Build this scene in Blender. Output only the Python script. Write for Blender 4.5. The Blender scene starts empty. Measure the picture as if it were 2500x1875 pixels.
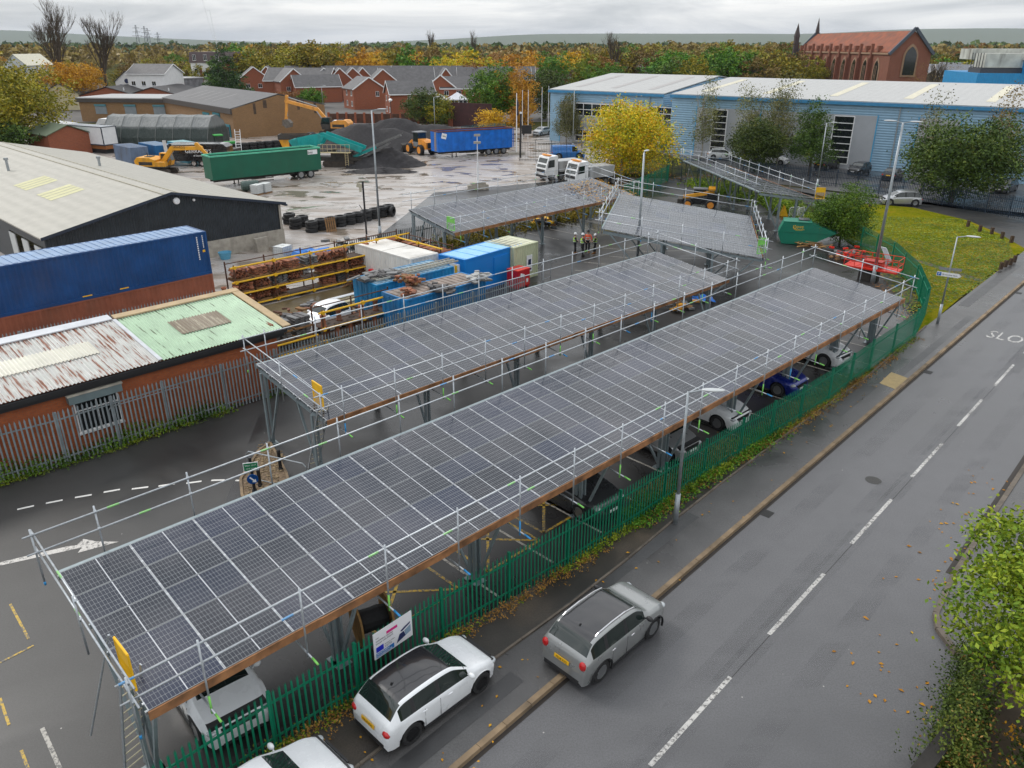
SKYGAIN=1.6
HAZE=.000055
import bpy, math, random
from mathutils import Vector, Matrix
S=bpy.context.scene; COL=S.collection
R=math.radians; V=Vector
random.seed(7)
# ---------------------------------------------------------------- camera model
F=1900.0; PITCH=R(23.6); CH=15.5
def W(px,py,z=0.0):
    """surveyed point: photo pixel (2500x1875) seen at height z -> world metres"""
    x=(px-1250)/F; y=-(py-937.5)/F; c=math.cos(PITCH); s=math.sin(PITCH)
    d=V((x,c+y*s,-s+y*c)); t=(z-CH)/d.z
    return V((d.x*t,d.y*t,z))
def az(d): return R(90-d)                      # azimuth (deg from +Y) -> rotation z
def azof(a,b): return math.atan2(b.y-a.y,b.x-a.x)
# ---------------------------------------------------------------- objects
def tag(o,label=None,cat=None,group=None,kind=None):
    if label: o['label']=label
    if cat: o['category']=cat
    if group: o['group']=group
    if kind: o['kind']=kind
    return o
def thing(name,label,cat,loc=(0,0,0),rz=0,group=None,scale=1):
    o=bpy.data.objects.new(name,None); COL.objects.link(o); o.location=loc; o.rotation_euler=(0,0,rz)
    o.empty_display_size=.2
    if scale!=1: o.scale=(scale,)*3
    return tag(o,label,cat,group)
def link(name,me,parent=None,loc=None,rot=None,label=None):
    o=bpy.data.objects.new(name,me); COL.objects.link(o)
    if parent: o.parent=parent
    if loc is not None: o.location=loc
    if rot is not None: o.rotation_euler=rot
    if label: o['label']=label
    return o
KIDS={}
def dup(root,loc,rz=None,label=None,cat=None,group=None,scale=None,mats=None):
    """copy of a thing, its parts and sub-parts. mats: {old material: new material}"""
    def cp(o,par):
        c=o.copy(); COL.objects.link(c); c.parent=par
        if mats and c.type=='MESH':
            for s in c.material_slots:
                if s.material and s.material.name in mats:
                    m=mats[s.material.name]; s.link='OBJECT'; s.material=m
        for ch in kids[o]: cp(ch,c)
        return c
    kids={}
    def gather(o):
        kids[o]=list(o.children)
        for ch in kids[o]: gather(ch)
    gather(root); r=cp(root,None); r.location=loc
    if rz is not None: r.rotation_euler=(0,0,rz)
    if scale is not None: r.scale=(scale,)*3 if not hasattr(scale,'__len__') else scale
    tag(r,label,cat,group); return r
class MB:
    def __init__(s): s.v=[]; s.f=[]; s.mi=[]; s.c=0; s.M=None
    def add(s,vs,fs):
        n=len(s.v)
        if s.M is not None: vs=[s.M@V(p) for p in vs]
        s.v+= [tuple(p) for p in vs]; s.f+=[tuple(n+i for i in f) for f in fs]; s.mi+=[s.c]*len(fs); return s
    def box(s,x0,x1,y0,y1,z0,z1):
        return s.add([(x0,y0,z0),(x1,y0,z0),(x1,y1,z0),(x0,y1,z0),(x0,y0,z1),(x1,y0,z1),(x1,y1,z1),(x0,y1,z1)],
            [(0,3,2,1),(4,5,6,7),(0,1,5,4),(1,2,6,5),(2,3,7,6),(3,0,4,7)])
    def cbox(s,c,sz,rz=0,rx=0,ry=0):
        M=Matrix.Translation(V(c))@Matrix.Rotation(rz,4,'Z')@Matrix.Rotation(ry,4,'Y')@Matrix.Rotation(rx,4,'X')
        a,b,h=[k/2 for k in sz]
        P=[(-a,-b,-h),(a,-b,-h),(a,b,-h),(-a,b,-h),(-a,-b,h),(a,-b,h),(a,b,h),(-a,b,h)]
        return s.add([M@V(p) for p in P],[(0,3,2,1),(4,5,6,7),(0,1,5,4),(1,2,6,5),(2,3,7,6),(3,0,4,7)])
    def tube(s,p,q,r,n=6,r2=None,cap=True):
        p=V(p); q=V(q); d=(q-p)
        if d.length<1e-6: return s
        d.normalize(); u=d.orthogonal().normalized(); w=d.cross(u); r2=r if r2 is None else r2
        vs=[]
        for k,(c,rr) in enumerate(((p,r),(q,r2))):
            for i in range(n):
                a=2*math.pi*i/n; vs.append(c+(u*math.cos(a)+w*math.sin(a))*rr)
        fs=[(i,(i+1)%n,n+(i+1)%n,n+i) for i in range(n)]
        if cap: fs+= [tuple(range(n-1,-1,-1)),tuple(range(n,2*n))]
        return s.add(vs,fs)
    def path(s,pts,r,n=6):
        for a,b in zip(pts,pts[1:]): s.tube(a,b,r,n)
        return s
    def beam(s,p,q,w,h,up=(0,0,1)):
        p=V(p); q=V(q); d=(q-p).normalized(); sd=d.cross(V(up))
        if sd.length<1e-4: sd=d.cross(V((0,1,0)))
        sd.normalize(); u=sd.cross(d); sd*=w/2; u*=h/2
        vs=[c+a*sd+b*u for c in (p,q) for a,b in ((-1,-1),(1,-1),(1,1),(-1,1))]
        return s.add(vs,[(3,2,1,0),(4,5,6,7),(0,1,5,4),(1,2,6,5),(2,3,7,6),(3,0,4,7)])
    def prism(s,poly,ax,a0,a1):
        """poly: 2d points; ax 'x','y','z' extrusion axis"""
        n=len(poly)
        def mk(p,a):
            if ax=='z': return (p[0],p[1],a)
            if ax=='y': return (p[0],a,p[1])
            return (a,p[0],p[1])
        return s.add([mk(p,a0) for p in poly]+[mk(p,a1) for p in poly],
            [tuple(range(n-1,-1,-1)),tuple(range(n,2*n))]+[(i,(i+1)%n,n+(i+1)%n,n+i) for i in range(n)])
    def lathe(s,prof,c=(0,0,0),n=12,ax='z'):
        c=V(c); vs=[]; m=len(prof)
        for r,h in prof:
            for i in range(n):
                a=2*math.pi*i/n; x,y=r*math.cos(a),r*math.sin(a)
                vs.append(c+(V((x,y,h)) if ax=='z' else V((x,h,y)) if ax=='y' else V((h,x,y))))
        fs=[(k*n+i,k*n+(i+1)%n,(k+1)*n+(i+1)%n,(k+1)*n+i) for k in range(m-1) for i in range(n)]
        if prof[0][0]>1e-5: fs.append(tuple(range(n-1,-1,-1)))
        if prof[-1][0]>1e-5: fs.append(tuple(range((m-1)*n,m*n)))
        return s.add(vs,fs)
    def ball(s,c,r,n=8,m=6):
        if not hasattr(r,'__len__'): r=(r,r,r)
        vs=[];
        for k in range(m+1):
            t=math.pi*k/m
            for i in range(n):
                a=2*math.pi*i/n; vs.append((c[0]+r[0]*math.sin(t)*math.cos(a),c[1]+r[1]*math.sin(t)*math.sin(a),c[2]-r[2]*math.cos(t)))
        return s.add(vs,[(k*n+i,k*n+(i+1)%n,(k+1)*n+(i+1)%n,(k+1)*n+i) for k in range(m) for i in range(n)])
    def mesh(s,name,mats,smooth=False):
        me=bpy.data.meshes.new(name); me.from_pydata(s.v,[],s.f)
        if not isinstance(mats,(list,tuple)): mats=[mats]
        for m in mats: me.materials.append(m)
        if len(mats)>1: me.polygons.foreach_set('material_index',s.mi)
        if smooth: me.polygons.foreach_set('use_smooth',[True]*len(s.f))
        me.update(); return me
    def build(s,name,mats,parent=None,smooth=False,label=None,loc=None,rot=None):
        return link(name,s.mesh(name,mats,smooth),parent,loc,rot,label)
def smooth_angle(o,a=40):
    try:
        me=o.data
        me.polygons.foreach_set('use_smooth',[True]*len(me.polygons)); me.set_sharp_from_angle(angle=R(a))
    except Exception as e: print('smooth',e)
_tx={}
def text_mesh(txt,size,mat,ext=.004,align='CENTER'):
    cu=bpy.data.curves.new('t','FONT'); cu.body=txt; cu.size=size; cu.extrude=ext; cu.align_x=align; cu.resolution_u=2
    o=bpy.data.objects.new('t',cu); COL.objects.link(o)
    dg=bpy.context.evaluated_depsgraph_get(); me=bpy.data.meshes.new_from_object(o.evaluated_get(dg))
    bpy.data.objects.remove(o); me.materials.clear(); me.materials.append(mat); return me
# ---------------------------------------------------------------- materials
def nd(t,typ,**kw):
    n=t.nodes.new('ShaderNode'+typ)
    for k,v in kw.items():
        if k[0]=='_': setattr(n,k[1:],v); continue
        k2=k.replace('_',' ') if not k.isdigit() else int(k)
        s=n.inputs[k2] if not (isinstance(k2,str) and k2[0]=='i' and k2[1:].isdigit()) else n.inputs[int(k2[1:])]
        if isinstance(v,bpy.types.NodeSocket): t.links.new(v,s)
        else:
            if hasattr(v,'__len__') and len(v)==3 and s.type=='RGBA': v=(*v,1)
            s.default_value=v
    return n
def mth(t,op,a,b=0.,c=None):
    kw=dict(i0=a,i1=b)
    if c is not None: kw['i2']=c
    return nd(t,'Math',_operation=op,**kw).outputs[0]
def mix(t,f,a,b): return nd(t,'MixRGB',Fac=f,Color1=a,Color2=b).outputs[0]
def ramp(t,f,pts,interp='LINEAR'):
    n=nd(t,'ValToRGB',Fac=f); cr=n.color_ramp; cr.interpolation=interp
    while len(cr.elements)<len(pts): cr.elements.new(.5)
    for e,(p,c) in zip(cr.elements,pts):
        e.position=p; e.color=(*c,1) if hasattr(c,'__len__') else (c,c,c,1)
    return n.outputs[0]
def newmat(name):
    m=bpy.data.materials.new(name); m.use_nodes=True; t=m.node_tree; b=t.nodes['Principled BSDF']; return m,t,b
def seti(t,b,**kw):
    for k,v in kw.items():
        s=b.inputs[k.replace('_',' ')]
        if isinstance(v,bpy.types.NodeSocket): t.links.new(v,s)
        else:
            if hasattr(v,'__len__') and len(v)==3 and s.type=='RGBA': v=(*v,1)
            s.default_value=v
def coords(t,kind='Object',scale=None):
    o=nd(t,'TexCoord').outputs[kind]
    if scale is not None: o=nd(t,'Mapping',Vector=o,Scale=scale).outputs[0]
    return o
def noise(t,sc,vec=None,det=4,out=0,rough=.55,dist=0):
    kw=dict(Scale=sc,Detail=det,Roughness=rough,Distortion=dist)
    if vec is not None: kw['Vector']=vec
    return nd(t,'TexNoise',**kw).outputs[out]
def bump(t,b,h,strength=.3,dist=.02):
    n=nd(t,'Bump',Height=h,Strength=strength,Distance=dist); t.links.new(n.outputs[0],b.inputs['Normal']); return n
_mc={}
def mat(name,col,rough=.6,metal=0.,var=.12,scale=2.,bmp=0.,bscale=30.,coat=0.,dirt=0.,spec=.5):
    if name in _mc: return _mc[name]
    m,t,b=newmat(name); seti(t,b,Roughness=rough,Metallic=metal); b.inputs['Specular IOR Level'].default_value=spec
    if coat: seti(t,b,Coat_Weight=coat,Coat_Roughness=.05)
    if var or dirt:
        co=coords(t); n=noise(t,scale,co,5)
        c=ramp(t,n,[(.3,tuple(k*(1-var) for k in col)),(.7,tuple(min(1,k*(1+var)) for k in col))])
        if dirt:
            n2=noise(t,scale*.7,nd(t,'Mapping',Vector=co,Scale=(1,1,.35)).outputs[0],6)
            c=mix(t,ramp(t,n2,[(.5,0),(.72,dirt)]),c,(.07,.055,.04))
        seti(t,b,Base_Color=c); 
        r=mth(t,'MULTIPLY_ADD',n,.25,rough-.12); seti(t,b,Roughness=r)
    else: seti(t,b,Base_Color=col)
    if bmp: bump(t,b,noise(t,bscale,coords(t),4),bmp,.02)
    _mc[name]=m; return m
def wallvec(t):
    """brick-friendly coordinates on upright faces of an axis aligned local frame"""
    s=nd(t,'SeparateXYZ',Vector=coords(t)).outputs
    return nd(t,'CombineXYZ',X=mth(t,'ADD',s[0],s[1]),Y=s[2],Z=0.).outputs[0]
def brickmat(name,c1,c2,mortar,stain=.3):
    if name in _mc: return _mc[name]
    m,t,b=newmat(name); v=wallvec(t)
    br=nd(t,'TexBrick',Vector=v,Color1=c1,Color2=c2,Mortar=mortar,Scale=1.,Brick_Width=.225,Row_Height=.075,Mortar_Size=.007,Bias=-.1)
    n=noise(t,.5,coords(t),6); c=mix(t,ramp(t,n,[(.35,0),(.75,stain)]),br.outputs[0],tuple(k*.45 for k in c1))
    n3=noise(t,6,v,3); c=mix(t,ramp(t,n3,[(.3,0),(.8,.45)]),c,tuple(k*.6 for k in c2))
    seti(t,b,Base_Color=c,Roughness=.8); bump(t,b,br.outputs[1],-.3,.01); _mc[name]=m; return m
def corrug(name,col,pitch,axis='x',rough=.45,metal=0.,depth=.02,rust=None,rustamt=.0,var=.1):
    """profiled sheet: real bump waves along one local axis"""
    if name in _mc: return _mc[name]
    m,t,b=newmat(name); co=coords(t); s=nd(t,'SeparateXYZ',Vector=co).outputs
    a={'x':s[0],'y':s[1],'z':s[2],'xy':mth(t,'ADD',s[0],s[1])}[axis]
    h=mth(t,'SINE',mth(t,'MULTIPLY',a,2*math.pi/pitch))
    n=noise(t,1.2,co,5); c=ramp(t,n,[(.3,tuple(k*(1-var) for k in col)),(.7,tuple(min(1,k*(1+var)) for k in col))])
    if rust:
        st=noise(t,1.0,nd(t,'Mapping',Vector=co,Scale=((9 if axis=='x' else .55),(9 if axis=='y' else .55),.6)).outputs[0],6,rough=.65)
        st2=mth(t,'ADD',st,mth(t,'MULTIPLY',h,.06))
        c=mix(t,ramp(t,st2,[(.60-rustamt,0),(.68-rustamt,1)]),c,ramp(t,noise(t,6,co,4),[(.3,tuple(k*.6 for k in rust)),(.7,rust)]))
    seti(t,b,Base_Color=c,Roughness=rough,Metallic=metal); bump(t,b,h,.9,depth); _mc[name]=m; return m
STEEL=mat('galvanised_steel',(.33,.36,.38),.42,.55,.15,6.)
ALU=mat('scaffold_tube',(.46,.49,.52),.38,.6,.15,8.)
TGRN=mat('tube_band_green',(.22,.62,.12),.5); TBLU=mat('tube_band_blue',(.03,.28,.62),.5)
TIMB=mat('scaffold_timber',(.23,.105,.042),.75,0,.6,2.,.3,12)
GSTEEL=mat('post_grey_steel',(.24,.29,.31),.45,.3,.12,5.)
BLK=mat('black_rubber',(.018,.018,.02),.75,0,.3,9.)
DARK=mat('dark_void',(.01,.01,.012),.6,0,0)
GLS=mat('window_dark_glass',(.012,.016,.018),.06,0,0,spec=.8)
WHT=mat('white_paint',(.78,.79,.80),.4,0,.05,3.,dirt=.15)
UPVC=mat('white_plastic_frame',(.80,.80,.80),.35,0,.04)
CHROME=mat('chrome_trim',(.7,.7,.72),.15,.95,0)
YEL=mat('yellow_plastic',(.85,.48,.01),.5,0,.1)
CONC=mat('pale_concrete',(.36,.33,.28),.85,0,.25,2.,.2,20,dirt=.3)
# ---------------------------------------------------------------- the setting: ground, roads, pavements
def struct(name,mb,m): return tag(mb.build(name,m),kind='structure')
def sheet(name,pts,z,m):
    mb=MB(); mb.add([(p[0],p[1],z) for p in pts],[tuple(range(len(pts)))]); o=struct(name,mb,m)
    n=o.data.polygons[0].normal
    if n.z<0: o.data.flip_normals()
    return o
def P(px,py): p=W(px,py); return (p.x,p.y)
def tarmac(name,base,wet=.5,wscale=.12,patch=.25,fine=60.,rl=.12,rh=.5,brown=0.):
    m,t,b=newmat(name); co=coords(t)
    big=noise(t,wscale,co,6,dist=.4); mid=noise(t,1.3,co,5); fi=noise(t,fine,co,2)
    c=ramp(t,mid,[(.3,tuple(k*(1-patch) for k in base)),(.7,tuple(k*(1+patch) for k in base))])
    if brown: c=mix(t,ramp(t,noise(t,.25,co,6),[(.45,0),(.65,brown)]),c,(.16,.11,.065))
    c=mix(t,ramp(t,fi,[(.35,0),(.75,.42)]),c,tuple(min(1,k*2.2) for k in base)); c=mix(t,ramp(t,noise(t,22.,co,4,rough=.8),[(.42,.5),(.56,0)]),c,tuple(k*.55 for k in base))
    sp=nd(t,'TexVoronoi',Vector=co,Scale=1.1).outputs[0]
    c=mix(t,ramp(t,sp,[(.018,.75),(.03,0)]),c,(.5,.48,.45))
    w=ramp(t,big,[(wet-.08,0),(wet+.1,1)])
    c=mix(t,w,c,tuple(k*.62 for k in base))
    r=nd(t,'MapRange',Value=w,i3=rh,i4=rl).outputs[0]
    seti(t,b,Base_Color=c,Roughness=r); bump(t,b,fi,.25,.01); return m
M_ROAD=tarmac('road_tarmac',(.095,.095,.10),.56,.07,.08,70,.22,.42)
M_PARK=tarmac('car_park_tarmac',(.030,.029,.029),.50,.16,.22,60,.16,.5)
M_PAVE=tarmac('pavement_tarmac',(.085,.083,.083),.52,.2,.14,60,.16,.45)
M_VERGE=tarmac('verge_tarmac',(.036,.032,.028),.5,.3,.3,50,.4,.6,brown=.5)
M_DRIVE=tarmac('drive_tarmac',(.040,.039,.038),.55,.13,.12,60,.28,.5)
def yardmat():
    m,t,b=newmat('wet_yard_concrete'); co=coords(t)
    st=nd(t,'Mapping',Vector=co,Rotation=(0,0,R(25)),Scale=(.16,.5,1)).outputs[0]
    a=noise(t,1.,st,8,rough=.6,dist=.6); fi=noise(t,9,co,6)
    c=ramp(t,a,[(.30,(.15,.115,.085)),(.40,(.29,.24,.20)),(.50,(.41,.37,.34)),(.64,(.50,.475,.46))])
    c=mix(t,ramp(t,fi,[(.4,0),(.75,.5)]),c,(.06,.05,.042))
    pu=noise(t,.75,nd(t,'Mapping',Vector=co,Location=(3,8,0),Scale=(.42,.60,1)).outputs[0],4,rough=.45,dist=.3)
    wet=ramp(t,pu,[(.545,0),(.60,1)])
    c=mix(t,wet,c,(.20,.165,.13)); damp=ramp(t,a,[(.38,.5),(.5,.3),(.7,.24)])
    r=mix(t,wet,damp,(.015,.015,.015)); seti(t,b,Base_Color=c,Roughness=r)
    h=mth(t,'MULTIPLY',mth(t,'SUBTRACT',1.,wet),mth(t,'ADD',a,mth(t,'MULTIPLY',fi,.25))); bump(t,b,h,.5,.08); return m
M_YARD=yardmat()
def grassmat(name,c1,c2,c3):
    m,t,b=newmat(name); co=coords(t); n=noise(t,.35,co,6); f=noise(t,14,co,5,rough=.7)
    c=ramp(t,n,[(.35,c1),(.55,c2),(.7,c3)]); c=mix(t,ramp(t,f,[(.3,.6),(.62,0)]),c,tuple(k*.35 for k in c1))
    f2=noise(t,2.2,co,6,rough=.75); c=mix(t,ramp(t,f2,[(.45,0),(.7,.7)]),c,tuple(k*1.1 for k in c3)); seti(t,b,Base_Color=c,Roughness=.95); b.inputs['Specular IOR Level'].default_value=.0; bump(t,b,f,.9,.08); return m
M_GRASS=grassmat('autumn_grass',(.10,.14,.005),(.18,.19,.008),(.26,.19,.02))
M_FAR=grassmat('far_ground',(.05,.07,.015),(.08,.075,.03),(.11,.10,.05))
# wide base sheet of land out to the horizon
big=MB(); big.add([(-12000,-300,-.06),(12000,-300,-.06),(12000,14000,-.06),(-12000,14000,-.06)],[(0,1,2,3)]); struct('ground',big,M_FAR)
# yards and car park
sheet('yard_ground',[(-70,38),(-26,24),(-13.2,36.2),(-7.9,37.6),(.8,46.9),(1,56),P(1060,470),P(1460,432),(19,135),(-2,170),(-40,176),(-110,170),(-110,60)],0,M_YARD)
sheet('drive',[(-40,-5),(-6,-5),(-9,12),P(630,1020),P(700,960),(-13.2,36.2),(-26,24),(-40,12)],.0,M_DRIVE)
# near kerb line of the road (az 43) and its offsets
K0=V((-1.29,13.07)); KD=V((math.sin(R(42.95)),math.cos(R(42.95)))); KN=V((KD.y,-KD.x))
def K(a,b=0.,z=0.): q=K0+KD*a+KN*b; return V((q.x,q.y,z))
kr=V(P(2305,1442))-K0; RW=kr.dot(KN); KA=kr.dot(KD)      # road width, position of the side road corner
road=[K(-22),K(95),K(95,RW),K(KA,RW),K(KA,RW+14),K(-22,RW+14)]
sheet('road',road,.0,M_ROAD)
FENCE=[(-10.2,8.8),(-7.65,11.5),(-5.63,13.65),(-3.93,15.25),(-1.93,17.4),(-.05,19.06),(1.83,20.74),(7.48,26.3),(9.38,28.1),(12.96,31.4),(14.97,33.37),(18.5,37.2),(23.04,41.97)]
FENCE2=[(23.04,41.97),(25.6,46.0),(27.6,51.5),(28.9,58),(28.6,65.8)]
EDG=[(-9.4,6.2),(-3.54,13.07),(-0.46,16.48),(1.75,18.74),(3.8,21.0),(5.63,23.14),(7.89,25.62),(12.1,30.12),(17.68,35.86),(24.67,43.87)]
sheet('pavement',[K(-22,-.02),K(95,-.02),K(95,-2.3),*[EDG[-1]],*EDG[::-1][1:],(-14,2)],.10,M_PAVE)
sheet('verge',[*EDG,*FENCE[::-1],(-12,8)],.05,M_VERGE)
park=[(-9,12),*FENCE,*FENCE2[1:],(30,72),(25.8,95),P(1690,430),(19,100),P(1460,432),P(1060,470),P(905,590),(-8,38.2),P(700,960),P(630,1020)]
sheet('car_park',park,.004,M_PARK)
grass=[FENCE2[0],*FENCE2[1:],(31,72),P(2104,497),P(2230,508),P(2362,539),P(2440,572),P(2500,607),(44,57),K(64,-2.3),K(52,-2.3),EDG[-1]]
sheet('grass',grass,.055,M_GRASS)
gp=MB()
for a,b in (((2070,585),(2180,618)),((2180,618),(2300,655)),((2300,655),(2410,690))):
    A=W(*a,.06);B=W(*b,.06); d=(B-A).normalized(); n=V((-d.y,d.x,0))*.35; gp.add([A-n,B-n,B+n,A+n],[(0,1,2,3)])
struct('footpath',gp,M_VERGE)
sheet('side_road',[(31.5,73),P(2104,497),P(2230,508),P(2362,539),P(2440,572),P(2500,607),K(66,-2.3),K(95,-2.3),(120,70),(70,62),P(2500,531),P(2104,478),(30.6,96)],.002,M_DRIVE)
sheet('estate_ground',[(-150,176),(-12,176),(30,180),(40,262),(-170,262)],.0,mat('estate_tarmac',(.09,.085,.08),.8,0,.4,.2,dirt=.3))
sheet('rear_car_park',[(20,135),(30.8,97),P(2104,474),P(2500,527),(90,68),(100,72),(60,100),(25,137)],.0,M_PAVE)
sheet('tile_yard_ground',[(-13.0,37.4),(-8.0,38.4),(-.2,46.2),(-4.6,50.4),(-8.6,55.6),(-17.5,46.6)],.012,tarmac('tan_mud_ground',(.15,.115,.06),.5,.3,.35,20,.25,.6,brown=.6))
# kerbs
def kerb(name,pts,w,h,m,seglen=.9):
    mb=MB()
    for a,b in zip(pts,pts[1:]):
        a=V((a[0],a[1]));b=V((b[0],b[1])); L=(b-a).length; n=max(1,int(L/seglen)); d=(b-a)/n
        for i in range(n):
            p=a+d*i; q=a+d*(i+.985); mb.beam((p.x,p.y,h/2+random.uniform(-.006,.006)),(q.x,q.y,h/2),w,h)
    return struct(name,mb,m)
M_KERB=mat('kerb_stone',(.21,.15,.09),.8,0,.35,1.5,.3,25,dirt=.6)
M_KERB2=mat('edging_stone',(.12,.10,.08),.8,0,.35,2.,.3,25,dirt=.6)
kerb('kerb',[K(-22),K(19.8),K(22.8),K(95)],.16,.13,M_KERB)
kerb('pavement_edging',EDG,.07,.16,M_KERB2)
cor=[K(95,RW),K(KA+1.0,RW)]+[V(P(*q)) for q in ((2283,1503),(2290,1541),(2336,1602),(2393,1640))]
kerb('kerb_far',[(p[0],p[1]) for p in cor],.16,.13,M_KERB2)
sheet('pavement_far',[cor[0],*[(p[0],p[1]) for p in cor[1:]],(15,17.2),K(KA-1,RW+8),K(95,RW+8)],.09,M_PAVE)
# gutter silt line
gm=mat('gutter_silt',(.028,.022,.018),.7,0,.3,2.)
sheet('gutter',[K(-22,.09),K(95,.09),K(95,.2),K(-22,.2)],.005,gm); sheet('gutter_far',[K(KA+1,RW-.1),K(95,RW-.1),K(95,RW-.45),K(KA+1,RW-.25)],.005,gm)
# tactile paving at the dropped kerb
tac=sheet('tactile_paving',[P(2175,913),P(2222,930),P(2190,957),P(2146,940)],.106,mat('buff_tactile_slab',(.36,.27,.13),.8,0,.15,6,.5,60))
# ---- road markings
def worn(name,col,amt=.5):
    m,t,b=newmat(name); co=coords(t); n=noise(t,9,co,6,rough=.75); n2=noise(t,.6,co,3)
    f=ramp(t,mth(t,'ADD',n,mth(t,'MULTIPLY',n2,.3)),[(.55+.2*(1-amt),0),(.66+.2*(1-amt),1)])
    seti(t,b,Base_Color=mix(t,f,col,(.09,.088,.085)),Roughness=.55); return m
M_WL=worn('worn_white_line',(.50,.49,.47),.55); M_WL2=worn('white_line',(.66,.65,.62),.2); M_YL=worn('worn_yellow_line',(.50,.32,.02),.7)
M_BAY=worn('parking_bay_line',(.42,.40,.36),.55)
def strips(name,segs,w,z,m):
    mb=MB()
    for a,b in segs:
        a=V((a[0],a[1],z));b=V((b[0],b[1],z)); d=(b-a).normalized(); n=V((-d.y,d.x,0))*w/2
        mb.add([a-n,b-n,b+n,a+n],[(0,1,2,3)])
    return struct(name,mb,m)
c0=V(P(1783,1653)); c1=V(P(2397,976)); cd=(c1-c0).normalized(); T=(c1-c0).length/4
strips('road_centre_line',[(c0+cd*(T*k-T*.63),c0+cd*T*k) for k in range(-4,12)],.12,.006,M_WL)
jm=mat('tarmac_joint',(.03,.03,.03),.7,0,0)
strips('tarmac_joint',[(c0-cd*20+V((.05,0)),c0+cd*70+V((.05,0)))],.022,.004,jm)
def letters(name,txt,size,p,rot,m,stretch=2.4,z=.007):
    me=text_mesh(txt,size,m,0); o=link(name,me,None,(p[0],p[1],z),(0,0,rot)); o.scale=(1,stretch,1); return tag(o,kind='structure')
sl=W(2372,851); letters('slow_marking','SLOW',1.05,(28.4,41.35),az(43)-R(90),M_WL,2.0)
ds=[((42,1244),(83,1235)),((112,1229),(153,1221)),((183,1215),(224,1208)),((253,1202),(293,1195)),((322,1194),(362,1189)),((387,1187),(427,1181)),((455,1180),(492,1175)),((516,1173),(548,1172)),((575,1173),(600,1174))]
strips('drive_dash_line',[(P(*a),P(*b)) for a,b in ds],.11,.006,M_WL2)
ar=MB(); ar.add([(*P(*q),.006) for q in ((-30,1380),(165,1334),(205,1329),(208,1335),(-30,1388))],[(0,1,2,3,4)])
ar.add([(*P(*q),.007) for q in ((204,1316),(235,1322),(290,1323),(190,1350),(203,1333),(188,1331))],[(0,1,2,3,4,5)]); struct('white_arrow_marking',ar,worn('faded_white_arrow',(.52,.50,.47),.5))
strips('yellow_corner_line',[(P(25,1475),P(70,1560)),(P(0,1618),P(82,1576)),(P(0,1705),P(22,1770)),(P(52,1832),P(70,1880))],.07,.008,M_YL)
strips('worn_bay_edge',[(P(103,1778),P(150,1885))],.10,.008,M_BAY)

# worn patches, service covers and tyre polish that break up the tarmac
def quad(a0,a1,b0,b1,z): return [K(a0,b0,z),K(a1,b0,z),K(a1,b1,z),K(a0,b1,z)]
def patches(name,qs,m,z):
    mb=MB()
    for k,(a0,a1,b0,b1) in enumerate(qs):
        q=quad(a0,a1,b0,b1,z+.0006*k); mb.add([tuple(p) for p in q],[(0,1,2,3)])
    return struct(name,mb,m)
patches('pavement_patch',[(6,13,-1.75,-1.25),(24.5,29,-2.0,-.8),(31,44,-.75,-.35),(46,60,-1.8,-1.2),(-3,3,-1.1,-.6)],tarmac('patch_tarmac',(.060,.060,.062),.5,.3,.1,60,.3,.5),.104)
patches('road_patch',[(36,48,3.0,3.8)],tarmac('road_patch_tarmac',(.078,.078,.083),.5,.2,.08,60,.3,.5),.0045)
def polish():
    m,t,b=newmat('tyre_polished_tarmac'); co=coords(t); n=noise(t,.5,nd(t,'Mapping',Vector=co,Rotation=(0,0,R(43)),Scale=(.25,1.6,1)).outputs[0],5)
    al=mth(t,'MULTIPLY',ramp(t,n,[(.42,0),(.75,1)]),.28); seti(t,b,Base_Color=(.10,.10,.108),Roughness=.27,Alpha=al); return m
patches('wheel_tracks',[(-20,90,.9,1.5),(-20,90,2.5,3.1),(-20,90,RW-3.4,RW-2.8),(-20,90,RW-1.8,RW-1.2)],polish(),.0135)
ic=MB()
for a_,b_ in ((15,.33),(33,.33),(52,.33)): ic.cbox((*K(a_,b_).xy,.006),(.45,.40,.006),az(43))
struct('drain_grates',ic,mat('cast_iron',(.03,.03,.03),.6,.4,.2,8.,.5,60))
mc=MB(); 
for p_ in (K(20,RW*.36),K(41,RW*.72)): mc.lathe([(.3,.0),(.3,.006),(0,.006)],(p_.x,p_.y,.002),20)
struct('manhole_covers',mc,mat('worn_cast_iron',(.055,.053,.05),.45,.5,.2,8.,.5,60))
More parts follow.
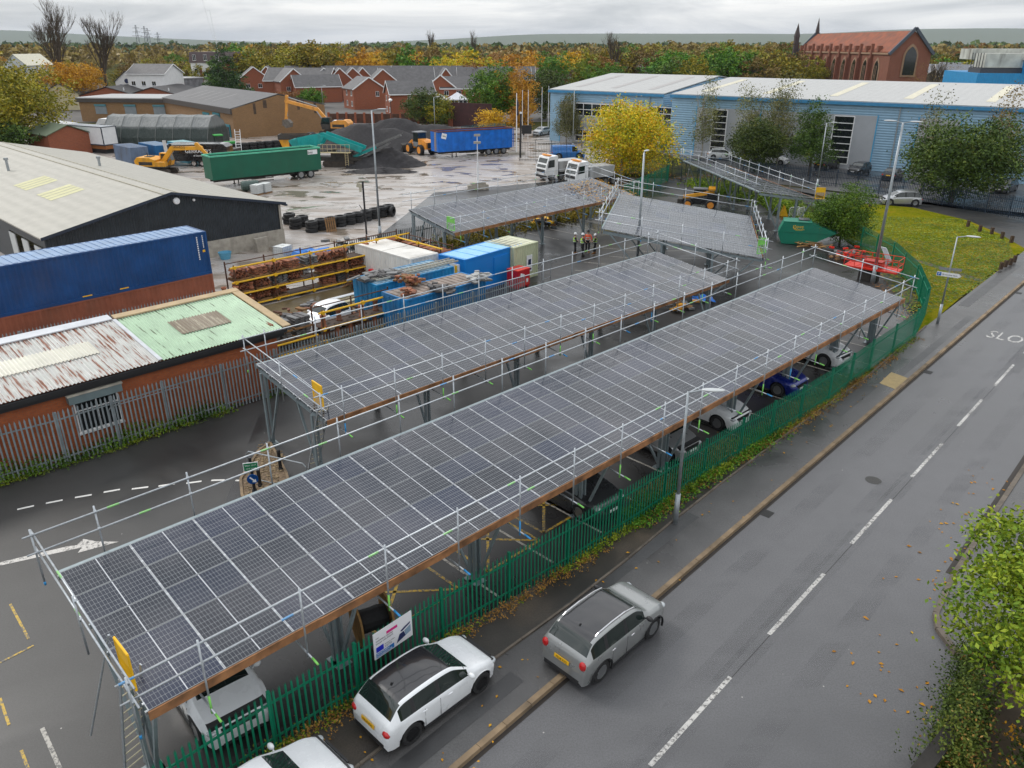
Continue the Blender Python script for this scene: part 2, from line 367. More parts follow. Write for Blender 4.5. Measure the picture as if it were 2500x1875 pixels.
# ---------------------------------------------------------------- solar canopies
PX,PY=1.683,1.04
def panelmat(name,cell,dirt):
    m,t,b=newmat(name); s=nd(t,'SeparateXYZ',Vector=coords(t)).outputs; x,y=s[0],s[1]
    rnd=nd(t,'ObjectInfo').outputs['Random']
    def line(a,per,wd,off=0.):
        f=mth(t,'FRACT',mth(t,'DIVIDE',mth(t,'SUBTRACT',a,off),per)); return mth(t,'GREATER_THAN',mth(t,'ABSOLUTE',mth(t,'SUBTRACT',f,.5)),.5-wd/per/2)
    lx=line(x,.0815,.0045,.018); ly=line(y,.166,.0060,.012); g=mth(t,'MAXIMUM',lx,ly)
    cen=mth(t,'LESS_THAN',mth(t,'ABSOLUTE',mth(t,'SUBTRACT',x,.833)),.0125)
    c=ramp(t,mth(t,'FRACT',mth(t,'MULTIPLY',rnd,7.31)),[(0,tuple(k*.75 for k in cell)),(.5,cell),(1,(cell[0]*.9,cell[1]*1.2,cell[2]*1.8))])
    c=mix(t,ramp(t,noise(t,.35,nd(t,'NewGeometry').outputs['Position'],5),[(.35,0),(.75,dirt)]),c,(.115,.11,.125))
    c=mix(t,mth(t,'MULTIPLY',g,.9),c,(.34,.36,.37)); c=mix(t,cen,c,(.50,.52,.55))
    seti(t,b,Base_Color=c,Roughness=mth(t,'MULTIPLY_ADD',rnd,.10,.12)); b.inputs['Specular IOR Level'].default_value=.5
    return m
M_CELL=panelmat('solar_cells',(.008,.013,.025),.5)
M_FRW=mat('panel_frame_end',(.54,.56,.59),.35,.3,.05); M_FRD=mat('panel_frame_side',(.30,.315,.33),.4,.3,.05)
pm=MB(); X1,Y1=1.666,1.022
pm.c=0; pm.box(.012,X1-.012,.008,Y1-.008,0,.033)
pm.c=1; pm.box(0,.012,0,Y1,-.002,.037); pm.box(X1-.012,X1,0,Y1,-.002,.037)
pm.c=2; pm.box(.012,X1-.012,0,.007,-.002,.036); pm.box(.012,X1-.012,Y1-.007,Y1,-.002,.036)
PANEL=pm.mesh('solar_panel',[M_CELL,M_FRW,M_FRD])
cl=MB(); cl.box(-.02,.05,-.03,.03,0,.03); 
def canopy(label,o,azd,nc,nr,zl,zh,group,posts,gap2=True,frames=None,ph=(.35,.5,1.)):
    """o: low-side corner on plan; local x runs along, local y climbs from zl to zh"""
    L=nc*PX; D=nr*PY; dz=zh-zl; sl=math.asin(dz/D); Dh=D*math.cos(sl)
    r=thing('solar_canopy',label,'solar canopy',(o[0],o[1],0),az(azd),group)
    extra=MB(); extra.c=0; n=0
    for i in range(nc):
        for j in range(nr):
            loc=V((i*PX+.008,j*PY*math.cos(sl),zl+j*PY*math.sin(sl)-.037)); n+=1
            if n<=100: link('solar_panel',PANEL,r,loc,(sl,0,0))
            else:
                M=Matrix.Translation(loc)@Matrix.Rotation(sl,4,'X')
                k=len(extra.v); extra.v+=[tuple(M@v.co) for v in PANEL.vertices]; 
                extra.f+=[tuple(k+a for a in p.vertices) for p in PANEL.polygons]; extra.mi+=[p.material_index for p in PANEL.polygons]
    if extra.v:
        m2=panelrest(r); o2=extra.build('solar_panels',[m2,M_FRW,M_FRD],r); o2['kind']='stuff'
    def zz(y,off=0): return zl+y/Dh*dz+off
    c=MB()                                         # bright clamps across the gaps between panel columns
    for i in range(nc+1):
        if i%1==0:
            for j in range(nr):
                for f in (.22,.80):
                    y=(j+f)*PY*math.cos(sl); c.cbox((i*PX-.001,y,zz(y,-.012)),(.055,.05,.03),rx=sl)
    c.build('panel_clamps',M_FRW,r)
    b=MB()
    for k in range(nr+1):
        y=min(Dh-.05,max(.05,k*Dh/nr)); b.beam((-.05,y,zz(y,-.105)),(L+.05,y,zz(y,-.105)),.06,.12)
    b.build('purlins',STEEL,r)
    fr=frames or max(2,round(L/5.0)+1)
    for i in range(fr):
        x=.12+(L-.24)*i/(fr-1)
        b=MB(); b.prism([(0.02,zz(0.02,-.17)),(Dh-.02,zz(Dh-.02,-.17)),(Dh-.02,zz(Dh,-.36)),(Dh*.45,zz(Dh*.45,-.38)),(0.02,zz(0,-.30))],'x',x-.055,x+.055)
        b.build('rafter_beam',GSTEEL,r)
        for yf in posts:
            y=Dh*yf[0]; p=MB()
            for dx in (-.09,.09): p.beam((x+dx,y,0),(x+dx,y,zz(y,-.35)),.06,.13,up=(0,1,0))
            p.box(x-.22,x+.22,y-.2,y+.2,0,.03); p.build('post',GSTEEL,r)
            p=MB(); y2=Dh*yf[1]; p.beam((x,y,.05),(x,y2,zz(y2,-.34)),.08,.08,up=(1,0,0)); p.build('brace',GSTEEL,r)
    g=MB(); g.box(0,L,Dh+.01,Dh+.12,zz(Dh,-.13),zz(Dh,-.02)); g.build('gutter_edge',GSTEEL,r)
    return r,L,Dh,zz
def panelrest(r):
    return M_CELL
def band(mb,p,q,f,w,ci,rr):
    d=V(q)-V(p); L=d.length
    a=V(p)+d*f; b=V(p)+d*min(1,f+w/L); c=mb.c; mb.c=ci; mb.tube(a,b,rr+.002,6); mb.c=c
def guard(label,root,L,Dh,zz,sides,toes='low',over=.5,group='scaffold guard rails'):
    """two tube rails on standards round a canopy edge: sides any of low high near far"""
    rr=random.Random(label)
    for sd in sides:
        if sd=='low': A,B=(-over,-.18),(L+over,-.18)
        if sd=='high': A,B=(-over,Dh+.22),(L+over,Dh+.22)
        if sd=='near': A,B=(-.25,-.5),(-.25,Dh+.5)
        if sd=='far': A,B=(L+.25,-.5),(L+.25,Dh+.5)
        M=Matrix.Translation(root.location)@Matrix.Rotation(root.rotation_euler.z,4,'Z')
        what={'low':'low timber-edged side','high':'high side','near':'near end','far':'far end'}[sd]
        t=thing('guard_rail','tube guard rail along the %s of the %s'%(what,label),'guard rail',(M@V((*A,0))),root.rotation_euler.z,group)
        A=V((*A,0));B=V((*B,0)); z0=lambda p:zz(min(max(p.y,0),Dh)); O=V(A)
        for h in (1.12,.62):
            a=V((A.x,A.y,z0(A)+h))-O;b=V((B.x,B.y,z0(B)+h))-O; mb=MB(); mb.tube(a,b,.0245,8)
            for k in range(max(1,int((b-a).length/5))): 
                f=(k+rr.random()*.8)/max(1,int((b-a).length/5)); band(mb,a,b,f,.3,rr.choice((1,2)),.0245)
            mb.build('rail',[ALU,TGRN,TBLU],t,True)
        ln=(B-A).length; n=max(2,round(ln/2.6))+1
        for k in range(n):
            f=(.04+.92*k/(n-1)) if n>1 else .5
            p=A.lerp(B,f)-O; zt=z0(p+O); out=V((0,-1,0)) if sd=='low' else V((0,1,0)) if sd=='high' else V((-1,0,0)) if sd=='near' else V((1,0,0))
            q=p+out*.05; mb=MB(); mb.tube((q.x,q.y,zt-(.75 if sd=='low' else .35)),(q.x,q.y,zt+1.27),.0245,8)
            c=mb.c; mb.c=rr.choice((0,0,1,2)); mb.tube((q.x,q.y,zt-.75 if sd=='low' else zt-.35),(q.x,q.y,zt-.25),.027,8) if mb.c else None; mb.c=c
            if sd=='low':
                e=q+out*.45; i=q-out*.9; zb=zt-.62; mb.tube((i.x,i.y,zb+.08),(e.x,e.y,zb-.05),.0245,8); mb.c=rr.choice((1,1,2)); m2=q+out*.2
                mb.tube((m2.x,m2.y,zb-.012),(e.x,e.y,zb-.052),.028,8); mb.c=0
            for h in (1.12,.62): mb.cbox((q.x-out.x*.03,q.y-out.y*.03,zt+h),(.065,.065,.065))
            mb.build('standard',[ALU,TGRN,TBLU],t,True)
        if sd==toes:
            n=int(L/3.9); inv=M.inverted(); 
            for k in range(n):
                x0=over+L*k/n; x1=over+L*(k+1)/n; mb=MB(); dz=rr.uniform(-.02,.02)
                mb.cbox(((x0+x1)/2,.10,z0(A)-.10+dz),((x1-x0)+.04,.038+.001*k,.225)); mb.build('timber_board',TIMB,t)
def cpl(px,py,z): p=W(px,py,z); return (p.x,p.y)
GA='solar canopies over the parking bays'
cA=canopy('long nearest solar canopy beside the green palisade fence',cpl(361,1735,2.9),45.25,24,5,2.9,3.6,GA,[(.22,.02),(.26,.7)])
guard('nearest solar canopy',*cA,('low','high','near','far'))
cB=canopy('second long solar canopy between the nearest one and the grey palisade fence',cpl(797,1026,2.9),46.15,16,5,2.9,3.6,GA,[(.97,.72),(.22,.45)])
guard('second long solar canopy',*cB,('low','high','near','far'))
cC=canopy('solar canopy with fallen leaves at its far end, beside the wet yard',cpl(1109,568,2.9),44.5,13,5,2.9,3.9,GA,[(.95,.68),(.25,.5)])
guard('solar canopy beside the wet yard',*cC,('low','high','far'))
o=W(1861,631,2.9); hi=W(1479,546,4.35); 
cD=canopy('double-width pale solar canopy in the middle of the site',(o.x,o.y),12.4,8,10,2.95,4.35,GA,[(.3,.05),(.62,.95)],frames=4)
guard('double-width solar canopy',*cD,('low','high','near','far'))
o=W(1987,483,2.9)
cE=canopy('farthest solar canopy beside the blue palisade fence',(o.x,o.y),-7.5,12,5,2.9,3.6,GA,[(.3,.02),(.6,.9)])
guard('farthest solar canopy',*cE,('low','high','far'))
# ---------------------------------------------------------------- cars
def lerpts(pts,x,sm=0):
    if sm and .03<x<.97: return sum(lerpts(pts,x+sm*k/2) for k in (-2,-1,0,1,2))/5
    if x<=pts[0][0]: return pts[0][1]
    for (a,b),(c,d) in zip(pts,pts[1:]):
        if x<=c: 
            f=(x-a)/(c-a); return b+(d-b)*f
    return pts[-1][1]
KIND={ # centre silhouette, shoulder line (fractions of length from the tail / of height), rear glass range, windscreen range, side window range, pillars
 'hatch':dict(top=[(0,.40),(.012,.55),(.03,.66),(.055,.72),(.13,.925),(.17,.965),(.3,.995),(.42,1),(.52,.985),(.58,.955),(.735,.70),(.76,.672),(.86,.62),(.94,.54),(.975,.46),(1,.36)],
   sh=[(0,.38),(.03,.60),(.08,.655),(.3,.665),(.6,.64),(.75,.62),(.86,.57),(.95,.47),(1,.34)],rw=(.056,.142),ws=(.585,.728),sw=(.115,.70),pil=[.225,.435],wh=(.195,.815)),
 'suv':dict(top=[(0,.40),(.01,.52),(.025,.66),(.05,.73),(.115,.93),(.15,.975),(.3,1),(.45,1),(.56,.975),(.61,.94),(.72,.735),(.75,.70),(.86,.665),(.935,.60),(.975,.50),(1,.38)],
   sh=[(0,.38),(.02,.60),(.07,.655),(.3,.66),(.6,.64),(.75,.635),(.88,.58),(.95,.50),(1,.36)],rw=(.052,.118),ws=(.612,.715),sw=(.09,.685),pil=[.24,.46],wh=(.185,.80)),
 'mpv':dict(top=[(0,.40),(.01,.50),(.02,.60),(.045,.68),(.10,.93),(.14,.98),(.3,1),(.45,1),(.56,.965),(.62,.91),(.79,.64),(.82,.61),(.9,.54),(.96,.46),(.985,.40),(1,.33)],
   sh=[(0,.38),(.03,.56),(.08,.60),(.3,.61),(.6,.58),(.8,.55),(.9,.47),(.96,.40),(1,.30)],rw=(.045,.108),ws=(.622,.785),sw=(.08,.73),pil=[.23,.45,.66],wh=(.18,.83)),
 'saloon':dict(top=[(0,.40),(.01,.58),(.03,.68),(.12,.73),(.17,.745),(.27,.92),(.33,.975),(.42,1),(.52,.99),(.57,.965),(.70,.74),(.73,.70),(.86,.64),(.94,.56),(.98,.48),(1,.36)],
   sh=[(0,.38),(.03,.62),(.1,.66),(.3,.68),(.6,.66),(.75,.64),(.88,.57),(.96,.48),(1,.35)],rw=(.172,.30),ws=(.575,.692),sw=(.22,.66),pil=[.42],wh=(.20,.81)),
 'van':dict(top=[(0,.40),(.004,.93),(.02,.985),(.3,1),(.6,1),(.68,.97),(.72,.93),(.82,.66),(.84,.63),(.93,.53),(.98,.43),(1,.30)],
   sh=[(0,.38),(.004,.55),(.1,.56),(.6,.56),(.8,.56),(.9,.48),(1,.28)],rw=(2,3),ws=(.725,.815),sw=(.60,.76),pil=[],wh=(.2,.82)),
}
TYRE=mat('tyre_rubber',(.016,.016,.017),.7,0,.2,8.); RIMS=mat('alloy_rim',(.30,.31,.32),.3,.8,.05); RIMB=mat('black_rim',(.02,.02,.022),.35,.5,0)
TRIM=mat('black_plastic_trim',(.02,.02,.022),.55,0,.1); LAMPG=mat('headlamp_glass',(.45,.48,.5),.08,.2,0); TAIL=mat('tail_lamp_red',(.45,.006,.008),.12,0,0,coat=.5)
PLY=mat('yellow_number_plate',(.75,.42,.01),.4,0,0); PLW=mat('white_number_plate',(.75,.75,.75),.4,0,0); INK=mat('dark_lettering',(.012,.012,.014),.5,0,0)
GLC=mat('car_glass',(.012,.02,.018),.04,0,0,coat=.3,spec=.7)
def paint(name,c,metal=.0,rough=.28): return mat(name,c,rough,metal,.03,2.,coat=.7)
def wheel_meshes(r,w,rim,spokes=5):
    a=MB(); a.lathe([(r*.66,-w/2),(r*.93,-w/2),(r,-w*.36),(r,w*.36),(r*.93,w/2),(r*.66,w/2),(r*.62,w*.3),(r*.62,-w*.3)],n=22,ax='y')
    b=MB(); b.lathe([(r*.67,.45*w),(r*.62,.46*w),(r*.60,.20*w),(r*.0,.18*w)],n=22,ax='y'); b.lathe([(r*.67,-.45*w),(r*.60,-.2*w),(0,-.18*w)],n=14,ax='y')
    for k in range(spokes*2):
        t=2*math.pi*(k//2)/spokes+(.13 if k%2 else -.13); b.beam((r*.12*math.cos(t),.33*w,r*.12*math.sin(t)),(r*.62*math.cos(t),.44*w,r*.62*math.sin(t)),.035,.03,up=(0,1,0))
    b.lathe([(0,.46*w),(r*.13,.45*w),(r*.15,.3*w)],n=10,ax='y')
    return a.mesh('tyre',TYRE,False),b.mesh('rim',rim,False)
def car(label,cat,loc,azd,kind,L,Wd,H,pnt,roof=None,rim=None,plate=None,rails=False,lod=0,group=None,wr=None,arch=None,rear=True,cat_name='car'):
    K_=KIND[kind]; r=thing(cat_name,label,cat,loc,az(azd),group)
    wr=wr or H*.225; zg=wr*.98; xw=[L*(f-.5) for f in K_['wh']]; AR=wr*1.22
    xs=set([0,1]+[p[0] for p in K_['top']]+[p[0] for p in K_['sh']])
    for f in range(1,44): xs.add(f/44)
    for e in K_['rw']+K_['ws']+K_['sw']: xs.add(min(1,max(0,e)))
    for p in K_['pil']: xs|={p-.016,p+.016}
    for x in xw:
        for k in range(-5,6): xs.add((x+AR*math.sin(k/5*math.pi/2))/L+.5)
    xs=sorted(x for x in xs if 0<=x<=1); o=[xs[0]]
    for x in xs[1:]:
        if x-o[-1]>.004: o.append(x)
    xs=o; xs[-1]=1
    wpl=[(0,.80),(.015,.90),(.05,.96),(.14,.99),(.4,1),(.75,.99),(.88,.965),(.95,.89),(.985,.78),(1,.64)]
    G=[]
    for f in xs:
        x=L*(f-.5); w=Wd/2*lerpts(wpl,f); zt=H*lerpts(K_['top'],f,.02); zs=min(H*lerpts(K_['sh'],f,.02),zt-.015)
        zb=.17+ (.10 if f<.01 or f>.99 else 0)
        inar=False
        for c in xw:
            if abs(x-c)<AR: zb=max(zb,zg+math.sqrt(max(0,AR*AR-(x-c)**2))*.98); inar=True
        c=max(0,min(1,(zt-zs)/(.30*H))); c=c*c*(3-2*c)
        fl=.018 if inar else 0
        q=zt-zs; row=[(w*.94+fl,zb),(w*.985+fl,max(.27*H,zb+.012)),(w*1.0+fl,max(.40*H,zb+.022)),(w*.998,max(zs-.12,zb+.035)),(w*.985,max(zs-.035,zb+.05)),(w*.95,zs+.004),(w*(.875-.09*c),zs+q*.85),(w*(.845-.09*c),zs+q*.92),(w*(.76-.09*c),zs+q*.965),(w*.40,zs+q*.992),(0,zt)]
        if f<.001 or f>.999: row=[(a*.97,min(z,zt)) for a,z in row]
        # keep order monotone
        for k in range(1,11):
            if row[k][1]<row[k-1][1]: row[k]=(row[k][0],row[k-1][1]+.002)
        G.append((x,row))
    body=MB(); rf=MB(); ws=MB(); rwm=MB(); sg={}
    n=len(xs); full=lambda i:[(G[i][0],y,z) for y,z in G[i][1]]+[(G[i][0],-y,z) for y,z in G[i][1][-2::-1]]
    N=21; allv=[full(i) for i in range(n)]
    M={k:MB() for k in ('body','roof','windscreen','rear_window')}; idx={}
    def addf(key,pts):
        m=M.setdefault(key,MB()); d=idx.setdefault(key,{}); ii=[]
        for p in pts:
            q=(round(p[0],5),round(p[1],5),round(p[2],5))
            if q not in d: d[q]=len(m.v); m.v.append(q)
            ii.append(d[q])
        jj=[]; [jj.append(a) for a in ii if a not in jj]
        if len(jj)>2: m.f.append(tuple(jj)); m.mi.append(0)
    for i in range(n-1):
        fm=(xs[i]+xs[i+1])/2
        for j in range(N-1):
            jr=j if j<10 else 19-j       # mirrored row index of this band
            key='body'
            pil=any(abs(fm-p)<.0161 for p in K_['pil'])
            if jr==5 and K_['sw'][0]<fm<K_['sw'][1] and not pil:
                k=sum(fm>p for p in K_['pil']); key='side_window%d%s'%(k,'L' if j<10 else 'R')
            elif jr==5 and K_['sw'][0]<fm<K_['sw'][1]: key='door_pillar'
            elif jr>=8 and K_['ws'][0]<fm<K_['ws'][1]: key='windscreen'
            elif jr>=7 and K_['rw'][0]<fm<K_['rw'][1]: key='rear_window'
            elif jr>=8 and K_['rw'][1]<=fm<=K_['ws'][0]: key='roof'
            addf(key,[allv[i][j],allv[i+1][j],allv[i+1][j+1],allv[i][j+1]])
    addf('body',allv[0]); addf('body',allv[-1][::-1])
    for k,m in M.items():
        if not m.f: continue
        nm='side_window' if k.startswith('side') else k
        mm=TRIM if k=='door_pillar' else pnt if k=='body' else (roof or pnt) if k=='roof' else GLC
        ob=m.build(nm,mm,r); smooth_angle(ob,38)
        if k=='roof' and roof and roof is not pnt: ob['label']='dark roof panel'
    ub=MB(); ub.box(L*-.47,L*.47,-Wd*.40,Wd*.40,.19,H*.50); ub.build('underbody',TRIM,r)
    # wheels
    ty,ri=wheel_meshes(wr,.215,rim or RIMS)
    for x in xw:
        for s in (-1,1):
            t=link('wheel',ty,r,(x,s*(Wd/2-.118),wr),(0,0,0 if s>0 else math.pi)); t.name='wheel'
            link('rim',ri,t,(0,0,0))
    zt=lambda f:H*lerpts(K_['top'],f); zs=lambda f:H*lerpts(K_['sh'],f)
    hw=lambda f:Wd/2*lerpts(wpl,f)
    # sills / arches
    tr=MB()
    if arch:
        for x in xw:
            for s in (-1,1):
                pts=[(x+AR*1.03*math.cos(a),s*(Wd/2*.985+.012),zg+AR*1.02*math.sin(a)) for a in [math.pi*k/10 for k in range(-1,12)]]
                for p,q in zip(pts,pts[1:]): tr.beam(p,q,.022,.06,up=(0,1,0))
    for s in (-1,1): tr.box(xw[0]+AR,xw[1]-AR,s*Wd/2*.955-.02,s*Wd/2*.955+.02,.16,.25)
    tr.box(-L/2-.004,-L/2+.1,-Wd*.36,Wd*.36,.2,.34); tr.box(L/2-.07,L/2+.012,-Wd*.27,Wd*.27,.2,.29)
    tr.build('lower_trim',arch or TRIM,r)
    g=MB()
    for k in range(4): g.cbox((L/2-.018-.004*k,0,.36*H-.02+.045*k),(.05,Wd*(.44+.03*k),.03))
    g.build('grille',TRIM,r)
    for s in (-1,1):
        h=MB(); f=.955; h.ball((L*(f-.5),s*(hw(f)-.13),zs(f)-.03),(.17,.13,.075),10,6); h.build('headlamp',LAMPG,r,True)
        h=MB(); zr=zs(.02); h.ball((-L/2+.075,s*(hw(.02)-.115),zr-.05),(.085,.13,.10) if kind!='suv' else (.08,.11,.145),10,6); h.build('tail_lamp',TAIL,r,True)
        m=MB(); f=K_['sw'][1]-.005; xm=L*(f-.5); m.ball((xm,s*(hw(f)+.10),zs(f)+.10),(.07,.11,.075),10,6); m.tube((xm,s*hw(f)*.93,zs(f)+.04),(xm,s*(hw(f)+.05),zs(f)+.07),.02); m.build('wing_mirror',pnt if not arch else TRIM,r,True)
        if lod==0:
            for f in ([.40,.62] if kind!='van' else [.6]):
                d=MB(); d.ball((L*(f-.13-.5)+.12,s*(Wd/2*.99+.012),zs(f)-.11),(.085,.018,.018),8,4); d.build('door_handle',pnt if not arch else CHROME,r)
            d=MB(); 
            for f in (K_['sw'][1]+.02,K_['pil'][-1] if K_['pil'] else .55,K_['pil'][0] if K_['pil'] else .5):
                if f==K_['pil'][0] and len(K_['pil'])==1: continue
                x=L*(f-.5)
                if abs(x-xw[0])<AR+.02: x=xw[0]+AR+.03
                d.cbox((x,s*(hw(f)*1.0-.004),(.27+zs(f)-.03)/2),(.007,.012,zs(f)-.36))
            d.build('door_seam',TRIM,r)
    if rails:
        for s in (-1,1):
            d=MB(); pts=[(L*(f-.5),s*Wd*.335,zt(f)+o) for f,o in ((.17,.0),(.20,.045),(.35,.05),(.5,.05),(.60,.03),(.615,-.01))]
            for p,q in zip(pts,pts[1:]): d.tube(p,q,.018,6)
            d.build('roof_rail',CHROME,r)
    if lod==0:
        d=MB(); f=K_['ws'][1]
        for s in (-.1,.35): d.beam((L*(f-.5)-.02,Wd*s,zt(f)+.012),(L*(f-.5)-.16,Wd*(s-.30),zt(f)+.085),.015,.015)
        d.build('wiper',TRIM,r)
        d=MB(); d.prism([(0,0),(.12,0),(.03,.06)],'y',-.01,.01); d.build('aerial',TRIM,r,loc=(L*(K_['rw'][1]+.05-.5),0,zt(K_['rw'][1]+.05)))
    if rear:
        pl=MB(); pl.cbox((0,0,0),(.012,.50,.11)); zz_=.44*H
        pp=pl.build('number_plate',PLY,r,loc=(-L/2-.012,0,zz_+.06),rot=(0,R(8),0))
        if plate:
            tm=link('plate_text',text_mesh(plate,.095,INK,.001),pp,(-.009,0,-.035),(R(90),0,R(-90)))
        pl=MB(); pl.cbox((0,0,0),(.012,.50,.11)); pl.build('number_plate',PLW,r,loc=(L/2+.022,0,.33*H))
    return r
WP=paint('white_car_paint',(.72,.74,.76)); GP=paint('grey_car_paint',(.30,.31,.31),.5,.3); SP=paint('silver_car_paint',(.42,.43,.44),.6,.3)
DGP=paint('dark_grey_car_paint',(.045,.048,.052),.4); BP=paint('blue_car_paint',(.006,.02,.22),.3); BKP=paint('black_car_paint',(.012,.013,.015),.2); BR=paint('black_roof_paint',(.020,.020,.023),.1,.2)
mini=car('grey compact SUV with black roof and silver roof rails, half parked on the pavement','car',(2.62,17.16,.06),44.5,'suv',3.80,1.66,1.43,GP,BR,None,'PE68 KXJ',True,arch=TRIM,wr=.325)
mini.rotation_euler=(R(1.6),0,mini.rotation_euler.z)
fab=car('white hatchback with dark glass roof parked on the pavement below the project sign','car',(-2.14,15.02,.10),44.6,'hatch',3.64,1.60,1.34,WP,BR,RIMB,'YK15 FVT')
c3=car('white hatchback at the bottom edge of the photo, only its bonnet and windscreen in view','car',(-5.25,11.62,.08),43,'hatch',3.7,1.64,1.36,WP,None,None,None)
def nose(px,py,Lc,azd,z=.0):
    p=W(px,py,z); a=R(azd); return (p.x-math.sin(a)*Lc/2,p.y-math.cos(a)*Lc/2,.004)
gcar='cars parked nose-out under the nearest canopy'
car('white van-like car nosing out under the near end of the nearest canopy','car',nose(598,1812,4.3,139),139,'mpv',4.3,1.78,1.62,WP,group=gcar)
car('dark grey car nosing out under the middle of the nearest canopy','car',nose(1495,1272,4.4,137),137,'saloon',4.4,1.76,1.45,DGP,group=gcar)
car('silver car under the nearest canopy behind the street lamp','car',nose(1688,1124,4.1,137),137,'mpv',4.1,1.7,1.50,SP,group=gcar)
car('white car under the canopy between the silver car and the blue car','car',nose(1812,1050,4.2,137),137,'hatch',4.2,1.75,1.50,WP,group=gcar)
car('dark blue car in the shade under the nearest canopy','car',nose(1955,968,4.3,137),137,'saloon',4.3,1.75,1.48,BP,group=gcar)
car('white car farthest under the nearest canopy, showing its windscreen and bonnet','car',nose(2062,897,4.2,140),140,'hatch',4.2,1.75,1.52,WP,group=gcar)
p=W(2196,500); car('silver people carrier driving on the side road by the grass','car',(p.x,p.y,.01),-82,'mpv',3.9,1.7,1.52,SP,lod=1)
gb='cars parked in front of the blue building'
for px,py,a,k,pt,lb in [(1762,388,100,'hatch',WP,'white hatchback by the blue building, partly behind the sloping far canopy'),(1888,400,130,'hatch',WP,'white car mostly hidden behind the tree by the blue building'),
    (2018,412,50,'saloon',BKP,'dark green saloon parked tail-out by the grey cladding'),(2096,424,225,'suv',BKP,'black SUV facing the camera by the tall window strip'),
    (2178,438,40,'saloon',BKP,'black saloon with red tail lamps parked by the downpipe'),(2450,468,228,'hatch',DGP,'dark hatchback parked right of the broad dark tree'),
    (1322,330,215,'hatch',SP,'silver car parked beside the corner of the blue building'),(1375,340,215,'hatch',DGP,'dark car beside the silver one at the corner of the blue building')]:
    p=W(px,py); car(lb,'car',(p.x,p.y,.01),a,k,4.2,1.75,1.48,pt,lod=1,group=gb)
p=W(1385,388); car('bright blue van parked behind the pale lamp post in the yard entrance','van',(p.x,p.y,0),80,'van',5,1.9,2.0,paint('bright_blue_paint',(.01,.16,.50)),lod=1,cat_name='van')
p=W(838,312); car('dark blue car with white roof on the road behind the excavator','car',(p.x,p.y,0),60,'suv',4.5,1.8,1.6,BP,WP,lod=1)
p=W(858,326); car('white car below the dark blue car on the road','car',(p.x,p.y,0),60,'hatch',4.2,1.8,1.5,WP,lod=1)
for px,py,a,lb in [(352,206,60,'white van on the far road left of the red brick block'),(470,212,100,'white lorry-like van on the far road right of the stone block')]:
    p=W(px,py); car(lb,'van',(p.x,p.y,0),a,'van',6,2.1,2.6,WP,lod=1,cat_name='van')
# ---------------------------------------------------------------- plant and lorries
EXY=mat('excavator_yellow',(.72,.33,.015),.45,0,.15,1.5,dirt=.5); TEAL=mat('teal_plant_paint',(.0,.30,.29),.45,0,.15,1.,dirt=.35)
DKST=mat('dirty_dark_steel',(.05,.045,.04),.6,.3,.4,2.,dirt=.6); TRKG=mat('track_mud',(.05,.04,.032),.85,0,.4,3.)
GRNT=mat('green_trailer_paint',(.0,.10,.055),.45,0,.12,.8,dirt=.12); GRNL=mat('pale_green_edge',(.08,.42,.27),.5,0,.2,2.)
BLUT=corrug('blue_trailer_panels',(.003,.13,.52),1.05,'x',.4,0,.02,var=.25); ORNG=mat('loader_orange',(.75,.28,.03),.45,0,.12,2.,dirt=.3)
def tracks(mb,L,w,g,h=.75):
    for s in (-1,1): mb.prism([(-L/2,.3),(-L/2+.25,0),(L/2-.25,0),(L/2,.3),(L/2-.1,h-.05),(L/2-.4,h),(-L/2+.4,h),(-L/2+.1,h-.05)],'y',s*g/2-w/2,s*g/2+w/2)
